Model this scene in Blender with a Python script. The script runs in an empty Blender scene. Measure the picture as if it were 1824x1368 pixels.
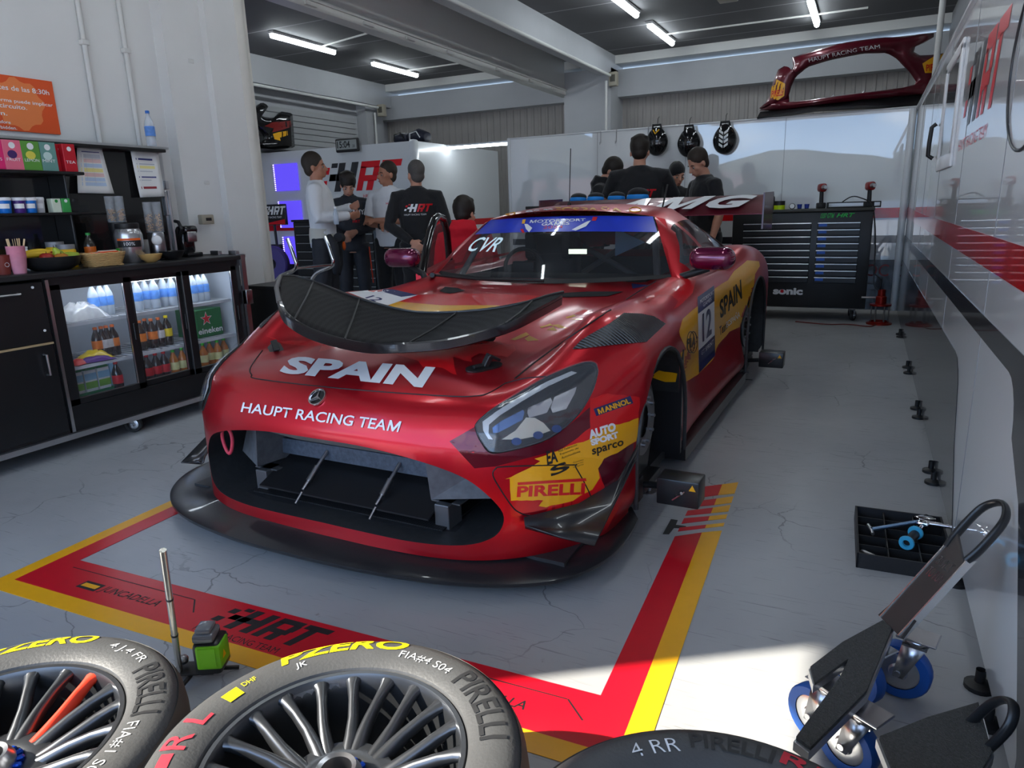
import bpy, bmesh, math, random
from mathutils import Vector, Matrix, Quaternion
from mathutils.bvhtree import BVHTree
from mathutils.geometry import tessellate_polygon
random.seed(7)
PI = math.pi
C = bpy.context.scene.collection
SC = bpy.context.scene

# ------------------------------------------------------------------ camera
CAM = Vector((0, 0, 1.25)); FPX = 1249.93
AXR = Vector((0.89660627, 0.44185473, -0.02935287))
AXU = Vector((-0.08108849, 0.22898498, 0.97004667))
AXF = Vector((-0.43534107, 0.86736975, -0.2411387))
cd = bpy.data.cameras.new('camera'); cam = bpy.data.objects.new('camera', cd); C.objects.link(cam)
cd.sensor_fit = 'HORIZONTAL'; cd.sensor_width = 36; cd.lens = FPX / 1824 * 36; cd.clip_start = 0.02; cd.clip_end = 800
cam.matrix_world = Matrix(((AXR.x, AXU.x, -AXF.x, 0), (AXR.y, AXU.y, -AXF.y, 0), (AXR.z, AXU.z, -AXF.z, 1.25), (0, 0, 0, 1)))
SC.camera = cam

# ------------------------------------------------------------------ world, sun, exposure
SC.view_settings.view_transform = 'Standard'; SC.view_settings.look = 'None'
SC.view_settings.exposure = 1.12; SC.view_settings.gamma = 1; SC.view_settings.use_curve_mapping = False
W = bpy.data.worlds.new('sky'); SC.world = W; W.use_nodes = True
wt = W.node_tree; bgn = wt.nodes['Background']
# clear autumn sky: pale at the horizon, deep blue above, with soft clouds
_n = wt.nodes.new; _tc = _n('ShaderNodeTexCoord'); _sp = _n('ShaderNodeSeparateXYZ'); wt.links.new(_tc.outputs['Generated'], _sp.inputs[0])
_rp = _n('ShaderNodeValToRGB'); wt.links.new(_sp.outputs['Z'], _rp.inputs[0]); _e = _rp.color_ramp.elements
_e[0].position = 0; _e[0].color = (.50, .68, .92, 1); _e[1].position = .9; _e[1].color = (.12, .27, .62, 1); _m = _rp.color_ramp.elements.new(.18); _m.color = (.30, .52, .88, 1)
_mp = _n('ShaderNodeMapping'); _mp.inputs['Scale'].default_value = (1, 1, 3.5); wt.links.new(_tc.outputs['Generated'], _mp.inputs[0])
_cn = _n('ShaderNodeTexNoise'); _cn.inputs['Scale'].default_value = 2.6; _cn.inputs['Detail'].default_value = 7; wt.links.new(_mp.outputs[0], _cn.inputs['Vector'])
_cr = _n('ShaderNodeValToRGB'); _cr.color_ramp.elements[0].position = .52; _cr.color_ramp.elements[1].position = .72; wt.links.new(_cn.outputs['Fac'], _cr.inputs[0])
_mx = _n('ShaderNodeMix'); _mx.data_type = 'RGBA'; _mx.inputs[7].default_value = (1.0, 1.0, 1.0, 1); wt.links.new(_cr.outputs[0], _mx.inputs[0]); wt.links.new(_rp.outputs[0], _mx.inputs[6])
wt.links.new(_mx.outputs[2], bgn.inputs[0]); bgn.inputs[1].default_value = 2.3
SUN_D = Vector((0.829, 0.559, -0.69)).normalized()
sl = bpy.data.lights.new('sun', 'SUN'); sl.energy = 7.8; sl.angle = math.radians(0.6); sl.color = (1, .94, .82)
so = bpy.data.objects.new('sun', sl); C.objects.link(so); so.rotation_euler = (-SUN_D).to_track_quat('Z', 'Y').to_euler(); so.location = (-6, -4, 6)

# ------------------------------------------------------------------ pixel helpers (the photo's 1824x1368 frame)
def ray(px, py): return (AXR * (px - 912) - AXU * (py - 684) + AXF * FPX)
def onx(px, py, x): d = ray(px, py); return CAM + d * ((x - CAM.x) / d.x)
def ony(px, py, y): d = ray(px, py); return CAM + d * ((y - CAM.y) / d.y)
def onz(px, py, z=0): d = ray(px, py); return CAM + d * ((z - CAM.z) / d.z)

# ------------------------------------------------------------------ materials
MATS = {}
def mat(name, col, rough=.5, metal=0, coat=0, coat_ior=1.5, coat_rough=.04, noise=0, nscale=8, bump=0, bscale=60, emit=None, estr=0, alpha=None, trans=0, ior=1.45, spec=.5, sheen=0):
    if name in MATS: return MATS[name]
    m = bpy.data.materials.new(name); m.use_nodes = True; nt = m.node_tree; b = nt.nodes['Principled BSDF']
    b.inputs['Base Color'].default_value = (*col, 1); b.inputs['Roughness'].default_value = rough; b.inputs['Metallic'].default_value = metal
    b.inputs['Coat Weight'].default_value = coat; b.inputs['Coat Roughness'].default_value = coat_rough; b.inputs['Coat IOR'].default_value = coat_ior
    b.inputs['IOR'].default_value = ior; b.inputs['Specular IOR Level'].default_value = spec
    b.inputs['Transmission Weight'].default_value = trans
    if sheen: b.inputs['Sheen Weight'].default_value = sheen
    if alpha is not None: b.inputs['Alpha'].default_value = alpha
    if emit: b.inputs['Emission Color'].default_value = (*emit, 1); b.inputs['Emission Strength'].default_value = estr
    tc = nt.nodes.new('ShaderNodeTexCoord')
    if noise:
        n = nt.nodes.new('ShaderNodeTexNoise'); n.inputs['Scale'].default_value = nscale; n.inputs['Detail'].default_value = 4
        nt.links.new(tc.outputs['Object'], n.inputs['Vector'])
        mx = nt.nodes.new('ShaderNodeMix'); mx.data_type = 'RGBA'
        mx.inputs[6].default_value = (*[c * (1 - noise) for c in col], 1); mx.inputs[7].default_value = (*[min(1, c * (1 + noise)) for c in col], 1)
        nt.links.new(n.outputs['Fac'], mx.inputs[0]); nt.links.new(mx.outputs[2], b.inputs['Base Color'])
    if bump:
        n2 = nt.nodes.new('ShaderNodeTexNoise'); n2.inputs['Scale'].default_value = bscale; n2.inputs['Detail'].default_value = 3
        nt.links.new(tc.outputs['Object'], n2.inputs['Vector'])
        bp = nt.nodes.new('ShaderNodeBump'); bp.inputs['Strength'].default_value = bump; bp.inputs['Distance'].default_value = .01
        nt.links.new(n2.outputs['Fac'], bp.inputs['Height']); nt.links.new(bp.outputs[0], b.inputs['Normal'])
    MATS[name] = m; return m
def srgb(r, g, b):
    f = lambda c: (c / 255) / 12.92 if c / 255 <= .04045 else ((c / 255 + .055) / 1.055) ** 2.4
    return (f(r), f(g), f(b))
M_BLACK = mat('black plastic', (.012, .012, .013), .45, noise=.3)
M_SATIN = mat('satin black', (.016, .016, .017), .3, noise=.2)
M_GLOSSB = mat('gloss black', (.008, .008, .009), .12, coat=.5)
M_RUBBER = mat('rubber', (.02, .02, .021), .7, bump=.15, bscale=200)
M_ALU = mat('brushed aluminium', (.62, .63, .65), .32, 1, noise=.15)
M_STEEL = mat('steel', (.5, .5, .52), .28, 1, noise=.12)
M_CHROME = mat('chrome', (.8, .8, .82), .1, 1)
M_WHITE = mat('white vinyl', (.82, .82, .83), .35)
M_RED = mat('red vinyl', srgb(205, 12, 30), .35)
M_YEL = mat('yellow vinyl', srgb(240, 178, 10), .35)
M_INK = mat('black ink', (.01, .01, .012), .5)
M_BLUE = mat('blue anodised', srgb(20, 80, 200), .3, .6)
M_PAPER = mat('paper', (.8, .8, .79), .7)

# ------------------------------------------------------------------ mesh collector
class MB:
    def __init__(s): s.v = []; s.f = []; s.m = []; s.k = 0
    def mi(s, k): s.k = k; return s
    def add(s, vs, fs):
        o = len(s.v); s.v += [tuple(v) for v in vs]; s.f += [tuple(i + o for i in f) for f in fs]; s.m += [s.k] * len(fs); return s
    def box(s, lo, hi, M=None):
        x0, y0, z0 = lo; x1, y1, z1 = hi
        vs = [Vector(p) for p in ((x0, y0, z0), (x1, y0, z0), (x1, y1, z0), (x0, y1, z0), (x0, y0, z1), (x1, y0, z1), (x1, y1, z1), (x0, y1, z1))]
        if M: vs = [M @ v for v in vs]
        return s.add(vs, [(0, 3, 2, 1), (4, 5, 6, 7), (0, 1, 5, 4), (1, 2, 6, 5), (2, 3, 7, 6), (3, 0, 4, 7)])
    def rbox(s, lo, hi, r=.01, seg=2, M=None):
        bm = bmesh.new(); bmesh.ops.create_cube(bm, size=1)
        for v in bm.verts: v.co = Vector([lo[i] + (v.co[i] + .5) * (hi[i] - lo[i]) for i in range(3)])
        r = min(r, *[.49 * abs(hi[i] - lo[i]) for i in range(3)])
        bmesh.ops.bevel(bm, geom=bm.edges[:], offset=r, segments=seg, profile=.5, affect='EDGES')
        bm.verts.index_update(); vs = [(M @ v.co) if M else v.co.copy() for v in bm.verts]; fs = [tuple(v.index for v in f.verts) for f in bm.faces]; bm.free()
        return s.add(vs, fs)
    def tube(s, pts, r, n=10, cap=True, closed=False):
        pts = [Vector(p) for p in pts]; rs = r if isinstance(r, (list, tuple)) else [r] * len(pts)
        L = len(pts); vs = []; up = None
        for i, p in enumerate(pts):
            if closed: t = (pts[(i + 1) % L] - pts[i - 1])
            else: t = pts[min(i + 1, L - 1)] - pts[max(i - 1, 0)]
            if t.length < 1e-9: t = Vector((0, 0, 1))
            t.normalize()
            if up is None:
                a = Vector((0, 0, 1)) if abs(t.z) < .9 else Vector((1, 0, 0)); up = t.cross(a).normalized()
            up = (up - t * up.dot(t)).normalized(); w = t.cross(up)
            for k in range(n):
                a = 2 * PI * k / n; vs.append(p + (up * math.cos(a) + w * math.sin(a)) * rs[i])
        fs = []
        for i in range(L if closed else L - 1):
            j = (i + 1) % L
            for k in range(n): fs.append((i * n + k, i * n + (k + 1) % n, j * n + (k + 1) % n, j * n + k))
        if cap and not closed: fs += [tuple(range(n))[::-1], tuple((L - 1) * n + k for k in range(n))]
        return s.add(vs, fs)
    def lathe(s, prof, M=None, n=32, a0=0, a1=2 * PI, caps=False):
        full = abs(a1 - a0 - 2 * PI) < 1e-6; N = n if full else n + 1; vs = []
        for r, z in prof:
            for k in range(N):
                a = a0 + (a1 - a0) * k / n; v = Vector((r * math.cos(a), r * math.sin(a), z)); vs.append(M @ v if M else v)
        fs = []
        for i in range(len(prof) - 1):
            for k in range(n):
                k2 = (k + 1) % N; fs.append((i * N + k, i * N + k2, (i + 1) * N + k2, (i + 1) * N + k))
        if full and caps:
            if prof[0][0] > 1e-6: fs.append(tuple(range(N))[::-1])
            if prof[-1][0] > 1e-6: fs.append(tuple((len(prof) - 1) * N + k for k in range(N)))
        return s.add(vs, fs)
    def prism(s, poly, h0, h1, M=None):
        n = len(poly); vs = [Vector((x, y, h0)) for x, y in poly] + [Vector((x, y, h1)) for x, y in poly]
        if M: vs = [M @ v for v in vs]
        tri = tessellate_polygon([[Vector((x, y, 0)) for x, y in poly]])
        fs = [tuple(t)[::-1] for t in tri] + [tuple(i + n for i in t) for t in tri]
        fs += [(i, (i + 1) % n, n + (i + 1) % n, n + i) for i in range(n)]
        return s.add(vs, fs)
    def flat(s, poly, M=None, z=0):
        vs = [Vector((x, y, z)) for x, y in poly]
        if M: vs = [M @ v for v in vs]
        return s.add(vs, [tuple(t) for t in tessellate_polygon([[Vector((x, y, 0)) for x, y in poly]])])
    def ball(s, c, r, nu=16, nv=10, M=None):
        rx, ry, rz = r if isinstance(r, (tuple, list)) else (r, r, r); c = Vector(c); vs = []; fs = []
        for j in range(1, nv):
            b = PI * j / nv
            for i in range(nu):
                a = 2 * PI * i / nu; vs.append(Vector((rx * math.sin(b) * math.cos(a), ry * math.sin(b) * math.sin(a), rz * math.cos(b))))
        vs += [Vector((0, 0, rz)), Vector((0, 0, -rz))]; T = len(vs) - 2
        if M: vs = [M @ v for v in vs]
        vs = [v + c for v in vs]
        for j in range(nv - 2):
            for i in range(nu): fs.append((j * nu + i, (j + 1) * nu + i, (j + 1) * nu + (i + 1) % nu, j * nu + (i + 1) % nu))
        for i in range(nu): fs.append((T, i, (i + 1) % nu)); fs.append((T + 1, (nv - 2) * nu + (i + 1) % nu, (nv - 2) * nu + i))
        return s.add(vs, fs)
    def grid(s, P):
        nu = len(P); nv = len(P[0]); vs = [p for row in P for p in row]
        return s.add(vs, [(i * nv + j, (i + 1) * nv + j, (i + 1) * nv + j + 1, i * nv + j + 1) for i in range(nu - 1) for j in range(nv - 1)])
    def build(s, name, mats, parent=None, smooth=30, recalc=True):
        me = bpy.data.meshes.new(name); me.from_pydata([tuple(v) for v in s.v], [], s.f)
        for m in (mats if isinstance(mats, (list, tuple)) else [mats]): me.materials.append(m)
        if any(s.m): me.polygons.foreach_set('material_index', s.m)
        me.update()
        return link(name, me, parent, smooth, recalc)
def link(name, me, parent=None, smooth=30, recalc=True):
    if recalc:
        bm = bmesh.new(); bm.from_mesh(me); bmesh.ops.recalc_face_normals(bm, faces=bm.faces[:]); bm.to_mesh(me); bm.free()
    if smooth:
        me.polygons.foreach_set('use_smooth', [True] * len(me.polygons))
        if smooth < 180: me.set_sharp_from_angle(angle=math.radians(smooth))
    o = bpy.data.objects.new(name, me); C.objects.link(o)
    if parent: o.parent = parent
    return o
def tag(o, label=None, cat=None, group=None, kind=None):
    if label: o['label'] = label
    if cat: o['category'] = cat
    if group: o['group'] = group
    if kind: o['kind'] = kind
    return o
def thing(name, label, cat, loc=(0, 0, 0), rz=0, group=None):
    o = bpy.data.objects.new(name, None); C.objects.link(o); o.location = loc; o.rotation_euler = (0, 0, rz); o.empty_display_size = .1
    return tag(o, label, cat, group)
KIDS = {}
def dup(root, loc=None, rz=None, label=None, group=None, names=None):
    r = root.copy(); C.objects.link(r)
    if loc is not None: r.location = loc
    if rz is not None: r.rotation_euler = (0, 0, rz)
    if label: r['label'] = label
    if group: r['group'] = group
    for ch in list(root.children):
        c = ch.copy(); C.objects.link(c); c.parent = r
        for g in list(ch.children):
            d = g.copy(); C.objects.link(d); d.parent = c
    return r
def weld(o, d=.0005):
    bm = bmesh.new(); bm.from_mesh(o.data); bmesh.ops.remove_doubles(bm, verts=bm.verts, dist=d); bmesh.ops.recalc_face_normals(bm, faces=bm.faces[:]); bm.to_mesh(o.data); bm.free(); return o
def islands(o):
    """one object per connected piece of a mesh"""
    bm = bmesh.new(); bm.from_mesh(o.data); seen = {}; k = 0
    for v in bm.verts:
        if v in seen: continue
        st_ = [v]; seen[v] = k
        while st_:
            q = st_.pop()
            for e in q.link_edges:
                w_ = e.other_vert(q)
                if w_ not in seen: seen[w_] = k; st_.append(w_)
        k += 1
    if k < 2: bm.free(); return [o]
    out = []
    for i in range(k):
        b2 = bm.copy(); b2.verts.ensure_lookup_table(); bm.verts.ensure_lookup_table()
        bmesh.ops.delete(b2, geom=[b2.verts[v.index] for v in bm.verts if seen[v] != i], context='VERTS')
        if len(b2.faces) > 2:
            me = o.data if not out else o.data.copy(); b2.to_mesh(me)
            if not out: out.append(o)
            else: c = o.copy(); c.data = me; C.objects.link(c); out.append(c)
        b2.free()
    bm.free(); return out
def structure(name, mb, m, smooth=0):
    o = mb.build(name, m, None, smooth); o['kind'] = 'structure'; return o

# lettering: a mesh in the XY plane, baseline at the origin, fitted to width w and/or height h
def raw_text(s, bold, shear, spacing):
    cu = bpy.data.curves.new('t', 'FONT'); cu.body = s; cu.size = 1; cu.offset = bold; cu.shear = shear; cu.space_character = spacing; cu.resolution_u = 3; cu.fill_mode = 'BOTH'
    o = bpy.data.objects.new('t', cu); C.objects.link(o); dg = bpy.context.evaluated_depsgraph_get()
    me = bpy.data.meshes.new_from_object(o.evaluated_get(dg)); bpy.data.objects.remove(o); bpy.data.curves.remove(cu); return me
def text_mesh(s, w=None, h=1, bold=0, shear=0, spacing=1, ext=0, align='LEFT'):
    if 'M' in s and bold:                                # the heavy M is drawn by hand (the font's own M folds over when thickened)
        vs = []; fs = []; x = 0; t = .085 + 2 * bold; hh = .70 + 2 * bold; ww = .72 + 2 * bold
        parts = []
        for ch in s.replace('M', '\x01M\x01').split('\x01'):
            if ch: parts.append(ch)
        for seg in parts:
            if seg == 'M':
                P = [(0, 0), (t, 0), (t, .62 * hh), (ww / 2 - t * .42, 0), (ww / 2 + t * .42, 0), (ww - t, .62 * hh), (ww - t, 0), (ww, 0), (ww, hh), (ww - t * 1.15, hh), (ww / 2, .34 * hh), (t * 1.15, hh), (0, hh)]
                o_ = len(vs); vs += [(x + px + shear * (py - bold), py - bold, 0) for px, py in P]; fs += [tuple(i + o_ for i in q) for q in tessellate_polygon([[Vector((px, py, 0)) for px, py in P]])]; x += ww + .10
                continue
            x += .28 * (len(seg) - len(seg.lstrip())); core = seg.strip()
            if core:
                m_ = raw_text(core, bold, shear, spacing); ys_ = [v.co.y for v in m_.vertices]; x0_ = min(v.co.x - shear * v.co.y for v in m_.vertices); x1_ = max(v.co.x - shear * v.co.y for v in m_.vertices); o_ = len(vs)
                vs += [(v.co.x - x0_ + x, v.co.y, 0) for v in m_.vertices]; fs += [tuple(i + o_ for i in p.vertices) for p in m_.polygons]; x += x1_ - x0_ + .10; bpy.data.meshes.remove(m_)
            x += .28 * (len(seg) - len(seg.rstrip())) if core else 0
        me = bpy.data.meshes.new('t'); me.from_pydata(vs, [], fs)
    else: me = raw_text(s, bold, shear, spacing)
    if not me.vertices: return me
    xs = [v.co.x for v in me.vertices]; ys = [v.co.y for v in me.vertices]; x0, x1, y0, y1 = min(xs), max(xs), min(ys), max(ys)
    sy = h / max(y1 - y0, 1e-6); sx = (w / max(x1 - x0, 1e-6)) if w else sy
    for v in me.vertices: v.co.x = (v.co.x - x0) * sx; v.co.y = (v.co.y - y0) * sy
    if ext:
        bm = bmesh.new(); bm.from_mesh(me); r = bmesh.ops.extrude_face_region(bm, geom=bm.faces[:])
        for e in r['geom']:
            if isinstance(e, bmesh.types.BMVert): e.co.z += ext
        bm.to_mesh(me); bm.free()
    if align == 'CENTER':
        W_ = w if w else (x1 - x0) * sy
        for v in me.vertices: v.co.x -= W_ / 2
    return me
def frame(o, xd, yd):
    xd = Vector(xd).normalized(); yd = Vector(yd); yd = (yd - xd * yd.dot(xd)).normalized(); zd = xd.cross(yd); o = Vector(o)
    return Matrix(((xd.x, yd.x, zd.x, o.x), (xd.y, yd.y, zd.y, o.y), (xd.z, yd.z, zd.z, o.z), (0, 0, 0, 1)))
def lettering(s, M, m, w=None, h=1, parent=None, name='lettering', **k):
    me = text_mesh(s, w, h, **k); me.transform(M); me.materials.append(m); return link(name, me, parent, 0, False)
def merge_text(mb, s, M, w=None, h=1, **k):
    me = text_mesh(s, w, h, **k); me.transform(M); mb.add([v.co.copy() for v in me.vertices], [tuple(p.vertices) for p in me.polygons]); bpy.data.meshes.remove(me)

# the team's checkered H R T mark in a unit-height box (about 3.1 wide): returns (dark polygons, red polygons)
def hrt_polys():
    sh = .35
    def q(x0, y0, x1, y1): return [(x0 + sh * y0, y0), (x1 + sh * y0, y0), (x1 + sh * y1, y1), (x0 + sh * y1, y1)]
    chk = [q(.0, .62, .28, .86), q(-.02, .16, .26, .40), q(.34, .38, .62, .62), q(.34, .84, .62, 1.0)]
    H = [q(.68, 0, .98, 1), q(1.26, 0, 1.56, 1), q(.34, .38, 1.26, .62)]
    R_ = [q(1.70, 0, 1.96, .82), q(1.70, .78, 2.52, 1.0), q(2.30, .5, 2.56, .8), q(1.96, .32, 2.52, .52), q(2.14, 0, 2.42, .34)]
    T_ = [q(2.62, .78, 3.46, 1.0), q(2.84, 0, 3.10, .8)]
    return chk, H, R_ + T_
def hrt_mark(M, h, m_dark, m_red, parent, name='team_mark', red_check=True, sub=None, m_sub=None):
    chk, H, RT = hrt_polys(); mb = MB()
    for i, p in enumerate(chk): mb.mi(1 if (i in (0, 1) and red_check) else 0).flat([(x * h, y * h) for x, y in p], M)
    mb.mi(0)
    for p in H: mb.flat([(x * h, y * h) for x, y in p], M)
    mb.mi(1)
    for p in RT: mb.flat([(x * h, y * h) for x, y in p], M)
    mb.mi(2)
    if sub: merge_text(mb, 'HAUPT RACING TEAM', M @ Matrix.Translation((-.05 * h, -.42 * h, 0)), w=3.0 * h, h=.24 * h)
    return mb.build(name, [m_dark, m_red, m_sub or m_dark], parent, 0, False)
# ------------------------------------------------------------------ surface materials
def nodes_of(name, rough=.5):
    m = bpy.data.materials.new(name); m.use_nodes = True; nt = m.node_tree; b = nt.nodes['Principled BSDF']; b.inputs['Roughness'].default_value = rough
    return m, nt, b, nt.nodes.new, nt.links.new
def floor_material():
    m, nt, b, N, L = nodes_of('painted concrete floor', .34)
    tc = N('ShaderNodeTexCoord')
    n = N('ShaderNodeTexNoise'); n.inputs['Scale'].default_value = 1.1; n.inputs['Detail'].default_value = 6; L(tc.outputs['Object'], n.inputs['Vector'])
    r = N('ShaderNodeValToRGB'); r.color_ramp.elements[0].position = .3; r.color_ramp.elements[1].position = .72
    r.color_ramp.elements[0].color = (.31, .313, .32, 1); r.color_ramp.elements[1].color = (.40, .403, .405, 1); L(n.outputs['Fac'], r.inputs[0])
    last = r.outputs[0]
    def darken(fac, col, amt):
        nonlocal last
        mu = N('ShaderNodeMath'); mu.operation = 'MULTIPLY'; mu.inputs[1].default_value = amt; L(fac, mu.inputs[0])
        x = N('ShaderNodeMix'); x.data_type = 'RGBA'; x.inputs[7].default_value = (*col, 1); L(mu.outputs[0], x.inputs[0]); L(last, x.inputs[6]); last = x.outputs[2]
    # fine scuffs: strongly stretched noise at several angles
    for i, (ang, sx, sy, lo, hi, amt) in enumerate(((.2, 5, 95, .665, .70, .5), (1.35, 4, 120, .67, .70, .5), (2.3, 6, 110, .67, .705, .55), (-.6, 3, 140, .675, .70, .6), (.9, 7, 90, .67, .70, .45), (1.9, 2.2, 150, .68, .70, .6))):
        mp = N('ShaderNodeMapping'); mp.inputs['Rotation'].default_value = (0, 0, ang); mp.inputs['Scale'].default_value = (sx, sy, 1); mp.inputs['Location'].default_value = (i * 3.1, i * 7.7, 0)
        L(tc.outputs['Object'], mp.inputs[0])
        q = N('ShaderNodeTexNoise'); q.inputs['Scale'].default_value = 1; q.inputs['Detail'].default_value = 2; L(mp.outputs[0], q.inputs['Vector'])
        rr = N('ShaderNodeValToRGB'); rr.color_ramp.elements[0].position = lo; rr.color_ramp.elements[1].position = hi; L(q.outputs['Fac'], rr.inputs[0])
        mk = N('ShaderNodeTexNoise'); mk.inputs['Scale'].default_value = 1.7 + .5 * i; mk.inputs['Detail'].default_value = 3; L(mp.inputs[0].links[0].from_socket, mk.inputs['Vector'])
        mr = N('ShaderNodeValToRGB'); mr.color_ramp.elements[0].position = .47; mr.color_ramp.elements[1].position = .62; L(mk.outputs['Fac'], mr.inputs[0])
        mm = N('ShaderNodeMath'); mm.operation = 'MULTIPLY'; L(rr.outputs[0], mm.inputs[0]); L(mr.outputs[0], mm.inputs[1])
        darken(mm.outputs[0], (.07, .07, .068), amt)
    # hairline cracks: edges of a distorted cell pattern, only here and there
    dn = N('ShaderNodeTexNoise'); dn.inputs['Scale'].default_value = 2.5; dn.inputs['Detail'].default_value = 5; L(tc.outputs['Object'], dn.inputs['Vector'])
    ad = N('ShaderNodeMix'); ad.data_type = 'RGBA'; ad.blend_type = 'ADD'; ad.inputs[0].default_value = .35; L(tc.outputs['Object'], ad.inputs[6]); L(dn.outputs['Color'], ad.inputs[7])
    vo = N('ShaderNodeTexVoronoi'); vo.feature = 'DISTANCE_TO_EDGE'; vo.inputs['Scale'].default_value = 2.3; L(ad.outputs[2], vo.inputs['Vector'])
    lt = N('ShaderNodeMath'); lt.operation = 'LESS_THAN'; lt.inputs[1].default_value = .006; L(vo.outputs['Distance'], lt.inputs[0])
    mk = N('ShaderNodeTexNoise'); mk.inputs['Scale'].default_value = 1.3; L(tc.outputs['Object'], mk.inputs['Vector'])
    mr = N('ShaderNodeValToRGB'); mr.color_ramp.elements[0].position = .5; mr.color_ramp.elements[1].position = .6; L(mk.outputs['Fac'], mr.inputs[0])
    mm = N('ShaderNodeMath'); mm.operation = 'MULTIPLY'; L(lt.outputs[0], mm.inputs[0]); L(mr.outputs[0], mm.inputs[1]); darken(mm.outputs[0], (.08, .08, .078), .6)
    q = N('ShaderNodeTexNoise'); q.inputs['Scale'].default_value = 9; q.inputs['Detail'].default_value = 8; q.inputs['Roughness'].default_value = .7; L(tc.outputs['Object'], q.inputs['Vector'])
    rr = N('ShaderNodeValToRGB'); rr.color_ramp.elements[0].position = .66; rr.color_ramp.elements[1].position = .72; L(q.outputs['Fac'], rr.inputs[0])
    darken(rr.outputs[0], (.17, .15, .12), .6)
    L(last, b.inputs['Base Color'])
    rn = N('ShaderNodeMapRange'); rn.inputs[3].default_value = .24; rn.inputs[4].default_value = .48; L(q.outputs['Fac'], rn.inputs[0]); L(rn.outputs[0], b.inputs['Roughness'])
    bp = N('ShaderNodeBump'); bp.inputs['Strength'].default_value = .08; L(q.outputs['Fac'], bp.inputs['Height']); L(bp.outputs[0], b.inputs['Normal'])
    return m
def ceiling_material():
    m, nt, b, N, L = nodes_of('dark ceiling panels', .8)
    tc = N('ShaderNodeTexCoord'); sp = N('ShaderNodeSeparateXYZ'); L(tc.outputs['Object'], sp.inputs[0])
    d = N('ShaderNodeMath'); d.operation = 'DIVIDE'; d.inputs[1].default_value = 1.2; L(sp.outputs['Y'], d.inputs[0])
    f = N('ShaderNodeMath'); f.operation = 'FRACT'; L(d.outputs[0], f.inputs[0])
    c = N('ShaderNodeMath'); c.operation = 'LESS_THAN'; c.inputs[1].default_value = .022; L(f.outputs[0], c.inputs[0])
    n = N('ShaderNodeTexNoise'); n.inputs['Scale'].default_value = 3; L(tc.outputs['Object'], n.inputs['Vector'])
    a = N('ShaderNodeMix'); a.data_type = 'RGBA'; a.inputs[6].default_value = (.105, .105, .11, 1); a.inputs[7].default_value = (.125, .125, .13, 1); L(n.outputs['Fac'], a.inputs[0])
    x = N('ShaderNodeMix'); x.data_type = 'RGBA'; x.inputs[7].default_value = (.36, .36, .36, 1); L(c.outputs[0], x.inputs[0]); L(a.outputs[2], x.inputs[6]); L(x.outputs[2], b.inputs['Base Color'])
    return m
def plaster_material():
    m, nt, b, N, L = nodes_of('scuffed white plaster', .6)
    tc = N('ShaderNodeTexCoord')
    n = N('ShaderNodeTexNoise'); n.inputs['Scale'].default_value = 2.2; n.inputs['Detail'].default_value = 5; L(tc.outputs['Object'], n.inputs['Vector'])
    a = N('ShaderNodeMix'); a.data_type = 'RGBA'; a.inputs[6].default_value = (.66, .66, .65, 1); a.inputs[7].default_value = (.78, .78, .77, 1); L(n.outputs['Fac'], a.inputs[0])
    n2 = N('ShaderNodeTexNoise'); n2.inputs['Scale'].default_value = 6; n2.inputs['Detail'].default_value = 9; n2.inputs['Roughness'].default_value = .75; L(tc.outputs['Object'], n2.inputs['Vector'])
    r = N('ShaderNodeValToRGB'); r.color_ramp.elements[0].position = .68; r.color_ramp.elements[1].position = .74; L(n2.outputs['Fac'], r.inputs[0])
    mu = N('ShaderNodeMath'); mu.operation = 'MULTIPLY'; mu.inputs[1].default_value = .35; L(r.outputs[0], mu.inputs[0])
    x = N('ShaderNodeMix'); x.data_type = 'RGBA'; x.inputs[7].default_value = (.42, .39, .33, 1); L(mu.outputs[0], x.inputs[0]); L(a.outputs[2], x.inputs[6]); L(x.outputs[2], b.inputs['Base Color'])
    return m
FLOOR_M = floor_material(); CEIL_M = ceiling_material(); PLASTER = plaster_material()
GREYWALL = mat('grey painted concrete', (.42, .43, .45), .6, noise=.06, nscale=3)
CORR = mat('taupe corrugated sheet', (.34, .32, .305), .7, noise=.08, nscale=4)
PANEL_W = mat('glossy white panel', (.72, .73, .74), .3, coat=1, coat_ior=1.9, coat_rough=.015, noise=.015, nscale=2)
PANEL_L = mat('white hospitality panel', (.62, .64, .66), .3, coat=.2, noise=.02, nscale=2)
BAND_RED = mat('glossy red band', srgb(205, 8, 22), .22, coat=.8)
BAND_DK = mat('glossy charcoal band', (.022, .023, .03), .22, coat=.6)
TUBE_W = mat('ivory conduit', (.66, .66, .64), .8, spec=.15)
BEIGE = mat('beige box plastic', (.36, .33, .26), .5)

# ------------------------------------------------------------------ shell
structure('floor', MB().box((-9, -.4, -.1), (1.6, 11.7, 0)), FLOOR_M)
APR = mat('sunlit pit lane concrete', (.46, .45, .43), .85, noise=.15, nscale=1.5)
structure('floor_pit_lane', MB().box((-60, -70, -.1), (60, -.4, -.005)), APR)
structure('ceiling', MB().box((-9, -.4, 3.5), (1.6, 11.7, 3.7)), CEIL_M)
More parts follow.
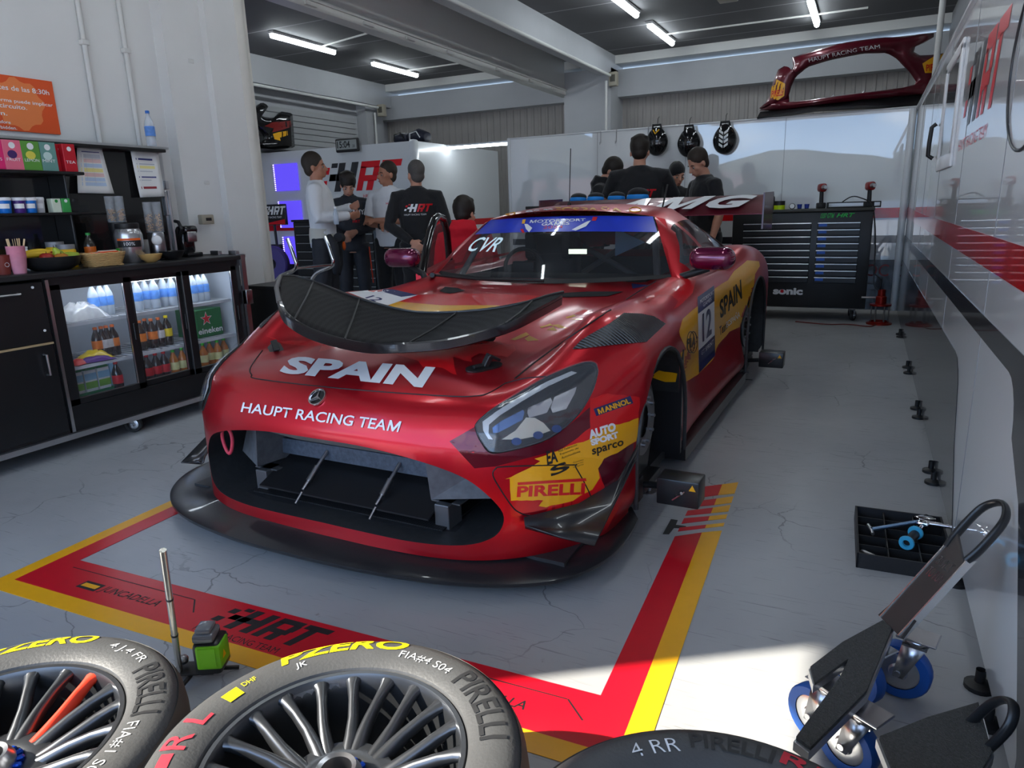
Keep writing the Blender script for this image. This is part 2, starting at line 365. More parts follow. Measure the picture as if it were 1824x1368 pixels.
# back wall: corrugated sheet between the columns, ledge and beam above it
mb = MB(); P = []
x = -8.6
while x < 1.3:
    for dx, dy in ((0, 0), (.05, 0), (.06, -.012), (.10, -.012), (.11, 0)): P.append((x + dx, 11.6 + dy))
    x += .13
mb.grid([[Vector((px, py, 0)), Vector((px, py, 2.95))] for px, py in P]); structure('wall_back', mb, CORR)
structure('trim_1', MB().box((-9, 11.35, 2.92), (1.6, 11.7, 3.32)), GREYWALL)          # concrete beam
structure('trim_2', MB().box((-9, 11.2, 3.38), (1.6, 11.7, 3.5)), TUBE_W)               # pale ledge under the ceiling
structure('wall_left', MB().box((-4.75, -.4, 0), (-4.6, 4.38, 3.5)), PLASTER)
# pilaster at the end of the left wall with a rounded steel nosing
mb = MB().box((-4.6, 3.72, 0), (-4.5, 4.05, 3.5)).box((-4.62, 4.05, 0), (-4.44, 4.4, 3.5)); structure('wall_left_pilaster', mb, PLASTER)
mb = MB().tube([(-4.47, 4.38, 0), (-4.47, 4.38, 3.5)], .055, 16).box((-4.62, 4.4, 0), (-4.45, 4.46, 3.5)); structure('trim_3', mb, mat('scuffed cream steel', (.62, .6, .55), .45, noise=.12, nscale=5), 40)
# beam between the two bays, its header and steel rail, and the far column
structure('trim_4', MB().box((-3.88, -.4, 3.2), (-3.68, 11.6, 3.5)), GREYWALL)
structure('trim_5', MB().box((-4.52, 4.4, 3.02), (-4.44, 11.0, 3.5)).box((-4.5, -.4, 3.2), (-4.4, 4.4, 3.5)), mat('header white', (.78, .78, .75), .3, coat=.3))
mb = MB().box((-4.56, 4.4, 2.97), (-4.42, 11.2, 3.03)).box((-4.43, 4.4, 3.03), (-4.40, 11.2, 3.05))
for y in (5.1, 5.9, 6.6, 7.4, 8.6, 9.6, 10.4): mb.box((-4.415, y, 2.985), (-4.39, y + .14, 3.015))
structure('trim_6', mb, mat('rail cream', (.58, .58, .55), .4))
structure('trim_7', MB().box((-4.45, 11.0, 0), (-3.68, 11.6, 3.3)), GREYWALL)
structure('wall_left_bay', MB().box((-8.6, -.4, 0), (-8.3, 11.7, 3.5)), GREYWALL)
structure('trim_8', MB().box((-8.3, -.4, 3.12), (-8.0, 11.6, 3.5)).box((-8.3, 10.7, 0), (-8.1, 11.2, 3.15)), GREYWALL)
mb = MB(); z = .1
while z < 2.85: mb.prism([(-8.3, z), (-8.245, z + .002), (-8.235, z + .08), (-8.3, z + .088)], -7.6, -10.6, Matrix(((1, 0, 0, 0), (0, 0, -1, 0), (0, 1, 0, 0), (0, 0, 0, 1)))); z += .09
structure('door_1', mb, mat('roller shutter slats', (.40, .41, .42), .6))
structure('wall_right', MB().box((.37, .35, .05), (.43, 8.81, 2.13)), PANEL_W)
structure('wall_right_concrete', MB().box((1.25, -.4, 0), (1.5, 11.7, 3.5)).box((.75, -.4, 3.12), (1.25, 11.4, 3.5)).box((.95, 9.15, 0), (1.25, 9.7, 3.5)), mat('dark grey concrete', (.2, .2, .21), .7, noise=.1))
structure('wall_back_panel', MB().box((-4.32, 8.75, .05), (.37, 8.81, 2.15)), PANEL_W)
# the opening to the pit lane behind the camera: jambs, lintel and an added, unseen roof slab that bounds the sun patch
structure('wall_front', MB().box((-5.2, -.7, 0), (-4.0, -.4, 3.5)).box((.9, -.7, 0), (1.6, -.4, 3.5)).box((-9, -.7, 3.3), (1.6, -.4, 5.5)), PLASTER)
structure('trim_9', MB().box((-4.0, -3.2, 3.3), (9, -.7, 3.42)), GREYWALL)
for o_ in [bpy.data.objects['trim_9']]: pass

# coloured bands of the panels (real vinyl strips, 2 mm proud)
def wall_band(name, polys, m, plane):
    mb = MB()
    for p in polys:
        if plane == 'x': M = Matrix(((0, 0, -1, .37), (1, 0, 0, 0), (0, 1, 0, 0), (0, 0, 0, 1)))      # (y,z) on x=.37, raised towards -x
        else: M = Matrix(((1, 0, 0, 0), (0, 0, -1, 8.75), (0, 1, 0, 0), (0, 0, 0, 1)))
        mb.prism(p, .0005, .0025, M)
    return structure(name, mb, m)
def arc(cx, cy, r, a0, a1, n=8): return [(cx + r * math.cos(math.radians(a0 + (a1 - a0) * i / n)), cy + r * math.sin(math.radians(a0 + (a1 - a0) * i / n))) for i in range(n + 1)]
wall_band('trim_10', [[(.35, 1.0), (8.745, 1.045), (8.745, 1.15), (6, 1.125), (.35, 1.115)]], BAND_RED, 'x')
wall_band('trim_11', [[(-4.32, 1.045), (.36, 1.045), (.36, 1.15), (-4.32, 1.15)]], BAND_RED, 'y')
wall_band('trim_12', [[(8.745, .78), (8.745, .86), (.35, .87), (.35, .05), (1.5, .05)] + [(1.87, .55)] + arc(2.2, .64, .155, 190, 90, 6)[1:]], BAND_DK, 'x')
wall_band('trim_13', [[(8.745, .05), (8.745, .6), (3.36, .63)] + [(3.27, .62), (3.2, .585), (3.15, .54), (3.03, .31), (2.80, .05)]], BAND_DK, 'x')
wall_band('trim_14', [[(-4.32, .05), (.36, .05), (.36, .6), (-4.32, .6)], [(-4.32, .78), (.36, .78), (.36, .86), (-4.32, .86)]], BAND_DK, 'y')
lettering('LOC COLOR', frame((-.05, 8.746, .42), (1, 0, 0), (0, 0, 1)), mat('dull red lettering', srgb(150, 30, 30), .4), h=.13, w=.9, name='trim_lettering')['kind'] = 'structure'
mb = MB()
for y in (.36, 1.55, 2.75, 3.95, 5.15, 6.35, 7.55): mb.box((.3685, y, .05), (.3705, y + .004, 2.13))
for xx in (-3.1, -2.0, -.9): mb.box((xx, 8.7485, .05), (xx + .004, 8.7505, 2.15))
structure('trim_15', mb, mat('panel seam', (.22, .22, .23), .5))
structure('trim_16', MB().rbox((.35, .35, 2.12), (.45, 8.81, 2.15), .01).rbox((-4.34, 8.74, 2.145), (.37, 8.82, 2.165), .008).rbox((-4.35, 8.73, .03), (-4.31, 8.82, 2.165), .01).tube([(.33, 8.72, .05), (.33, 8.72, 2.14)], .035, 14), mat('white aluminium profile', (.7, .71, .73), .25, coat=.4), 40)
# window opening in the right panel: frame and dark glass
mb = MB().rbox((.355, 4.42, 1.46), (.372, 4.50, 2.0)).rbox((.355, 5.22, 1.46), (.372, 5.30, 2.0)).rbox((.355, 4.42, 1.40), (.372, 5.30, 1.48)).rbox((.355, 4.42, 1.96), (.372, 5.30, 2.02)); structure('window_1_frame', mb, mat('white window frame', (.75, .76, .78), .3), 40)
structure('window_1', MB().box((.362, 4.5, 1.48), (.368, 5.22, 1.96)), mat('grey window glass', (.16, .17, .19), .08, coat=.5))
h = structure('window_1_handle', MB().tube([(.36, 5.7, 1.72), (.335, 5.7, 1.70), (.33, 5.7, 1.6), (.33, 5.7, 1.52), (.36, 5.7, 1.50)], .014, 10), M_BLACK, 60)
# the team's mark on the right panel
m_r = mat('red wall vinyl', srgb(215, 20, 35), .3); m_d = mat('charcoal wall vinyl', (.03, .03, .035), .3)
Mw = frame((.3685, 4.15, 1.56), (0, -1, 0), (0, 0, 1)); o = hrt_mark(Mw, .30, m_d, m_r, None, 'trim_wall_mark', True); o['kind'] = 'structure'
o = lettering('HAUPT RACING TEAM', frame((.3685, 4.2, 1.46), (0, -1, 0), (0, 0, 1)), m_r, w=.95, h=.05, name='trim_wall_lettering'); o['kind'] = 'structure'
pts = [(.368, 2.5 + .34 * math.cos(a), 1.62 + .25 * math.sin(a)) for a in [2 * PI * i / 40 for i in range(40)]]
structure('trim_wall_ring', MB().tube(pts, .005, 8, closed=True), m_d, 60)
# levelling feet under the right panels: pairs at the joints
proto = None
for i, y in enumerate((7.45, 7.3, 5.95, 5.75, 4.75, 4.55, 3.62, 3.47, 2.72, 2.52, 1.95, 1.8)):
    o = MB().lathe([(.035, 0), (.035, .012), (.012, .02), (.012, .055)], None, 16).build('levelling_foot', M_BLACK, bpy.data.objects['wall_right']); o.location = (.36, y, 0)
# left bay: white hospitality box with its red band
structure('wall_hospitality', MB().box((-8.25, 8.2, 0), (-5.45, 8.26, 2.17)).box((-5.51, 8.2, 0), (-5.45, 10.6, 2.17)).rbox((-5.53, 8.17, 0), (-5.43, 8.28, 2.19), .03, 3), PANEL_L, 30)
mb = MB().box((-8.25, 8.197, 1.04), (-5.53, 8.2, 1.13)).box((-5.45, 8.28, 1.04), (-5.447, 10.6, 1.13)); structure('trim_17', mb, BAND_RED)
mb = MB().box((-8.25, 8.197, 0), (-5.53, 8.2, .62)).box((-8.25, 8.197, .76), (-5.53, 8.2, .84)); structure('trim_18', mb, BAND_DK)
o = hrt_mark(frame((-7.12, 8.195, 1.57), (1, 0, 0), (0, 0, 1)), .385, m_d, m_r, None, 'trim_hospitality_mark', True); o['kind'] = 'structure'
o = lettering('HAUPT RACING TEAM', frame((-6.35, 8.195, 1.47), (1, 0, 0), (0, 0, 1)), m_r, w=.6, h=.05, name='trim_hospitality_lettering'); o['kind'] = 'structure'
# pipes and conduits
mb = MB()
for (x_, y_) in ((-4.58, 3.18), (-4.58, 3.47), (-4.52, 3.93)):
    mb.tube([(x_, y_, .9), (x_, y_, 3.5)], .016, 8)
    for zz in (1.5, 2.35, 3.1): mb.rbox((x_ - .02, y_ - .025, zz), (x_ + .022, y_ + .025, zz + .03), .005)
structure('trim_19', mb, TUBE_W, 50)
mb = MB().tube([(-3.66, -.3, 3.17), (-3.66, 11.0, 3.17)], .022, 8).tube([(-3.72, 10.9, 0), (-3.72, 10.9, 3.1)], .02, 8).tube([(-7.97, .3, 3.08), (-7.97, 10.9, 3.08)], .022, 8).tube([(-8.05, 10.9, 2), (-8.05, 10.9, 3)], .02, 8).tube([(-5.8, 7.9, 3.47), (-7.0, 8.2, 3.47)], .012, 6).tube([(-5.8, 10.2, 3.47), (-7.0, 10.2, 3.47)], .012, 6).tube([(-2.65, 10.15, 3.47), (-.2, 10.2, 3.47)], .012, 6).tube([(.50, 8.9, 0), (.50, 8.9, 3.4)], .03, 10)
structure('trim_20', mb, TUBE_W, 50)
# junction boxes
for nm, loc, sz, lb in (('junction_box', (-3.62, 10.95, 3.02), (.13, .1, .2), 'beige junction box on the far column under the beam'), ('junction_box', (-7.93, 10.95, 2.93), (.14, .1, .2), 'beige junction box on the left bay column beside the roller shutter'),
                        ('emergency_light', (-5.55, 8.35, 3.37), (.2, .2, .13), 'square beige emergency light on the left bay ceiling between the tubes'), ('emergency_light', (-1.55, 8.55, 3.37), (.2, .2, .13), 'square beige emergency light on the ceiling at the top edge above the car')):
    sx, sy, sz_ = sz; t = thing(nm, lb, 'electrical box', loc)
    MB().rbox((-sx / 2, -sy / 2, 0), (sx / 2, sy / 2, sz_), .012).build('casing', BEIGE, t); MB().rbox((-sx * .3, -sy / 2 - .006, sz_ * .3), (sx * .3, -sy / 2 + .002, sz_ * .8), .003).build('cover', mat('dark cover', (.08, .075, .06), .4), t)

# fluorescent battens
TUBE_E = mat('lit fluorescent tube', (1, 1, 1), .4, emit=(.86, .95, 1), estr=13)
def batten(x, y, label, L=1.22, z=3.5):
    t = thing('ceiling_light', label, 'light', (x, y, z), 0, 'fluorescent battens on the ceiling')
    MB().rbox((-.045, -L / 2, -.035), (.045, L / 2, 0), .008).build('housing', mat('batten housing', (.6, .6, .6), .5), t)
    MB().tube([(0, -L / 2 + .02, -.055), (0, L / 2 - .02, -.055)], .032, 12).build('tube', TUBE_E, t)
batten(-2.66, 10.05, 'lit fluorescent batten on the right bay ceiling, left of the two over the back panel'); batten(-.79, 10.05, 'lit fluorescent batten on the right bay ceiling, right of the two over the back panel')
batten(-2.66, 8.3, 'lit fluorescent batten cut by the top edge on the right bay ceiling'); batten(-6.85, 7.85, 'lit fluorescent batten on the left bay ceiling, nearer of the two'); batten(-6.88, 9.95, 'lit fluorescent batten on the left bay ceiling, farther of the two')
for i, (x_, y_) in enumerate(((-2.66, 5.2), (-.79, 5.2), (-2.66, 2.6), (-.79, 2.6), (-.79, 8.0))): batten(x_, y_, 'fluorescent batten above the frame over the car, number %s along the bay' % ('one', 'two', 'three', 'four', 'five')[i])
t = thing('led_tube', 'thin lit tube lying along the gap between the white hospitality box and the back panel', 'light', (-4.88, 9.0, 2.12)); MB().tube([(-.56, 0, 0), (.52, 0, 0)], .018, 10).build('tube', TUBE_E, t); MB().box((-.56, -.02, .018), (.52, .02, .04)).build('housing', M_ALU, t)

# what the opening looks out on: hill, stand and paddock wall across the pit lane (seen in the glossy panels)
mb = MB(); rows = []
for i in range(41):
    x = -160 + 8 * i; hh = 19 + 8 * math.sin(i * .23 + .6) + 3 * math.sin(i * .8) + random.uniform(-.6, .6); rows.append([Vector((x, -150, -1)), Vector((x, -165, hh * .6)), Vector((x, -185, hh)), Vector((x, -210, -1))])
mb.grid(rows); structure('trim_hill', mb, mat('dry green hill', (.09, .095, .065), .95, noise=.4, nscale=.15))
structure('trim_grandstand', MB().box((-60, -75, 0), (-14, -62, 4.5)).box((10, -75, 0), (60, -62, 3.5)), mat('reddish paddock wall', (.4, .2, .15), .8, noise=.2, nscale=.2))
structure('trim_pit_wall', MB().box((-60, -32, 0), (60, -31.7, 1.1)), mat('pale pit wall', (.5, .5, .5), .8))

# ------------------------------------------------------------------ floor markings (vinyl stuck on the floor), car-box frame
BXA = Vector((math.cos(.039249), math.sin(.039249), 0)); BYA = Vector((-math.sin(.039249), math.cos(.039249), 0))
def bxf(z=0): return frame((0, 0, z), BXA, BYA)
TAPE_R = mat('red floor vinyl', srgb(200, 14, 36), .3, noise=.06, nscale=20); TAPE_Y = mat('yellow floor vinyl', srgb(236, 170, 22), .3, noise=.06, nscale=20)
t = thing('floor_sticker_frame', 'red and yellow border stuck on the floor around the car, with black lettering', 'floor marking')
F = bxf()
mb = MB()
for p in ([(-2.617, 1.351), (-.374, 1.351), (-.374, 1.445), (-.469, 1.539), (-2.53, 1.539)], [(-.469, 1.539), (-.374, 1.445), (-.381, 2.596), (-.472, 2.525)], [(-2.617, 1.351), (-2.53, 1.539), (-2.53, 5.2), (-2.617, 5.2)]): mb.prism(p, .0006, .0018, F)
mb.build('red_band', TAPE_R, t)
mb = MB()
for p in ([(-2.68, 1.284), (-.31, 1.284), (-.374, 1.351), (-2.617, 1.351)], [(-.31, 1.284), (-.311, 2.64), (-.381, 2.596), (-.374, 1.351)], [(-2.68, 1.284), (-2.617, 1.351), (-2.617, 5.2), (-2.68, 5.2)]): mb.prism(p, .0006, .0017, F)
mb.build('yellow_band', TAPE_Y, t)
F2 = bxf(.0022)
for x0, nm in ((-2.25, 'a'), (-.915, 'b')):
    lettering('JUNCADELLA', F2 @ Matrix.Translation((x0, 1.40, 0)), M_INK, w=.28, h=.045, parent=t, name='name_lettering', shear=.2, bold=.01)
    mb = MB()
    for p in ([(x0 - .25, 1.49), (x0 + .37, 1.49), (x0 + .37, 1.494), (x0 - .25, 1.494)], [(x0 + .37, 1.49), (x0 + .43, 1.43), (x0 + .434, 1.433), (x0 + .373, 1.494)]): mb.flat(p, F2)
    mb.build('name_rule', M_INK, t)
    mb = MB().mi(0).flat([(x0 - .105, 1.40), (x0 - .01, 1.40), (x0 - .005, 1.445), (x0 - .1, 1.445)], F2).mi(1).flat([(x0 - .095, 1.412), (x0 - .02, 1.412), (x0 - .017, 1.433), (x0 - .092, 1.433)], F2 @ Matrix.Translation((0, 0, .0004))); mb.build('flag_emblem', [M_INK, TAPE_Y], t)
hrt_mark(F2 @ Matrix.Translation((-1.74, 1.405, 0)), .112, M_INK, M_INK, t, 'floor_mark', True, 'HAUPT RACING TEAM')
# five dashes that continue the right-hand border
for i, (a, b, c, d, e, f_) in enumerate(((2.919, 3.052, 2.992, 3.124, 3.035, 3.175), (2.821, 2.881, 2.878, 2.951, 2.927, 3.002), (2.729, 2.781, 2.79, 2.849, 2.833, 2.903), (2.648, 2.702, 2.715, 2.759, 2.758, 2.803), (2.573, 2.609, 2.64, 2.672, 2.684, 2.716))):
    s = thing('floor_dash', 'red and yellow floor dash beside the car, %s of the five' % ('the farthest and widest', 'second farthest', 'middle one', 'second nearest', 'nearest and thinnest')[i], 'floor marking', (0, 0, 0), 0, 'dashes continuing the floor border')
    MB().prism([(-.47, a), (-.376, c), (-.376, d), (-.47, b)], .0006, .0018, F).build('red_half', TAPE_R, s); MB().prism([(-.376, c), (-.311, e), (-.311, f_), (-.376, d)], .0006, .0018, F).build('yellow_half', TAPE_Y, s)
tag(MB().prism([(-.52, 2.53), (-.497, 2.537), (-.49, 2.60), (-.445, 2.61), (-.449, 2.632), (-.489, 2.63), (-.49, 2.676), (-.518, 2.677)], .0006, .0014, F).build('floor_tape_mark', M_INK, None), 'black T-shaped tape mark on the floor beside the front hub stand', 'floor marking')
tag(MB().prism([(-.555, 5.16), (-.515, 5.16), (-.515, 5.2), (-.45, 5.2), (-.45, 5.22), (-.515, 5.22), (-.515, 5.28), (-.555, 5.28)], .0006, .0014, F).build('floor_tape_mark', M_INK, None), 'black T-shaped tape mark on the floor beside the rear of the car', 'floor marking')
# ================================================================== the race car (local frame: x to the photo's right, y towards the tail)
CAR = thing('race_car', 'red and yellow racing car on hub stands without wheels, SPAIN across its bonnet', 'race car', (-1.685, 3.787, 0), -.01659)
CAR_M = Matrix.Translation((-1.685, 3.787, 0)) @ Matrix.Rotation(-.01659, 4, 'Z'); CAR_I = CAR_M.inverted(); CAMC = CAR_I @ CAM; CAR_R = CAR_I.to_3x3()
def paint_material():
    m, nt, b, N, L = nodes_of('satin candy red paint', .3)
    tc = N('ShaderNodeTexCoord'); n = N('ShaderNodeTexNoise'); n.inputs['Scale'].default_value = 900; L(tc.outputs['Object'], n.inputs['Vector'])
    a = N('ShaderNodeMix'); a.data_type = 'RGBA'; a.inputs[6].default_value = (.50, .005, .016, 1); a.inputs[7].default_value = (.62, .009, .022, 1); L(n.outputs['Fac'], a.inputs[0]); L(a.outputs[2], b.inputs['Base Color'])
    b.inputs['Metallic'].default_value = .72; b.inputs['Roughness'].default_value = .36; b.inputs['Coat Weight'].default_value = .45; b.inputs['Coat Roughness'].default_value = .12
    return m
PAINT = paint_material()
MAROON = mat('dark maroon paint', (.13, .004, .016), .3, .4, coat=.5)
CARBON = mat('carbon fibre', (.017, .017, .019), .32, coat=.35, noise=.5, nscale=260)
CARB_D = mat('matt carbon', (.026, .027, .029), .5, noise=.5, nscale=40)
L_RED = mat('bright red foil', srgb(214, 16, 26), .35, coat=.3); L_YEL = mat('golden yellow foil', srgb(236, 172, 20), .35, coat=.3); L_WHT = mat('white foil', (.8, .8, .82), .35, coat=.2); L_BLU = mat('navy foil', srgb(24, 36, 92), .35, coat=.3); L_BLK = mat('black foil', (.012, .012, .014), .4)

def interp(xs, ys, x):                                   # monotone cubic
    n = len(xs)
    if x <= xs[0]: return ys[0]
    if x >= xs[-1]: return ys[-1]
    i = max(j for j in range(n - 1) if xs[j] <= x)
    d = [(ys[j + 1] - ys[j]) / (xs[j + 1] - xs[j]) for j in range(n - 1)]
    def sl(j):
        if j == 0: return d[0]
        if j == n - 1: return d[-1]
        return 0 if d[j - 1] * d[j] <= 0 else 2 * d[j - 1] * d[j] / (d[j - 1] + d[j])
    h = xs[i + 1] - xs[i]; t = (x - xs[i]) / h; m0 = sl(i) * h; m1 = sl(i + 1) * h
    return (2 * t ** 3 - 3 * t * t + 1) * ys[i] + (t ** 3 - 2 * t * t + t) * m0 + (-2 * t ** 3 + 3 * t * t) * ys[i + 1] + (t ** 3 - t * t) * m1
def catmull(P, n):
    out = []; L = len(P)
    for i in range(L - 1):
        p0 = P[max(i - 1, 0)]; p1 = P[i]; p2 = P[i + 1]; p3 = P[min(i + 2, L - 1)]
        for k in range(n):
            t = k / n; out.append(tuple(.5 * ((2 * b) + (c - a) * t + (2 * a - 5 * b + 4 * c - d) * t * t + (-a + 3 * b - 3 * c + d) * t ** 3) for a, b, c, d in zip(p0, p1, p2, p3)))
    out.append(tuple(P[-1])); return out
ST = [-1.97, -1.94, -1.89, -1.80, -1.6, -1.35, -1.1, -.8, -.5, -.2, .2, .7, 1.2, 1.6, 2.0, 2.2]
TAB = dict(
    z0=[.50, .57, .63, .665, .70, .735, .765, .79, .81, .835, .85, .86, .88, .90, .90, .86],
    z1=[.50, .57, .63, .665, .70, .733, .762, .787, .808, .83, .85, .86, .88, .90, .90, .86],
    z2=[.49, .565, .625, .65, .672, .69, .71, .738, .772, .805, .845, .86, .88, .92, .92, .87],
    z3=[.46, .535, .60, .65, .71, .79, .848, .845, .828, .845, .878, .88, .905, .95, .93, .86],
    z4=[.42, .47, .53, .585, .67, .755, .80, .795, .775, .78, .815, .815, .87, .925, .90, .82],
    x5=[.955, .96, .965, .97, .985, 1.0, 1.0, .99, .97, .955, .945, .945, .98, 1.0, .99, .95],
    z5=[.37, .41, .45, .49, .56, .64, .68, .68, .66, .66, .68, .68, .72, .76, .76, .7],
    x6=[.975, .98, .985, .99, 1.0, 1.01, 1.01, 1.0, .955, .905, .875, .885, .95, 1.01, 1.0, .95],
    z6=[.28, .29, .30, .32, .35, .38, .4, .4, .4, .4, .4, .4, .42, .45, .45, .45],
    x7=[.98, .985, .99, .995, 1.0, 1.0, 1.0, .995, .985, .97, .965, .97, .985, 1.0, .99, .94],
    z7=[.19] * 16)
def bow(x, s):
    k = max(0, min(1, (-1.2 - s) / .77)); return (.05 * x * x + .6 * (abs(x) / 1.04) ** 5) * k
def profile(s):
    g = lambda k: interp(ST, TAB[k], s)
    P = [(0, g('z0')), (.33, g('z1')), (.60, g('z2')), (.76, g('z3')), (.90, g('z4')), (g('x5'), g('z5')), (g('x6'), g('z6')), (g('x7'), g('z7')), (g('x7') - .03, .115)]
    return catmull(P, 6)
NS = 96; prof = []
for i in range(NS):
    t = i / (NS - 1); s = -1.97 + (4.17) * (t ** 1.35); prof.append((s, profile(s)))
mb = MB(); K = len(prof[0][1]); P0 = prof[0][1]
JM = max(range(K), key=lambda j: P0[j][0]); FR = [P0[j][0] / P0[JM][0] for j in range(JM)]
def ring(s, P):
    right = [Vector((x, s + bow(x, s), z)) for x, z in P]
    xb = P[-1][0]; br = [Vector((xb * f, s + bow(xb * f, s), .10)) for f in FR[1:]][::-1]; mid = [Vector((0, s, .10))]
    bl = [Vector((-v.x, v.y, v.z)) for v in br[::-1]]; left = [Vector((-v.x, v.y, v.z)) for v in right[::-1]]
    return right + br + mid + bl + left[:-1]
rings = [ring(s, P) for s, P in prof]; R_ = len(rings[0])
vs = [v for r in rings for v in r]; fs = [(i * R_ + j, i * R_ + (j + 1) % R_, (i + 1) * R_ + (j + 1) % R_, (i + 1) * R_ + j) for i in range(NS - 1) for j in range(R_)]
mb.add(vs, fs)
# front cap: strips straight down from the top edge to the bottom edge of the first ring
def tb(j): return j if j >= 0 else R_ + j
cf = []; nb = len(FR) - 1; mid_i = K + nb
for sg in (1, -1):
    top = lambda j: (j * sg) % R_
    bot = lambda j: mid_i - j * sg
    for j in range(nb): cf.append((top(j), top(j + 1), bot(j + 1), bot(j)))
    for j in range(nb, K - 1): cf.append((top(j), top(j + 1), bot(nb)))
mb.add(rings[0], cf)
# tail cap
mb.add(rings[-1], [tuple(range(R_))])
hull = mb.build('body_shell', [PAINT, CARB_D], CAR, 0, True)
bm = bmesh.new(); bm.from_mesh(hull.data); bmesh.ops.remove_doubles(bm, verts=bm.verts, dist=.0012); bmesh.ops.recalc_face_normals(bm, faces=bm.faces[:])
bm.to_mesh(hull.data); bm.free()

# cutters: wheel openings, mouth, cockpit
def cutter(mbx, nm='cut'):
    o = mbx.build(nm, [CARB_D], CAR, 0); return o
cuts = []
def arch_poly(y0, y1, ztop, zb=-.2, n=18):
    cy = (y0 + y1) / 2; ry = (y1 - y0) / 2; zc = ztop - ry * 1.0
    return [(y0, zb)] + [(cy - ry * math.cos(PI * i / n), zc + (ztop - zc) * math.sin(PI * i / n)) for i in range(n + 1)] + [(y1, zb)]
YZ = Matrix(((0, 0, 1, 0), (1, 0, 0, 0), (0, 1, 0, 0), (0, 0, 0, 1)))
for s in (1, -1):
    cuts.append(cutter(MB().prism(arch_poly(-1.335, -.585, .675), .62 * s, 1.3 * s, YZ)))
    cuts.append(cutter(MB().prism(arch_poly(1.16, 1.96, .735), .60 * s, 1.3 * s, YZ)))
MOUTH = [(0, .478), (.2, .476), (.36, .462), (.5, .435), (.6, .395), (.665, .335), (.705, .27), (.70, .215), (.665, .178), (.58, .155), (.4, .148), (.2, .15), (0, .152)]
MOUTH = catmull(MOUTH, 4)
MOUTH = MOUTH + [(-x, z) for x, z in MOUTH[::-1][1:-1]]
XZ = Matrix(((1, 0, 0, 0), (0, 0, 1, 0), (0, 1, 0, 0), (0, 0, 0, 1)))
cuts.append(cutter(MB().prism(MOUTH, -2.4, -1.38, XZ)))
cuts.append(cutter(MB().box((-.62, .12, .3), (.62, 1.35, 1.3))))
# opening in the bonnet under the grille (radiator exit)
HOLE = [(.38 * math.cos(2 * PI * i / 32), .16 * math.sin(2 * PI * i / 32)) for i in range(32)]
cuts.append(cutter(MB().prism([(x + .0, y - 1.33 + .28 * x * x) for x, y in HOLE], .60, 1.1)))
for c in cuts:
    md = hull.modifiers.new('b', 'BOOLEAN'); md.operation = 'DIFFERENCE'; md.object = c; md.solver = 'EXACT'
    try: md.material_mode = 'TRANSFER'
    except Exception: pass
dg = bpy.context.evaluated_depsgraph_get(); me = bpy.data.meshes.new_from_object(hull.evaluated_get(dg)); hull.modifiers.clear(); hull.data = me; me.name = 'body_shell'
for c in cuts: bpy.data.objects.remove(c)
me.polygons.foreach_set('use_smooth', [True] * len(me.polygons)); me.set_sharp_from_angle(angle=math.radians(38))

# ---------------------------------------------------------------- cabin
EDGE = [(.76, .05, .865), (.705, .16, .97), (.625, .29, 1.095), (.555, .40, 1.185), (.535, .65, 1.222), (.52, .95, 1.22), (.48, 1.3, 1.15), (.44, 1.65, 1.04), (.42, 2.05, .92)]
BELT = [(.80, .05, .862), (.845, .16, .87), (.855, .29, .875), (.862, .40, .88), (.865, .65, .885), (.86, .95, .895), (.82, 1.3, .915), (.74, 1.65, .93), (.6, 2.05, .91)]
E_ = [Vector(p) for p in catmull(EDGE, 8)]; B_ = [Vector(p) for p in catmull(BELT, 8)]
NW = 14
def side_pt(i, w):
    e, b = E_[i], B_[i]; v = e.lerp(b, w); v.x += .05 * math.sin(PI * w) * min(1, (b - e).length / .3); return v
cab = MB(); glass = {1: MB(), -1: MB()}
for sgn in (1, -1):
    G = [[Vector((sgn * side_pt(i, w / NW).x, side_pt(i, w / NW).y, side_pt(i, w / NW).z)) for w in range(NW + 1)] for i in range(len(E_))]
    for i in range(len(E_) - 1):
        for w in range(NW):
            q = [G[i][w], G[i + 1][w], G[i + 1][w + 1], G[i][w + 1]]
            d = (E_[i] - B_[i]).length; isg = 8 <= i < 50 and w >= (3 if i > 22 else 4) and w < 13 and not (28 <= i < 30)
            (glass[sgn] if isg else cab).add(q, [(0, 1, 2, 3)])
# roof: arcs between the two edges
NR = 20; rows = []
for i in range(24, len(E_)):
    e = E_[i]; y = e.y; zc = interp([.27, .45, .7, .95, 1.3, 1.65, 2.05], [1.2, 1.243, 1.268, 1.268, 1.21, 1.09, .95], y)
    rows.append([Vector((e.x * t, y - .14 * (1 - t * t) * max(0, 1 - (y - .4) / .5), e.z + (zc - e.z) * (1 - abs(t) ** 2.4))) for t in [-1 + 2 * k / NR for k in range(NR + 1)]])
roofrows = rows; cab.grid(rows)
weld(cab.build('roof', [PAINT], CAR, 45))
GLASS = mat('tinted car glass', (.03, .033, .036), .03, alpha=.55, coat=1, spec=.6)
GLASS_S = mat('side window glass', (.2, .22, .24), .05, alpha=.35, coat=1)
islands(weld(glass[1].build('side_window', GLASS_S, CAR, 60)))
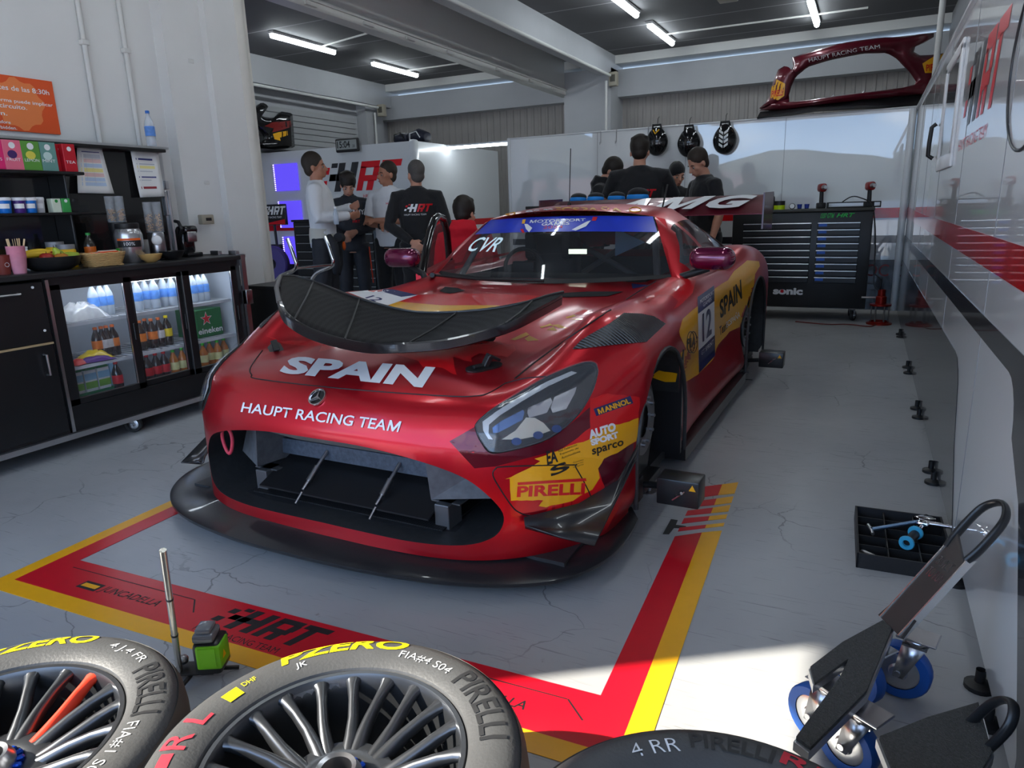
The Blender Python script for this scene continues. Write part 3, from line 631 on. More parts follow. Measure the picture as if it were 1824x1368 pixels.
# windscreen patch between the base and the roof edge
def ws(u, t):
    b = Vector((.755 * t, -.17 + .22 * t * t, .842 + .022 * t * t)); tp = Vector((.553 * t, .26 + .14 * t * t, 1.2 - .015 * t * t))
    v = b.lerp(tp, u); bul = .035 * math.sin(PI * u) * (1 - t * t * .6); v.y -= bul * .6; v.z += bul * .8
    # edges follow the pillar
    return v
def wsrect(u0, u1, t0, t1, nu=10, nt=24, off=0): return [[ws(u0 + (u1 - u0) * i / nu, t0 + (t1 - t0) * j / nt) + Vector((0, -.6, .8)) * off for j in range(nt + 1)] for i in range(nu + 1)]
MB().grid(wsrect(0, 1, -1, 1)).build('windscreen', GLASS, CAR, 180)
MB().grid(wsrect(.70, 1, -.985, .985, 4, 24, .002)).build('sun_strip', mat('blue sun strip', srgb(30, 58, 190), .3, coat=.5, noise=.45, nscale=5), CAR, 180)
MB().grid(wsrect(0, .05, -1, 1, 2, 24, .0015)).build('windscreen_border', M_BLACK, CAR, 180)
mb = MB()
for sg in (1, -1): mb.grid([[Vector((sg * (.75 - .2 * u), 0, 0)) * 0 + ws(u, sg * (1.0 - .0 * k)) + Vector((sg * k * .055, k * .03, -k * .015)) for k in (0, 1)] for u in [i / 12 for i in range(13)]])
islands(mb.build('windscreen_pillar', PAINT, CAR, 60))
# bright tubes of the roll cage, dash, seat, steering wheel, net
dk = mat('cockpit dark', (.012, .012, .013), .7)
MB().box((-.60, .14, .30), (.60, 1.33, .32)).rbox((-.62, .06, .74), (.62, .34, .86), .04).build('dashboard', dk, CAR, 40)
CG = mat('grey roll cage', (.13, .13, .14), .45)
for pts in ([(.66, .12, .8), (.57, .36, 1.1), (.50, .5, 1.17), (.48, .9, 1.18), (.52, 1.1, 1.1), (.56, 1.2, .5)], [(-.66, .12, .8), (-.57, .36, 1.1), (-.50, .5, 1.17), (-.48, .9, 1.18), (-.52, 1.1, 1.1), (-.56, 1.2, .5)], [(-.48, .95, 1.18), (.48, .95, 1.18)], [(-.48, .95, 1.17), (.5, 1.2, .6)], [(.48, .95, 1.17), (-.5, 1.2, .6)], [(.50, .48, 1.165), (-.50, .48, 1.165)]):
    MB().tube(pts, .02, 10).build('roll_cage_tube', CG, CAR, 60)
mb = MB(); mb.rbox((-.52, .82, .35), (-.12, 1.0, 1.08), .08, 3).rbox((-.54, .5, .35), (-.1, .95, .52), .06, 3).rbox((-.5, .78, .9), (-.42, .98, 1.1), .03).rbox((-.22, .78, .9), (-.14, .98, 1.1), .03); mb.build('driver_seat', mat('black seat shell', (.02, .02, .022), .5), CAR, 40)
MB().tube([(-.32 + .14 * math.cos(a), .42, .88 + .12 * math.sin(a)) for a in [2 * PI * i / 24 for i in range(24)]], .014, 8, closed=True).rbox((-.40, .40, .84), (-.24, .44, .92), .01).build('steering_wheel', M_BLACK, CAR, 50)
MB().add([(.19, .75, 1.11), (.19, .75, .93), (.40, .72, 1.02), (.19, .77, 1.11), (.19, .77, .93), (.40, .74, 1.02)], [(0, 1, 2), (3, 5, 4), (0, 3, 4, 1), (1, 4, 5, 2), (2, 5, 3, 0)]).build('window_net_bracket', mat('sunlit blue bracket', srgb(130, 165, 205), .5), CAR, 0)  # sunlight on the triangle is put into its pale colour
MB().rbox((.02, .36, .97), (.14, .37, 1.0), .002).build('dash_display', mat('dash display', (.05, .05, .05), .3, emit=(.8, 1, .8), estr=1.2), CAR, 0)

# ---------------------------------------------------------------- decals: outlines laid onto the bodywork
deps = bpy.context.evaluated_depsgraph_get()
def bvh_of(objs):
    vs = []; fs = []
    for o in objs:
        b = len(vs); vs += [v.co.copy() for v in o.data.vertices]; fs += [tuple(i + b for i in p.vertices) for p in o.data.polygons]
    return BVHTree.FromPolygons(vs, fs)
KO = {o.name: o for o in CAR.children}
TREE = bvh_of([hull, KO['roof']]); TREE_W = bvh_of([KO['sun_strip'], KO['windscreen']])
def carray(px, py): return (CAR_R @ ray(px, py)).normalized()
def hit(px, py, tree=None, off=.0015):
    d = carray(px, py); loc, n, i, dist = (tree or TREE).ray_cast(CAMC, d)
    if loc is None: return None
    if n.dot(d) > 0: n = -n
    return loc + n * off
def subdiv(bm, maxlen):
    for _ in range(7):
        e = [e for e in bm.edges if e.calc_length() > maxlen]
        if not e: break
        bmesh.ops.subdivide_edges(bm, edges=e, cuts=1); bmesh.ops.triangulate(bm, faces=[f for f in bm.faces if len(f.verts) > 3])
def lay(bm, fn, maxjump=.14):
    """fn maps the flat 2-D point to a point on the car"""
    dead = []
    for v in bm.verts:
        p = fn(v.co.x, v.co.y)
        if p is None: dead.append(v)
        else: v.co = p
    bmesh.ops.delete(bm, geom=dead, context='VERTS')
    bad = [f for f in bm.faces if any(e.calc_length() > maxjump for e in f.edges)]
    bmesh.ops.delete(bm, geom=bad, context='FACES'); return bm
def finish(bm, name, m, parent=None):
    me = bpy.data.meshes.new(name)
    for f in bm.faces: f.smooth = True
    bm.to_mesh(me); bm.free(); me.materials.append(m); o = bpy.data.objects.new(name, me); C.objects.link(o); o.parent = parent or CAR; return o
MIRROR = Matrix.Diagonal((-1, 1, 1, 1))
def mirrored(o):
    me = o.data.copy(); me.transform(MIRROR); me.flip_normals(); c = bpy.data.objects.new(o.name.split('.')[0], me); C.objects.link(c); c.parent = o.parent; return c
def patch(pts, m, name='livery_patch', tree=None, off=.0012, step=7, jag=0, mirror=False):
    if jag:                                              # torn, brush-like outline
        q = []
        for i, p in enumerate(pts):
            n = pts[(i + 1) % len(pts)]; L = math.hypot(n[0] - p[0], n[1] - p[1]); k = max(1, int(L / 9)); q.append(p)
            for j in range(1, k): t = j / k; q.append((p[0] + (n[0] - p[0]) * t + random.uniform(-jag, jag), p[1] + (n[1] - p[1]) * t + random.uniform(-jag, jag)))
        pts = q
    bm = bmesh.new(); vs = [bm.verts.new((x, y, 0)) for x, y in pts]
    for t in tessellate_polygon([[Vector((x, y, 0)) for x, y in pts]]):
        try: bm.faces.new([vs[i] for i in t])
        except Exception: pass
    subdiv(bm, step); lay(bm, lambda x, y: hit(x, y, tree, off)); o = finish(bm, name, m)
    if mirror: mirrored(o)
    if name in ('livery_patch', 'number_panel'): islands(o)
    return o
def quadmap(Q):
    (x0, y0), (x1, y1), (x2, y2), (x3, y3) = Q           # TL TR BR BL
    return lambda u, v: ((1 - u) * (1 - v) * x3 + u * (1 - v) * x2 + u * v * x1 + (1 - u) * v * x0, (1 - u) * (1 - v) * y3 + u * (1 - v) * y2 + u * v * y1 + (1 - u) * v * y0)
def decal(s, Q, m, name='lettering', tree=None, off=.0028, bold=.02, mirror=False, **k):
    me = text_mesh(s, 1, 1, bold=bold, **k); bm = bmesh.new(); bm.from_mesh(me); bpy.data.meshes.remove(me); bmesh.ops.triangulate(bm, faces=bm.faces[:])
    f = quadmap(Q)
    for v in bm.verts: v.co.x, v.co.y = f(v.co.x, v.co.y)
    subdiv(bm, 9); lay(bm, lambda x, y: hit(x, y, tree, off)); o = finish(bm, name, m)
    return o
def line(pts, m=M_INK, w=.0025, name='panel_gap', tree=None, n=6, closed=False, smooth=True):
    P = catmull(pts + ([pts[0]] if closed else []), n) if smooth else pts; hs = [hit(x, y, tree, .0005) for x, y in P]; hs = [h for h in hs if h is not None]
    seg = []; o = MB()
    for h in hs:
        if seg and (h - seg[-1]).length > .16: 
            if len(seg) > 1: o.tube(seg, w, 6)
            seg = []
        seg.append(h)
    if len(seg) > 1: o.tube(seg, w, 6)
    return islands(o.build(name, m, CAR, 60))[0]
z1 = lambda L: [(280 + .3435 * x, 580 + .3435 * y) for x, y in L]
z2 = lambda L: [(780 + .3435 * x, 580 + .3435 * y) for x, y in L]
z3 = lambda L: [(460 + .29605 * x, 340 + .29605 * y) for x, y in L]
z4 = lambda L: [(900 + .28509 * x, 340 + .28509 * y) for x, y in L]

# livery on the bonnet
patch(z3([(45, 872), (95, 885), (130, 905), (340, 900), (460, 868), (440, 950), (365, 968), (385, 930), (300, 935), (150, 920)]), L_RED, off=.0008, jag=1.2)
patch(z3([(380, 930), (465, 885), (600, 925), (850, 935), (1150, 925), (1230, 905), (1490, 912), (1280, 1005), (1285, 1030), (1170, 1000), (1195, 1110), (1100, 1065), (990, 1060), (960, 1022), (880, 1000), (780, 965), (600, 945), (440, 952)]), L_RED, jag=1.6)
patch(z3([(1310, 975), (1450, 925), (1540, 932), (1552, 960), (1500, 1003), (1400, 985)]), L_RED, jag=1.6)
patch(z3([(780, 660), (900, 630), (1150, 618), (1400, 620), (1690, 632), (1560, 692), (1400, 720), (1270, 742), (1000, 735), (800, 700)]), L_RED, off=.0008)
patch(z3([(780, 680), (850, 668), (1100, 690), (1430, 690), (1500, 700), (1400, 722), (1270, 742), (1000, 735), (800, 700)]), L_YEL, off=.0016)
patch(z3([(540, 612), (735, 592), (960, 628), (775, 692), (640, 650)]), L_WHT, 'number_panel', off=.002)
patch(z3([(735, 592), (815, 595), (960, 628), (860, 640), (760, 612)]), L_BLU, 'number_panel', off=.0024)
decal('12', z3([(690, 630), (760, 655), (700, 670), (640, 645)]), L_BLU, 'race_number')
mb_pts = [[(30, 930), (130, 885), (150, 900), (60, 935)], [(120, 925), (150, 905), (210, 935), (140, 940)], [(215, 850), (280, 830), (295, 840), (225, 858)], [(258, 870), (300, 850), (325, 875)], [(280, 840), (330, 835), (390, 860), (340, 858)], [(375, 790), (430, 775), (440, 785), (385, 797)], [(400, 800), (500, 800), (470, 808)]]
for p in mb_pts: patch(z4(p), L_YEL, jag=.6)
patch(z4([(430, 770), (490, 740), (550, 760), (500, 775)]), L_RED, jag=.8)
decal('SPAIN', [(520, 635), (776, 655), (752, 692), (495, 665)], L_WHT, bold=.045)
decal('HAUPT RACING TEAM', [(434, 716.5), (716, 751), (710, 770), (429.5, 734)], L_WHT, bold=.012)
# three-pointed star badge on the nose
c0 = hit(566, 708, off=0); d1 = (hit(576, 708, off=0) - c0); d2 = (hit(566, 700, off=0) - c0); Fb = frame(c0, d1, d2)
mb = MB(); r = .036
mb.mi(0).lathe([(r * .80, .002), (r * .86, .007), (r * .97, .007), (r, .0)], Fb, 32).mi(1).lathe([(0, .001), (r * .86, .002)], Fb, 32).mi(0)
for k in range(3):
    a = PI / 2 + 2 * PI * k / 3; mb.prism([(r * .82 * math.cos(a), r * .82 * math.sin(a)), (r * .13 * math.cos(a + PI / 3 * 1.0), r * .13 * math.sin(a + PI / 3)), (0, 0), (r * .13 * math.cos(a - PI / 3), r * .13 * math.sin(a - PI / 3))], .002, .006, Fb)
mb.build('nose_badge', [M_CHROME, M_GLOSSB], CAR, 40)

# livery of the right front corner
YB = z2([(1040, 478), (1028, 598), (930, 660), (860, 690), (830, 740), (838, 790), (800, 850), (740, 880), (700, 908), (560, 942), (522, 935), (545, 905), (378, 908), (372, 792), (350, 795), (480, 735), (530, 702), (500, 690), (640, 640), (780, 592), (880, 520), (940, 512)])
patch(YB, L_YEL, jag=1.0, mirror=True)
patch(z2([(790, 380), (880, 352), (1045, 372), (1040, 478), (940, 512), (935, 575), (790, 625), (640, 640), (700, 600), (790, 530)]), L_RED, off=.0008, jag=1.2)
patch(z2([(620, 820), (830, 745), (880, 890), (760, 960), (560, 965)]), L_RED, off=.0008, jag=1)
patch(z2([(820, 820), (835, 700), (1015, 610), (1010, 700), (880, 890)]), MAROON, off=.0006)
patch(z2([(60, 600), (200, 520), (255, 640), (330, 660), (560, 600), (700, 500), (790, 420), (800, 530), (640, 640), (300, 730), (190, 740)]), MAROON, off=.0006)
decal('PIRELLI', z2([(412, 832), (762, 814), (758, 874), (408, 888)]), L_RED, bold=.035)
patch(z2([(412, 812), (765, 790), (768, 805), (414, 826)]), L_RED, 'lettering', off=.0028)
patch(z2([(805, 432), (996, 364), (1011, 402), (820, 470)]), L_BLU, 'sponsor_panel', off=.002); decal('MANNOL', z2([(822, 434), (985, 376), (998, 402), (832, 462)]), L_YEL, bold=.04, off=.0035)
decal('AUTO', z2([(775, 545), (915, 500), (922, 545), (785, 590)]), L_WHT, bold=.06); decal('SPORT', z2([(785, 592), (928, 548), (936, 580), (796, 624)]), L_WHT, bold=.06)
decal('sparco', z2([(795, 640), (958, 592), (962, 632), (800, 684)]), L_BLK, bold=.02); line(z2([(805, 692), (965, 630)]), L_BLK, .0018, 'lettering', smooth=False)
decal('S', z2([(578, 735), (660, 700), (688, 740), (585, 785)]), L_BLK, bold=.03); decal('EA', z2([(560, 650), (610, 640), (622, 705), (565, 722)]), L_BLK, bold=.03)
for i, s_ in enumerate(('Real Federacion', 'Espanola de', 'Automovilismo')): decal(s_, z2([(622 + 8 * i, 645 + 17 * i), (718 + 8 * i, 612 + 17 * i), (720 + 8 * i, 622 + 17 * i), (624 + 8 * i, 657 + 17 * i)]), L_BLK, bold=0)
for i, s_ in enumerate(('Consejo', 'Superior', 'de Deportes')): decal(s_, z2([(698, 706 + 12 * i), (752, 690 + 12 * i), (754, 698 + 12 * i), (700, 715 + 12 * i)]), L_BLK, bold=0)
line(z2([(285, 760), (300, 742), (345, 731), (690, 722), (715, 737), (790, 880), (785, 930), (745, 962), (500, 984), (425, 970), (375, 925), (295, 800)]), closed=True)
# roof and sun strip lettering
decal('Team', z4([(58, 122), (300, 104), (300, 132), (60, 150)]), L_WHT, bold=.02); decal('ECSPAÑA', z4([(305, 96), (728, 104), (728, 132), (303, 134)]), L_YEL, bold=.03); decal('Consejo Superior de Deportes', z4([(286, 131), (726, 134), (726, 146), (286, 144)]), L_WHT, bold=.01)
for cx_, cy_ in ((812, 118), (26, 137)): line(z4([(cx_ + 36 * math.cos(a), cy_ + 15 * math.sin(a)) for a in [2 * PI * i / 14 for i in range(14)]]), L_YEL, .004, 'roof_marking', closed=True)
decal('MOTORSPORT', z4([(160, 184), (502, 174), (500, 190), (152, 204)]), L_WHT, tree=TREE_W, bold=.015); decal('GAMES', z4([(235, 200), (402, 194), (402, 214), (222, 220)]), L_WHT, tree=TREE_W, bold=.02); decal('2024', z4([(240, 222), (362, 218), (358, 234), (236, 240)]), L_RED, tree=TREE_W, bold=.0)
for p, m_ in (([(110, 182), (130, 180), (122, 208), (104, 208)], L_YEL), ([(95, 244), (112, 240), (122, 264), (108, 266)], L_RED), ([(120, 210), (140, 210), (170, 235), (150, 262), (130, 240)], L_WHT), ([(415, 246), (510, 195), (535, 188), (505, 225), (440, 252)], L_WHT), ([(548, 166), (578, 165), (566, 190), (540, 190)], L_RED)): patch(z4(p), m_, 'sun_strip_flag', tree=TREE_W, off=.004)
# right flank
patch(z4([(1085, 880), (1108, 800), (1200, 722), (1215, 690), (1310, 610), (1390, 560), (1430, 500), (1510, 435), (1585, 440), (1590, 470), (1560, 520), (1545, 700), (1512, 822), (1400, 880), (1330, 960), (1300, 1050), (1200, 1150), (1130, 1192), (1100, 1100), (1095, 1010), (1130, 990), (1090, 905)]), L_YEL, step=5, jag=.8)
patch(z4([(905, 1160), (960, 1120), (1075, 1140), (1065, 1193), (1000, 1193)]), L_YEL, step=5, jag=1.2)
patch(z4([(860, 700), (930, 640), (1100, 545), (1190, 560), (1170, 640), (1110, 700), (1050, 740), (1080, 690), (1040, 655), (960, 650)]), L_RED, jag=1.2)
NP = [(1242, 529.5), (1271.4, 508.7), (1273, 633.6), (1244.3, 664.9)]
nf = quadmap(NP); nq = lambda u0, v0, u1, v1: [nf(u0, v1), nf(u1, v1), nf(u1, v0), nf(u0, v0)]
patch(NP, L_WHT, 'number_panel', off=.002, step=5); patch(nq(0, .78, 1, 1), L_BLU, 'number_panel', off=.003, step=5); patch(nq(0, 0, 1, .3), L_BLU, 'number_panel', off=.003, step=5)
decal('12', nq(.25, .36, .8, .74), L_BLU, 'race_number', off=.004, bold=.02); decal('MOTORSPORT', nq(.12, .89, .95, .94), L_WHT, off=.0045, bold=0); decal('GAMES', nq(.3, .82, .8, .87), L_WHT, off=.0045, bold=0); decal('GT SPRINT', nq(.15, .2, .9, .26), L_WHT, off=.0045, bold=0)
decal('SPAIN', z4([(1336, 688), (1470, 550), (1478, 672), (1342, 800)]), L_BLK, bold=.03); decal('Team', z4([(1335, 850), (1385, 808), (1386, 860), (1338, 906)]), L_BLK, bold=.01); decal('ECSPAÑA', z4([(1376, 812), (1462, 740), (1464, 788), (1380, 855)]), L_WHT, bold=.01)
decal('FIA', z4([(1132, 925), (1192, 905), (1195, 968), (1130, 985)]), L_BLK, bold=.03)
for dx in (-8, 8): line(z4([(1165 + dx + 24 * math.cos(a), 945 + 66 * math.sin(a)) for a in [2 * PI * i / 16 for i in range(16)]]), L_BLK, .003, 'lettering', closed=True)
# louvred vents
LOUV = bpy.data.materials.new('black louvres'); LOUV.use_nodes = True
def louvre_mat():
    nt = LOUV.node_tree; b = nt.nodes['Principled BSDF']; b.inputs['Roughness'].default_value = .35; N = nt.nodes.new; L = nt.links.new
    tc = N('ShaderNodeTexCoord'); w = N('ShaderNodeTexWave'); w.inputs['Scale'].default_value = 22; w.bands_direction = 'Y'; L(tc.outputs['Object'], w.inputs['Vector'])
    r = N('ShaderNodeValToRGB'); r.color_ramp.elements[0].color = (.006, .006, .006, 1); r.color_ramp.elements[1].color = (.05, .05, .052, 1); L(w.outputs['Fac'], r.inputs[0]); L(r.outputs[0], b.inputs['Base Color'])
    bp = N('ShaderNodeBump'); bp.inputs['Strength'].default_value = .8; bp.inputs['Distance'].default_value = .01; L(w.outputs['Fac'], bp.inputs['Height']); L(bp.outputs[0], b.inputs['Normal'])
louvre_mat()
def mesh_material(name, scale=160, col=(.012, .012, .013)):
    m, nt, b, N, L = nodes_of(name, .7); b.inputs['Specular IOR Level'].default_value = .2
    tc = N('ShaderNodeTexCoord'); v = N('ShaderNodeTexVoronoi'); v.inputs['Scale'].default_value = scale; v.inputs['Randomness'].default_value = .15; L(tc.outputs['Object'], v.inputs['Vector'])
    r = N('ShaderNodeValToRGB'); r.color_ramp.elements[0].position = .25; r.color_ramp.elements[1].position = .5; r.color_ramp.elements[0].color = (.002, .002, .002, 1); r.color_ramp.elements[1].color = (.022, .022, .024, 1); L(v.outputs['Distance'], r.inputs[0]); L(r.outputs[0], b.inputs['Base Color'])
    return m
MESHM = mesh_material('black wire mesh', 95)
o = patch(z4([(420, 992), (470, 940), (530, 900), (650, 832), (740, 765), (850, 770), (930, 787), (1000, 832), (960, 870), (880, 945), (700, 962), (500, 985)]), LOUV, 'fender_louvre', off=.003, mirror=True)
o = patch(z4([(345, 642), (510, 632), (740, 632), (640, 660), (350, 668)]), MESHM, 'bonnet_vent', off=.003, mirror=True)
patch(z4([(788, 580), (905, 592), (795, 612)]), L_BLU, 'sponsor_panel', off=.002)
# bonnet shut lines
line(z1([(545, 130), (485, 215), (490, 255), (540, 280), (1000, 331), (1500, 366), (1650, 366), (1720, 350), (1805, 300)]))
line(z4([(60, 1175), (230, 1040), (500, 850), (800, 652), (940, 568)]), w=.004)
line(z2([(350, 300), (450, 275), (560, 265)]))
# bonnet latches
for (px, py, a) in ((862, 655, .5), (491, 622, -.9)):
    c = hit(px, py, off=0); u = hit(px + 12, py, off=0) - c; v = hit(px, py - 8, off=0) - c; Fl = frame(c, u, v) @ Matrix.Rotation(a, 4, 'Z')
    L_ = MB().prism([(.05 * math.cos(t) + (.03 if math.cos(t) > 0 else -.03), .03 * math.sin(t)) for t in [2 * PI * i / 24 for i in range(24)]], 0, .006, Fl).build('bonnet_latch', M_SATIN, CAR, 30)
    MB().rbox((-.05, -.008, .006), (.02, .008, .016), .003, 1, Fl).rbox((-.012, -.012, .004), (.012, .012, .05), .003, 1, Fl @ Matrix.Rotation(.5, 4, 'Y')).rbox((-.01, -.014, .045), (.05, .014, .055), .003, 1, Fl @ Matrix.Rotation(.5, 4, 'Y')).build('lever', M_BLACK, L_, 30)

# ---------------------------------------------------------------- headlights: recessed housing, light guides and a clear cover
HL = z2([(195, 520), (205, 560), (225, 600), (265, 652), (320, 656), (430, 632), (560, 590), (660, 522), (740, 440), (800, 335), (825, 245), (818, 205), (795, 193), (750, 197), (680, 220), (560, 272), (440, 342), (300, 425), (222, 485)])
hc = (sum(p[0] for p in HL) / len(HL), sum(p[1] for p in HL) / len(HL))
shr = lambda k: [(hc[0] + (x - hc[0]) * k, hc[1] + (y - hc[1]) * k) for x, y in HL]
MB_refl = mat('headlight reflector', (.55, .56, .6), .16, .9); HL_W = mat('light guide', (.62, .64, .66), .22, .3); HLG = mat('headlight cover', (.35, .37, .4), .03, alpha=.16, coat=1, spec=.8)
for sg in (1, -1):
    def MS(o):
        if sg < 0: o.data.transform(MIRROR); o.data.flip_normals()
        return o
    base = MS(patch(shr(1.0), M_GLOSSB, 'headlight', off=.002))
    lamp = base
    for nm, pts, m_, of in (('light_guide', [(232, 500), (300, 450), (440, 365), (560, 298), (690, 242), (720, 250), (570, 320), (450, 388), (320, 468), (265, 515), (262, 560), (285, 590), (262, 588), (235, 545)], HL_W, .006),
                            ('reflector', [(282, 530), (330, 495), (438, 440), (446, 452), (436, 490), (380, 520), (310, 556), (286, 558)], mat('blue lit reflector', srgb(95, 130, 190), .12, .9), .007),
                            ('reflector', [(465, 430), (580, 378), (590, 400), (560, 455), (470, 480), (460, 455)], MB_refl, .007), ('reflector', [(600, 375), (715, 322), (705, 355), (660, 435), (590, 455), (580, 430)], MB_refl, .007),
                            ('reflector', [(330, 590), (400, 545), (455, 478), (500, 480), (545, 505), (580, 545), (500, 575), (420, 590)], mat('ivory reflector', (.62, .6, .5), .3, .2), .005)):
        q = MS(patch(z2(pts), m_, nm, off=of)); q.parent = lamp
    for cx_, cy_ in ((405, 600), (515, 568), (610, 535)):
        q = MS(patch(z2([(cx_ + 26 * math.cos(t), cy_ + 20 * math.sin(t)) for t in [2 * PI * i / 16 for i in range(16)]]), mat('projector lens', srgb(40, 80, 150), .05, .4, coat=1), 'projector_lens', off=.008)); q.parent = lamp
    q = MS(patch(shr(1.0), HLG, 'cover_glass', off=.014)); q.parent = lamp
    q = line(HL, M_INK, .004, 'seal', closed=True)
    MS(q); q.parent = lamp

# ---------------------------------------------------------------- splitter, canards, mouth internals
SP = [(0, -2.08), (.2, -2.076), (.38, -2.062), (.6, -2.025), (.78, -1.965), (.92, -1.88), (1.0, -1.79), (1.05, -1.67), (1.06, -1.52), (1.05, -1.37)]
SP = catmull(SP, 5); SPF = [(-x, y) for x, y in SP[::-1]][:-1] + SP
G = []
for (x, y) in SPF:
    k = abs(x) / 1.045; lift = .022 * max(0, (k - .82) / .18) ** 2; hk = 1 - .35 * max(0, (k - .6) / .4)
    n = Vector((x * .35, -1.2 - 0 * y, 0)).normalized(); inx = x * .90; iny = y + .15 - .03 * k
    G.append([Vector((inx * .97, iny + .12, .045 + lift)), Vector((x * .995, y + .01, .045 + lift)), Vector((x, y, .055 + lift)), Vector((x, y, .066 + lift)), Vector((x * .99, y + .012, .073 + lift)), Vector((x * .96, y + .06, .085 + lift * .9)), Vector((inx, iny, .115 * hk + lift * .5)), Vector((inx * .985, iny + .05, .15 * hk)), Vector((inx * .9, iny + .2, .15 * hk))])
spl = MB().grid(G).build('splitter', CARBON, CAR, 50); spl.rotation_euler = (0, 0, .018); spl.location = (-.06, 0, 0)
MB().box((-.9, -1.8, .05), (.9, 2.1, .1)).build('undertray', CARB_D, CAR, 0)
for sg in (1, -1):
    A = [Vector((sg * .77, -1.83, .255)), Vector((sg * .90, -1.67, .262)), Vector((sg * .985, -1.50, .30)), Vector((sg * 1.015, -1.36, .40))]
    Bp = [Vector((sg * .785, -1.85, .238)), Vector((sg * .90, -1.83, .21)), Vector((sg * 1.0, -1.78, .178)), Vector((sg * 1.018, -1.42, .35))]
    g = [[a.lerp(b, t) + Vector((0, 0, -.02 * math.sin(PI * t))) for t in (0, .33, .66, 1)] for a, b in zip(A, Bp)]; o = MB().grid(g).build('canard', CARBON, CAR, 60)
    sm = o.modifiers.new('s', 'SOLIDIFY'); sm.thickness = .006
# mouth: radiator inlet, side ducts, floor plate with two turnbuckles, brackets, tow strap
radm = mat('radiator core', (.07, .072, .075), .6, bump=.6, bscale=300)
MB().box((-.42, -1.50, .36), (.42, -1.46, .46)).build('radiator', radm, CAR, 0)
MB().add([(-.34, -1.92, .462), (.40, -1.92, .462), (.40, -1.71, .35), (-.34, -1.71, .35)], [(0, 1, 2, 3)]).build('duct_roof', mat('grey duct panel', (.3, .29, .27), .5, noise=.3, nscale=12), CAR, 0)
MB().box((-.44, -1.72, .285), (.44, -1.64, .35)).build('crash_beam', mat('dusty blue black beam', (.06, .075, .1), .4, noise=.7, nscale=70), CAR, 0)
for sg in (1, -1):
    MB().add([(sg * .40, -1.86, .46), (sg * .42, -1.50, .46), (sg * .42, -1.50, .24), (sg * .42, -1.86, .27), (sg * .66, -1.72, .26), (sg * .62, -1.70, .40)], [(0, 1, 2, 3), (3, 4, 5, 0), (3, 2, 4)]).build('side_duct', mat('dusty duct skin', (.11, .115, .125), .5, noise=.5, nscale=30), CAR, 0)
    MB().rbox((sg * .44 - .03, -1.83, .13), (sg * .44 + .03, -1.74, .24), .004).box((sg * .44 - .06, -1.80, .235), (sg * .44 + .06, -1.5, .24)).build('bracket', mat('grey bracket', (.12, .12, .125), .4, .5), CAR, 0)
MB().add([(-.41, -1.87, .19), (.41, -1.87, .19), (.41, -1.66, .275), (-.41, -1.66, .275), (-.41, -1.87, .197), (.41, -1.87, .197), (.41, -1.66, .282), (-.41, -1.66, .282)], [(0, 3, 2, 1), (4, 5, 6, 7), (0, 1, 5, 4), (1, 2, 6, 5), (2, 3, 7, 6), (3, 0, 4, 7)]).build('floor_plate', mat('black duct floor', (.01, .01, .011), .35), CAR, 0)
MB().box((-.46, -1.86, .155), (.46, -1.55, .16)).build('lower_grille', MESHM, CAR, 0)
for x_ in (-.19, .17):
    MB().tube([(x_, -1.855, .205), (x_ + .01, -1.80, .255), (x_ + .02, -1.72, .325)], [.006, .009, .007], 8).tube([(x_, -1.90, .165), (x_ + .005, -1.865, .20)], .005, 8).tube([(x_ + .006, -1.825, .232), (x_ + .012, -1.775, .277)], .012, 8).build('turnbuckle', M_STEEL, CAR, 50)
MB().tube([(-.575 + .028 * math.cos(a) * (1 + .3 * math.sin(a)), -1.86, .36 + .055 * math.sin(a)) for a in [2 * PI * i / 20 for i in range(20)]], .007, 8, closed=True).tube([(-.565, -1.86, .415), (-.54, -1.78, .45)], .006, 8).build('tow_strap', mat('pink red strap', srgb(205, 60, 80), .6), CAR, 60)
# mirrors on arms
for sg, c in ((1, (.955, .12, .965)), (-1, (-.97, -.02, .972))):
    M_ = Matrix.Translation(c) @ Matrix.Rotation(-.12 * sg, 4, 'Z'); mb = MB()
    mb.ball((0, 0, 0), (.125, .075, .062), 24, 14, M_)
    mb.v = [tuple(v) for v in mb.v]
    o = MB().rbox((-.12, -.07, -.06), (.12, .06, .06), .055, 5, M_).build('mirror', mat('purple red mirror cap', (.16, .006, .05), .16, .5, coat=1), CAR, 60)
    MB().tube([Vector(c) + Vector((-.02 * sg, .02, -.055)), Vector(c) + Vector((-.10 * sg, 0, -.08)), Vector(c) + Vector((-.17 * sg, -.03, -.10)), Vector(c) + Vector((-.20 * sg, -.04, -.16))], [.018, .02, .02, .022], 10).build('arm', M_BLACK, o, 60)
# open left door (window frame, glass and skin)
H = Vector((-.90, .08, 0)); Dd = Vector((-.37, .93, 0)).normalized(); Dn = Vector((-.93, -.37, 0)).normalized()
def dp(l, z, n=0): return H + Dd * l + Dn * n + Vector((0, 0, z))
DM = frame(H, Dd, (0, 0, 1))
door = MB().prism([(0, .2), (1.0, .22), (1.02, .6), (1.0, .88), (0, .86)], -.04, .04, DM).build('door', PAINT, CAR, 30)
fr = [(0, .85), (.15, .98), (.33, 1.11), (.48, 1.19), (.62, 1.215), (.82, 1.2), (.95, 1.1), (1.0, .87)]
MB().tube([dp(a, b) for a, b in fr], .028, 10).build('window_frame', M_GLOSSB, door, 60); MB().flat(fr, DM).build('window_pane', GLASS_S, door, 0)
MB().tube([dp(.3, .5, .0), dp(.3, .56, -.06), dp(.5, .56, -.06), dp(.5, .5, 0)], .012, 8).build('handle', M_BLACK, door, 60)
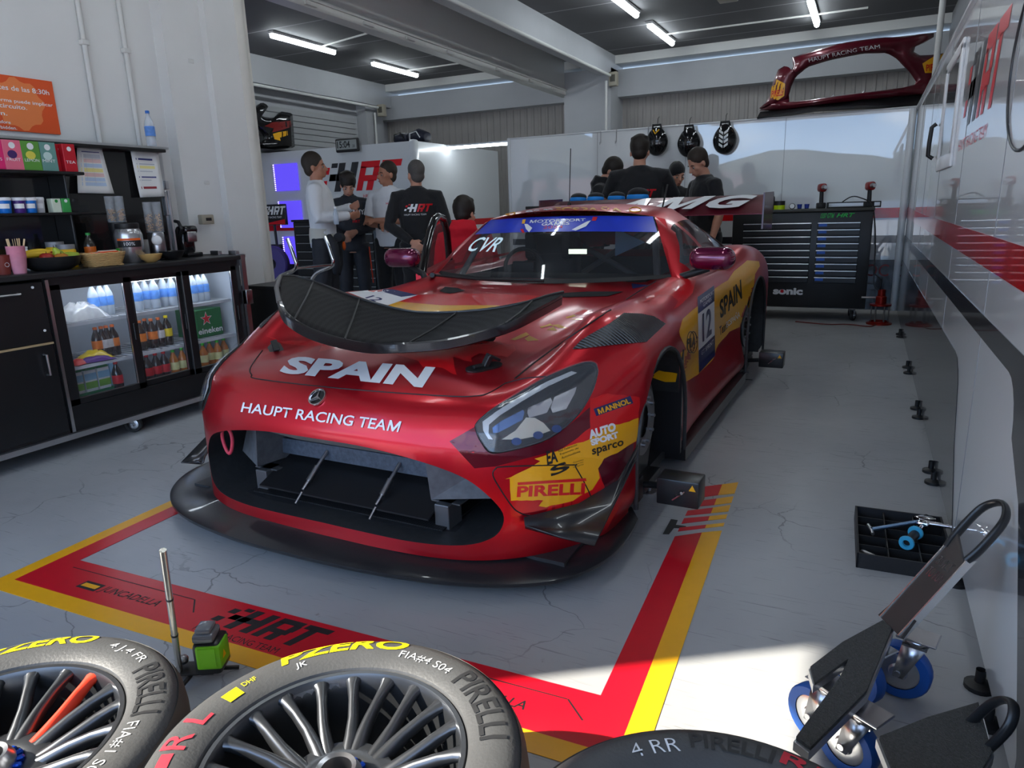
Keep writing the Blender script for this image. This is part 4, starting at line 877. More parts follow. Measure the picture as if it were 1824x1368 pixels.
# rear wing
def wing_sec(t): return (2.04 + .40 * t, 1.165 + .145 * t + .02 * math.sin(PI * t))
up = [wing_sec(i / 8) for i in range(9)]; poly = up + [(y, z - .028 * math.sin(PI * (1 - i / 8)) - .006) for i, (y, z) in enumerate(up[::-1])]
wing = MB().prism([(y, z) for y, z in poly], -.93, .93, YZ).build('rear_wing', MAROON, CAR, 30)
for sg in (1, -1):
    MB().prism([(1.98, 1.05), (2.48, 1.03), (2.50, 1.33), (2.0, 1.32)], sg * .93, sg * .942, YZ).build('endplate', mat('maroon endplate', (.09, .01, .018), .35, coat=.4), wing, 0)
    MB().prism([(2.0, .92), (2.12, .92), (2.2, 1.22), (2.14, 1.22)], sg * .34 - .008, sg * .34 + .008, YZ).build('wing_mount', CARBON, wing, 0)
Mwt = frame((-.38, 2.030, 1.155), (1, 0, 0), (0, .40, .145)); Mwt = Mwt @ Matrix.Translation((0, .07, .036))
lettering('AMG', Mwt, L_WHT, w=1.22, h=.29, parent=wing, bold=.05, shear=.4)
# rear end, diffuser, lights and door mirror details at the tail
MB().rbox((-.92, 2.12, .2), (.92, 2.26, .78), .05, 3).build('rear_bumper', CARBON, CAR, 40)
MB().prism([(1.75, .08), (2.35, .22), (2.35, .26), (1.75, .12)], -.85, .85, YZ).build('diffuser', CARB_D, CAR, 0)
# side skirts and black arch trims on both flanks
for sg in (1, -1):
    MB().prism([(-.55, .05), (1.15, .05), (1.15, .115), (-.55, .115)], sg * .9, sg * 1.0, YZ).build('side_skirt', CARBON, CAR, 0)
    for y0, y1, zt in ((-1.335, -.585, .675), (1.16, 1.96, .735)):
        ap = arch_poly(y0, y1, zt, .12); MB().tube([(sg * 1.0 if y0 < 0 else sg * .995, y, z) for y, z in ap], .010, 6).build('arch_trim', CARB_D, CAR, 60)
    MB().prism([(-.60, .10), (-.575, .10), (-.575, .60), (-.60, .58)], sg * .62, sg * .985, YZ).build('arch_end_plate', CARBON, CAR, 0)
    for (yc, zc) in ((-1.0, .36), (1.56, .36)):
        MB().tube([(sg * .62, yc, zc), (sg * .84, yc, zc)], [.06, .075], 20).build('hub', M_STEEL, CAR, 40)
# antenna, roof scoops
mb = MB().tube([(-.08, .62, 1.26), (-.075, .64, 1.62)], .003, 6).lathe([(.016, 0), (.012, .015), (.004, .03)], Matrix.Translation((-.08, .62, 1.26)), 12); mb.build('antenna', M_BLACK, CAR, 50)
MB().tube([(.46, .9, 1.23), (.47, .98, 1.38)], .006, 8).build('antenna', M_BLACK, CAR, 50)
M_SK = mat('sky blue foam', srgb(20, 140, 225), .5)
# LED position display behind the screen
mb = MB(); me_ = text_mesh('CVR', .30, .13, bold=.01, shear=.1)
Fd = frame(ws(.30, -.92) + Vector((.02, .06, .03)), ws(.30, -.5) - ws(.30, -.92), ws(.7, -.8) - ws(.3, -.9)); me_.transform(Fd); me_.materials.append(mat('white led display', (.5, .6, .7), .4, emit=(.6, .85, 1), estr=.7)); link('position_display', me_, CAR, 0, False)
# wipers
MB().tube([(-.72, -.06, .868), (-.3, -.20, .862), (.1, -.19, .860)], .008, 6).tube([(-.74, -.02, .86), (-.70, -.10, .872)], .016, 8).build('wiper', M_BLACK, CAR, 50)

# ---------------------------------------------------------------- hub stands with laser boxes (set-up wheels)
def hub_stand(side, y, label):
    t = thing('hub_stand', label, 'hub stand', tuple(CAR_M @ Vector((side * .90, y, 0))), -.01659 if side > 0 else PI - .01659)
    k = 1 if side > 0 else -1
    pl = [(.20 * math.cos(a) , .36 + .20 * math.sin(a)) for a in [PI * i / 16 for i in range(17)]]
    MB().prism([(-.10, .10), (.10, .10)] + [(.19, .30)] + pl[1:-1] + [(-.19, .30)], -.015, .012, YZ).build('plate', M_SATIN, t, 30)
    MB().lathe([(.07, .012), (.13, .012), (.145, .02), (.145, .03), (.125, .034), (.07, .024)], Matrix.Translation((0, 0, .37)) @ Matrix.Rotation(PI / 2, 4, 'Y'), 32).build('hub_ring', mat('grey ring', (.2, .2, .21), .35, .7), t, 40)
    mb = MB()
    for i in range(10): a = 2 * PI * i / 10; mb.lathe([(.008, 0), (.008, .03), (.0, .034)], Matrix.Translation((.014, .10 * math.cos(a), .37 + .10 * math.sin(a))) @ Matrix.Rotation(PI / 2, 4, 'Y'), 8)
    islands(mb.build('hub_bolt', M_STEEL, t, 40))
    MB().rbox((-.02, -.12, .09), (.07, .12, .13), .006).rbox((-.05, -.36, .05), (.03, .16, .075), .006).build('foot_beam', M_SATIN, t, 30)
    for yy in (-.32, .12): MB().lathe([(.03, 0), (.03, .006), (.009, .012), (.009, .07), (.014, .07), (.014, .085), (0, .085)], Matrix.Translation((.02, yy, 0)), 16).build('levelling_screw', M_STEEL, t, 40)
    MB().tube([(.03, -.16 * k, .15), (.17, -.18 * k, .17)], .014, 10).rbox((.02, -.20 * k - .03, .10), (.08, -.20 * k + .03, .20), .006).build('laser_arm', M_BLACK, t, 40)
    bx = MB().rbox((.17, -.25 * k - .055, .145), (.33, -.25 * k + .055, .25), .006).build('laser_box', M_SATIN, t, 30)
    fm = frame((.305, -.25 * k - .0555, .225), (1, 0, 0), (0, 0, 1)); MB().flat([(-.013, -.01), (.013, -.01), (0, .014)], fm).build('warning_sticker', L_YEL, bx, 0)
    MB().tube([(.25, -.25 * k - .06, .19), (.27, -.25 * k - .075, .21)], .006, 8).tube([(.235, -.25 * k - .07, .175), (.28, -.25 * k - .07, .215)], .003, 6).build('clamp_screw', M_STEEL, bx, 40)
    return t
hub_stand(1, -1.0, 'black hub stand with laser box at the front corner, beside the floor dashes'); hub_stand(1, 1.52, 'black hub stand with laser box at the rear, right flank of the car')
hub_stand(-1, -1.0, 'black hub stand at the front corner on the fridge side, hidden by the bumper'); hub_stand(-1, 1.52, 'black hub stand at the rear on the fridge side, hidden by the car')

# ---------------------------------------------------------------- the removed front grille lying across the bonnet
gr = thing('car_grille', 'crescent-shaped black mesh grille with carbon rim lying across the red bonnet', 'grille', (0, 0, 0))
LO = [(498, 540, .955), (512, 564, .925), (560, 592, .862), (640, 613, .79), (700, 615, .765), (800, 607, .785), (900, 580, .835), (960, 552, .868), (1000, 530, .885)]
UP = [(500, 492, .985), (530, 493, .972), (575, 508, .935), (640, 532, .885), (740, 556, .83), (850, 553, .84), (930, 540, .868), (975, 527, .885), (1003, 520, .892)]
lo = [onz(*p) for p in LO]; upc = [onz(*p) for p in UP]
lo = [Vector(p) for p in catmull([tuple(v) for v in lo], 6)]; upc = [Vector(p) for p in catmull([tuple(v) for v in upc], 6)]
N_ = len(lo); G = [[a.lerp(b, t) + Vector((0, 0, -.012 * math.sin(PI * t))) for t in [k / 6 for k in range(7)]] for a, b in zip(lo, upc)]
o = MB().grid(G).build('mesh_panel', MESHM, gr, 180); o.modifiers.new('s', 'SOLIDIFY').thickness = .004
rimg = [[v + Vector((0, 0, dz)) + Vector((0, dy, 0)) for dz, dy in ((.006, .012), (.010, -.004), (.004, -.012), (-.028, -.008), (-.032, .004), (-.006, .012))] for v in lo]
MB().grid([r + [r[0]] for r in rimg]).build('rim', CARBON, gr, 50)
MB().tube(upc, .007, 8).tube([upc[0], lo[0].lerp(upc[0], .5) + Vector((-.02, 0, 0)), lo[0]], .010, 8).build('top_edge', CARBON, gr, 60)
for k in (8, 16, 26, 36): MB().tube([lo[k] + Vector((0, 0, .008)), lo[k].lerp(upc[k + 2], .5) + Vector((0, 0, -.002)), upc[k + 2]], .004, 6).build('rib', M_BLACK, gr, 60)
# ================================================================== refreshment counter on castors along the left wall
FX = -3.87                                               # front face
BLK = mat('black laminate', (.013, .013, .014), .35, noise=.25, nscale=6)
ct = thing('refreshment_counter', 'long black flight-case counter on castors with glass fridge doors, along the left wall', 'counter', (0, 0, 0))
def bx(lo, hi, nm, m, par, r=.004, sm=30): return MB().rbox(lo, hi, r, 1).build(nm, m, par, sm)
bx((-4.42, 1.3, .97), (FX + .015, 3.60, 1.0), 'worktop', mat('worn black worktop', (.02, .02, .021), .38, noise=.4, nscale=9), ct, .006)
mb = MB().box((-4.42, 1.3, .10), (-4.40, 3.57, .97)).box((-4.42, 1.3, .10), (FX - .01, 3.57, .14)).box((-4.42, 3.53, .10), (FX - .01, 3.57, .97)).box((-4.42, 2.24, .10), (FX - .01, 2.27, .97)).box((-4.42, 1.3, .10), (FX - .01, 1.33, .97)).box((FX - .03, 2.25, .93), (FX, 3.57, .97)).box((FX - .03, 2.25, .14), (FX, 3.57, .26))
mb.build('carcass', BLK, ct, 0)
mb = MB().box((FX - .02, 1.3, .085), (FX + .02, 3.60, .115)).box((FX - .005, 3.57, .09), (FX + .018, 3.605, 1.0)).box((FX - .5, 3.6, .985), (FX + .018, 3.615, 1.005)).box((FX, 2.245, .12), (FX + .006, 2.262, .96)); mb.build('aluminium_edging', M_ALU, ct, 0)
mb = MB().rbox((FX - .02, 3.57, .66), (FX + .03, 3.625, .76), .004).rbox((FX - .3, 3.59, .97), (FX - .22, 3.625, 1.03), .004).rbox((FX - .12, 3.59, .97), (FX - .05, 3.625, 1.03), .004); islands(mb.build('case_latch', M_STEEL, ct, 30))
bx((FX - .02, 1.83, .635), (FX, 2.235, .955), 'drawer', BLK, ct); bx((FX - .02, 1.83, .13), (FX, 2.235, .622), 'cabinet_door', BLK, ct); bx((FX - .02, 1.33, .13), (FX, 1.815, .955), 'cabinet_door', BLK, ct)
MB().box((FX - .018, 1.83, .623), (FX + .001, 2.235, .634)).box((FX - .018, 1.816, .13), (FX + .001, 1.829, .955)).build('edge_strip', mat('raw birch edge', (.42, .3, .16), .6), ct, 0)
H1 = [(FX + .002, 1.93, .905), (FX + .03, 1.93, .905), (FX + .03, 2.10, .905), (FX + .002, 2.10, .905)]
MB().tube(H1, .006, 8).build('handle', M_ALU, bpy.data.objects['drawer'], 40)
cdoor = [o for o in ct.children if o.name.startswith('cabinet_door')][0]
MB().tube([(FX + .002, 2.17, .575), (FX + .03, 2.17, .575), (FX + .03, 2.17, .465), (FX + .002, 2.17, .465)], .006, 8).build('handle', M_ALU, cdoor, 40)
MB().lathe([(.007, 0), (.007, .004), (0, .004)], Matrix.Translation((FX, 2.2, .70)) @ Matrix.Rotation(PI / 2, 4, 'Y'), 10).lathe([(.007, 0), (.007, .004), (0, .004)], Matrix.Translation((FX, 2.18, .93)) @ Matrix.Rotation(PI / 2, 4, 'Y'), 10).build('screw_cap', M_WHITE, bpy.data.objects['drawer'], 0)
# fridge: pale liner, wire shelves, three glass doors
LINER = mat('pale fridge liner', (.42, .45, .5), .5, emit=(.75, .85, 1), estr=.0)
mb = MB().box((-4.40, 2.27, .14), (-4.39, 3.53, .93)).box((-4.40, 2.27, .14), (FX - .05, 2.275, .93)).box((-4.40, 3.525, .14), (FX - .05, 3.53, .93)).box((-4.40, 2.27, .14), (FX - .05, 3.53, .15)).box((-4.40, 2.27, .925), (FX - .05, 3.53, .93)); mb.build('fridge_liner', LINER, ct, 0)
SH = (.235, .455, .70)
for z in SH[1:]:
    mb = MB()
    for i in range(26): y = 2.29 + i * .0485; mb.box((-4.37, y, z), (FX - .07, y + .006, z + .006))
    mb.box((FX - .078, 2.28, z - .014), (FX - .07, 3.52, z + .006)).box((-4.378, 2.28, z - .01), (-4.37, 3.52, z + .006)); mb.build('wire_shelf', mat('white wire shelf', (.6, .62, .66), .4), ct, 0)
for y in (2.40, 2.44, 3.46, 3.50): MB().box((-4.385, y, .2), (-4.375, y + .012, .9)).build('shelf_rail', mat('white rail', (.6, .62, .64), .4), ct, 0)
t_ = MB().tube([(FX - .09, 2.35, .905), (FX - .09, 3.45, .905)], .012, 8).build('fridge_lamp', mat('fridge lamp', (1, 1, 1), .5, emit=(.8, .9, 1), estr=9), ct, 40)
FGL = mat('fridge glass', (.3, .33, .36), .03, alpha=.06, coat=.6, spec=.5)
for i, (y0, y1, gx) in enumerate(((2.265, 2.735, FX), (2.70, 3.115, FX - .022), (3.09, 3.53, FX - .0))):
    d = MB().rbox((gx - .02, y0, .26), (gx, y0 + .058, .935), .004, 1).rbox((gx - .02, y1 - .05, .26), (gx, y1, .935), .004, 1).rbox((gx - .02, y0, .26), (gx, y1, .30), .004, 1).rbox((gx - .02, y0, .90), (gx, y1, .935), .004, 1).build('fridge_door', M_SATIN, ct, 30)
    MB().box((gx - .012, y0 + .055, .295), (gx - .008, y1 - .048, .905)).build('glass_pane', FGL, d, 0)
    MB().box((gx - .004, y1 - .054, .30), (gx + .002, y1 - .049, .90)).build('pane_trim', M_ALU, d, 0)
    MB().rbox((gx, y1 - .03, .56), (gx + .008, y1 - .018, .66), .003, 1).build('finger_pull', M_BLACK, d, 0)
def castor(parent, loc, rz, r=.05, w=.03, wheel_m=None, plate=True, nm='castor'):
    M = Matrix.Translation(loc) @ Matrix.Rotation(rz, 4, 'Z')
    c = MB().rbox((-.045, -.035, 2 * r + .03), (.045, .035, 2 * r + .036), .002, 1, M).lathe([(.028, 2 * r + .012), (.028, 2 * r + .03)], M, 16)
    for s in (1, -1): c.add([M @ Vector(p) for p in ((-.025, s * (w / 2 + .004), 2 * r + .015), (.03, s * (w / 2 + .004), 2 * r + .015), (.045, s * (w / 2 + .004), r - .012), (.02, s * (w / 2 + .004), r - .012))], [(0, 1, 2, 3)])
    c.box((-.025, -w / 2 - .004, 2 * r + .008), (.03, w / 2 + .004, 2 * r + .015), M).tube([M @ Vector((.033, -w / 2 - .01, r)), M @ Vector((.033, w / 2 + .01, r))], .008, 10)
    f = c.build(nm, M_STEEL, parent, 30); f.modifiers.new('s', 'SOLIDIFY').thickness = .003
    W = M @ Matrix.Translation((.033, 0, r)) @ Matrix.Rotation(PI / 2, 4, 'X')
    MB().lathe([(r * .66, -w / 2 + .004), (r * .95, -w / 2 + .002), (r, -w / 2 + .008), (r, w / 2 - .008), (r * .95, w / 2 - .002), (r * .66, w / 2 - .004)], W, 28).build('wheel', wheel_m or M_RUBBER, f, 40)
    MB().lathe([(.0, -w / 2 - .004), (r * .25, -w / 2 - .004), (r * .3, -w / 2 + .004), (r * .55, -w / 2 + .003), (r * .66, -w / 2 + .006), (r * .66, w / 2 - .006), (r * .55, w / 2 - .003), (r * .3, w / 2 - .004), (r * .25, w / 2 + .004), (0, w / 2 + .004)], W, 28).build('wheel_hub', M_ALU, f, 40)
    return f
for y in (1.55, 2.62, 3.4): castor(ct, (FX - .07, y, 0), .5)
for y in (1.55, 3.4): castor(ct, (-4.35, y, 0), -2.2)

# back stand: the raised lid with two shelves
st = thing('shelf_stand', 'raised black flight-case lid with two shelves standing behind the counter', 'shelf', (0, 0, 0))
bx((-4.50, 1.3, .98), (-4.46, 3.50, 1.72), 'back_board', mat('glossy black board', (.012, .012, .013), .12, coat=.4), st)
MB().box((-4.46, 1.3, 1.72), (-4.36, 3.52, 1.735)).box((-4.50, 3.50, .99), (-4.455, 3.535, 1.73)).rbox((-4.46, 3.50, 1.28), (-4.44, 3.53, 1.45), .004).rbox((-4.455, 3.515, 1.46), (-4.43, 3.54, 1.52), .003).tube([(-4.44, 3.53, 1.0), (-4.44, 3.53, 1.45)], .012, 8).build('aluminium_frame', M_ALU, st, 0)
bx((-4.50, 1.3, 1.70), (-4.36, 3.5, 1.722), 'top_board', BLK, st)
bx((-4.46, 1.3, 1.525), (-4.22, 2.80, 1.543), 'upper_shelf', BLK, st); bx((-4.46, 1.3, 1.295), (-4.22, 2.90, 1.311), 'lower_shelf', BLK, st)
bx((-4.46, 2.72, 1.0), (-4.3, 2.735, 1.70), 'divider', BLK, st)

# ---- small things ---------------------------------------------------------------
CR = {}
def lath(nm, prof, m, par, n=20, loc=(0, 0, 0), sm=40): return MB().lathe(prof, Matrix.Translation(loc), n).build(nm, m, par, sm)
def at_top(px, py, x, z=1.0): p = onx(px, py, x); return Vector((x, p.y, z))
def facing(p): return math.atan2(CAM.y - p.y, CAM.x - p.x)
def carton(nm, label, cat, px0, px1, pyb, pyt, x, z, col, text=None, tcol=None, dep=.07, group=None, tilt=0, text2=None, m2=None):
    a = onx(px0, pyb, x); b = onx(px1, pyb, x); w = b.y - a.y; h = (onx((px0 + px1) / 2, pyt, x).z - onx((px0 + px1) / 2, pyb, x).z)
    t = thing(nm, label, cat, (x, (a.y + b.y) / 2, z), 0, group); MB().rbox((-dep, -w / 2 + .002, 0), (0, w / 2 - .002, h), .002, 1).build('carton', mat(nm + ' ' + str(col), col, .4, noise=.06, nscale=30), t, 20)
    mb = MB(); F = frame((.001, -w / 2, 0), (0, 1, 0), (0, 0, 1))
    mb.lathe([(0, 0), (w * .17, 0)], F @ Matrix.Translation((w * .5, h * .82, .0)), 14); mb.build('emblem', tcol or M_WHITE, t, 0)
    if text: lettering(text, F @ Matrix.Translation((w * .12, h * .3, 0)), tcol or M_WHITE, w=w * .72, h=h * .1, parent=t, name='label')
    if m2: MB().prism([(w * .25 + .25 * w * math.cos(a) + w * .2, h * .52 + .14 * h * math.sin(a)) for a in [2 * PI * i / 14 for i in range(14)]], 0, .0006, F).build('fruit_print', m2, t, 0)
    return t
pk = srgb(228, 110, 135); gr_ = srgb(92, 150, 62); te = srgb(105, 150, 142); rd = srgb(188, 24, 40)
m_dkp = mat('berry print', srgb(70, 40, 100), .5); m_lem = mat('lemon print', srgb(215, 205, 80), .5); m_pal = mat('pale print', srgb(190, 215, 210), .5)
carton('tea_box', 'magenta tea box at the left end of the upper shelf, cut by the frame edge', 'tea box', -22, 13, 304, 251, -4.24, 1.543, srgb(222, 40, 110), 'FRUITS', dep=.1)
carton('tea_box', 'pink tea box with a dark berry print on the upper shelf', 'tea box', 12, 46, 305, 252, -4.24, 1.543, pk, 'FRUIT', m2=m_dkp, dep=.1)
carton('tea_box', 'green tea box with a yellow fruit print on the upper shelf', 'tea box', 44, 79, 306, 254, -4.24, 1.543, gr_, 'LEMON', m2=m_lem, dep=.1)
carton('tea_box', 'grey teal tea box between the green and red ones', 'tea box', 76, 107, 307, 256, -4.24, 1.543, te, 'MINT', m2=m_pal, dep=.1)
carton('tea_box', 'red tea box half hidden behind the front red one', 'tea box', 105, 120, 306, 257, -4.28, 1.543, srgb(200, 30, 45), dep=.08)
carton('tea_box', 'dark red tea box at the right end of the upper shelf', 'tea box', 118, 141, 307, 258, -4.24, 1.543, rd, 'TEA', dep=.1)
def tub(label, px, x, z, h, r, col, lidc=(.75, .75, .78), cat='tub', py=381, nm='sweet_tub'):
    p = onx(px, py, x); t = thing(nm, label, cat, (x, p.y, z))
    lath('pot', [(r * .8, 0), (r * .86, .004), (r, h * .8)], mat('tub ' + str(col), col, .35, noise=.2, nscale=30), t); lath('lid', [(r * 1.05, h * .8), (r * 1.05, h * .93), (r * .95, h), (0, h)], mat('tub lid' + str(lidc), lidc, .4), t)
    F = Matrix.Rotation(facing(p), 4, 'Z'); MB().lathe([(r * .93, h * .3), (r * .98, h * .6)], F, 10, -.8, .8).build('label', M_WHITE, t, 0); return t
tub('blue chewing gum tub, first on the lower shelf', 10, -4.26, 1.311, .085, .036, srgb(20, 110, 200)); tub('purple chewing gum tub between two blue ones', 37, -4.26, 1.311, .085, .034, srgb(70, 40, 120)); tub('blue chewing gum tub right of the purple one', 57, -4.26, 1.311, .085, .032, srgb(25, 115, 205)); tub('white gum tub behind the blue one', 72, -4.30, 1.311, .088, .03, srgb(205, 205, 210))
carton('sweetener_box', 'white and green sweetener box on the lower shelf, left one', 'box', 95, 112, 378, 353, -4.26, 1.311, srgb(215, 225, 205), dep=.05, tcol=mat('green print', srgb(30, 140, 60), .5)); carton('sweetener_box', 'green and white sweetener box at the right end of the lower shelf', 'box', 112, 129, 378, 353, -4.26, 1.311, srgb(60, 160, 80), dep=.05)

def cup_stack():
    p = at_top(33, 472, -3.98); t = thing('paper_cup_stack', 'stack of pink paper cups with wooden stirrers standing in the top one', 'cups', p)
    for i in range(7): lath('cup', [(.031, .009 * i), (.043, .009 * i + .085), (.045, .009 * i + .087), (.041, .009 * i + .086)], mat('pink paper cup', srgb(225, 150, 170), .6, noise=.15, nscale=30), t)
    for i in range(9): a = random.uniform(0, 6.28); MB().rbox((-.004, -.001, 0), (.004, .001, .12), .001, 1, Matrix.Translation((.018 * math.cos(a), .018 * math.sin(a), .06)) @ Matrix.Rotation(a, 4, 'Z') @ Matrix.Rotation(random.uniform(.05, .3), 4, 'Y')).build('stirrer', mat('birch stirrer', srgb(225, 195, 150), .6), t, 0)
cup_stack()
def cup(label, px, py, x, col, h=.1, r=.038):
    p = at_top(px, py, x); t = thing('paper_cup', label, 'cup', p); lath('cup', [(r * .72, 0), (r, h), (r * 1.05, h), (r * .95, h - .003)], mat('cup ' + str(col), col, .55), t); MB().lathe([(r * .25, 0), (r * .3, 0)], Matrix.Translation((r * .9, 0, h * .5)) @ Matrix.Rotation(PI / 2, 4, 'Y'), 12).build('emblem', M_WHITE, t, 0); return t
cup('brown paper coffee cup left of the pink cup stack', 5, 468, -4.0, srgb(120, 45, 35)); cup('white paper cup tilted beside the right cereal dispenser', 264, 430, -4.2, srgb(220, 215, 210), .13, .036)
def bottle_simple(nm, label, cat, p, h, r, body, cap, lab=None, neck=.35, text=None, rz=0, group=None, shoulder=.62):
    t = thing(nm, label, cat, p, rz, group)
    lath('body', [(r * .9, 0), (r, .006), (r, h * .28), (r * .93, h * .33), (r, h * .4), (r, h * shoulder), (r * .8, h * (shoulder + .1)), (r * neck, h * .88), (r * neck, h * .93)], body, t, 16)
    lath('cap', [(r * neck * 1.2, h * .92), (r * neck * 1.2, h * .995), (r * neck, h), (0, h)], cap, t, 12)
    if lab: lath('label', [(r * 1.02, h * .3), (r * 1.03, h * .32), (r * 1.03, h * .55), (r * 1.02, h * .57)], lab, t, 16)
    return t
PET = mat('clear plastic bottle', (.62, .7, .8), .08, alpha=.42, coat=.6); CAPB = mat('blue cap', srgb(30, 100, 190), .4); LABB = mat('blue and white water label', srgb(90, 140, 215), .4, noise=.5, nscale=40)
t = bottle_simple('water_bottle', 'half litre water bottle standing alone on top of the shelf stand', 'bottle', (-4.42, onx(270, 253, -4.42).y, 1.735), .235, .032, PET, CAPB, LABB)
bottle_simple('spray_bottle', 'black bottle at the left end of the counter, behind the cups', 'bottle', at_top(15, 430, -4.2), .12, .035, M_BLACK, M_BLACK)
bottle_simple('cream_bottle', 'small white bottle standing behind the fruit bowl', 'bottle', at_top(43, 432, -4.2), .13, .028, M_WHITE, M_WHITE)
bottle_simple('juice_bottle', 'dark juice bottle with green cap and orange label behind the wicker basket', 'bottle', at_top(158, 428, -4.2), .19, .032, mat('dark juice', (.03, .025, .02), .15, coat=.5), mat('green cap', srgb(40, 140, 60), .4), mat('orange label', srgb(225, 110, 30), .4, noise=.3, nscale=30))
def jar(label, px, py, x, h, r):
    t = thing('powder_jar', label, 'jar', at_top(px, py, x)); lath('jar', [(r, 0), (r, h * .75), (r * .9, h * .8)], mat('yellow jar label', srgb(238, 190, 20), .4, noise=.1, nscale=10), t); lath('lid', [(r * .96, h * .8), (r * .96, h), (0, h)], mat('grey lid', (.3, .3, .31), .4, .3), t)
jar('yellow jar with a grey lid behind the fruit bowl, front one', 116, 437, -4.15, .13, .05); jar('yellow jar with a grey lid, behind and left of the other one', 96, 428, -4.28, .145, .05)
# fruit bowl
fb = at_top(90, 458, -4.02); t = thing('fruit_bowl', 'wide black bowl filled with fruit on the counter', 'bowl', fb); lath('bowl', [(.085, 0), (.13, .025), (.15, .075), (.143, .075), (.12, .03), (0, .012)], M_SATIN, t, 32)
def fruit(nm, label, dx, dy, dz, prof, m, rx=0, ry=0, rz=0, stem=True):
    t = thing(nm, label, 'fruit', fb + Vector((dx, dy, dz))); M = Matrix.Rotation(rz, 4, 'Z') @ Matrix.Rotation(rx, 4, 'X') @ Matrix.Rotation(ry, 4, 'Y')
    MB().lathe(prof, M, 18).build('flesh', m, t, 60)
    if stem: z = prof[-1][1]; MB().tube([M @ Vector((0, 0, z - .005)), M @ Vector((.003, 0, z + .014))], .0018, 5).build('stem', mat('stem', (.08, .05, .02), .8), t, 0)
apple = [(0, .004), (.012, 0), (.028, .008), (.036, .03), (.033, .05), (.018, .06), (0, .055)]; pear = [(0, .003), (.014, 0), (.031, .01), (.035, .03), (.028, .052), (.016, .072), (.011, .085), (0, .09)]
m_ap = mat('red apple', srgb(165, 40, 30), .35, noise=.35, nscale=14); m_pr = mat('green pear', srgb(170, 190, 60), .4, noise=.12, nscale=20)
fruit('apple', 'red apple at the front left of the fruit bowl', .05, -.05, .035, apple, m_ap); fruit('apple', 'red apple at the back of the fruit bowl, behind the pears', -.05, .05, .04, apple, m_ap); fruit('apple', 'yellow red apple at the front of the fruit bowl', .08, .01, .03, apple, mat('yellow apple', srgb(190, 120, 40), .4, noise=.4, nscale=12))
fruit('pear', 'green pear lying upright in the middle of the fruit bowl', .04, .035, .045, pear, m_pr, .5, .2); fruit('pear', 'green pear lying at the right side of the fruit bowl', .04, .045, .05, pear, m_pr, -1.2, .2)
for i, (dz, dy, lb) in enumerate(((.075, -.05, 'yellow banana on top of the fruit, front one'), (.085, -.02, 'yellow banana lying behind the front banana'))):
    t = thing('banana', lb, 'fruit', fb + Vector((-.03 - .035 * i, dy, dz))); pts = [(.075 * math.sin(a) * .2, .09 * math.sin(a), .035 * math.cos(a) - .02) for a in [-1.3 + 2.6 * k / 12 for k in range(13)]]
    MB().tube(pts, [.006] + [.010, .015, .017, .018, .018, .018, .018, .017, .015, .012, .008] + [.005], 8).build('skin', mat('banana skin', srgb(232, 190, 50), .5, noise=.15, nscale=25), t, 60); MB().tube([pts[-1], tuple(Vector(pts[-1]) + Vector((0, .012, -.008)))], .005, 6).build('stem', mat('stem', (.08, .05, .02), .8), t, 0)
# wicker basket with bars
wp = at_top(181, 452, -3.98); t = thing('wicker_basket', 'pale wicker basket with snack bars in front of the silver tub', 'basket', wp)
mb = MB()
for i in range(9):
    z = .006 + i * .0085; k = 1 + i * .035; n = 40
    mb.tube([(.058 * k * math.copysign(abs(math.cos(a)) ** .6, math.cos(a)), .095 * k * math.copysign(abs(math.sin(a)) ** .6, math.sin(a)), z + .0015 * (-1) ** j) for j, a in enumerate([2 * PI * q / n for q in range(n)])], .0052, 6, closed=True)
mb.build('weave', mat('pale wicker', srgb(205, 170, 115), .7, noise=.25, nscale=60), t, 60); MB().box((-.055, -.09, .002), (.055, .09, .008)).build('base', mat('pale wicker', (0, 0, 0)), t, 0)
for i, (dx, dy, rz, lb, cc) in enumerate(((.02, -.04, .3, 'orange red snack bar in the wicker basket, left one', srgb(225, 70, 40)), (.01, .035, -.2, 'orange snack bar in the wicker basket, right one', srgb(230, 95, 45)), (-.02, .05, .1, 'white snack bar at the back of the wicker basket', srgb(225, 215, 200)))):
    b = thing('snack_bar', lb, 'snack', wp + Vector((dx, dy, .066 + .004 * i)), rz); MB().rbox((-.016, -.055, 0), (.016, .055, .014), .005, 2).build('wrapper', mat('wrapper' + str(i), cc, .3), b, 40); MB().box((-.017, -.068, .005), (.017, -.054, .008)).box((-.017, .054, .005), (.017, .068, .008)).build('crimp', mat('wrapper' + str(i), cc, .3), b, 0)
# silver powder tub
p = at_top(232, 443, -4.1); t = thing('protein_tub', 'big silver protein powder tub with an orange and black label', 'tub', p, facing(p)); lath('tub', [(.072, 0), (.08, .01), (.08, .17), (.07, .2), (.06, .21)], mat('silver tub', (.5, .5, .52), .25, .8), t, 32); lath('lid', [(.066, .205), (.068, .21), (.068, .235), (.06, .24), (0, .24)], M_BLACK, t, 32)
MB().lathe([(.081, .135), (.0815, .148)], None, 20, -.9, .9).build('orange_stripe', mat('orange stripe', srgb(235, 100, 30), .4), t, 0); MB().lathe([(.081, .095), (.0815, .134)], None, 20, -.9, .9).build('label', M_BLACK, t, 0); MB().lathe([(.0812, .02), (.0812, .09)], None, 8, -1.35, -.8).build('green_patch', mat('green patch', srgb(60, 160, 50), .4), t, 0)
lettering('100%', frame((.0825, -.03, .105), (0, 1, 0), (0, 0, 1)), M_WHITE, w=.06, h=.02, parent=t)
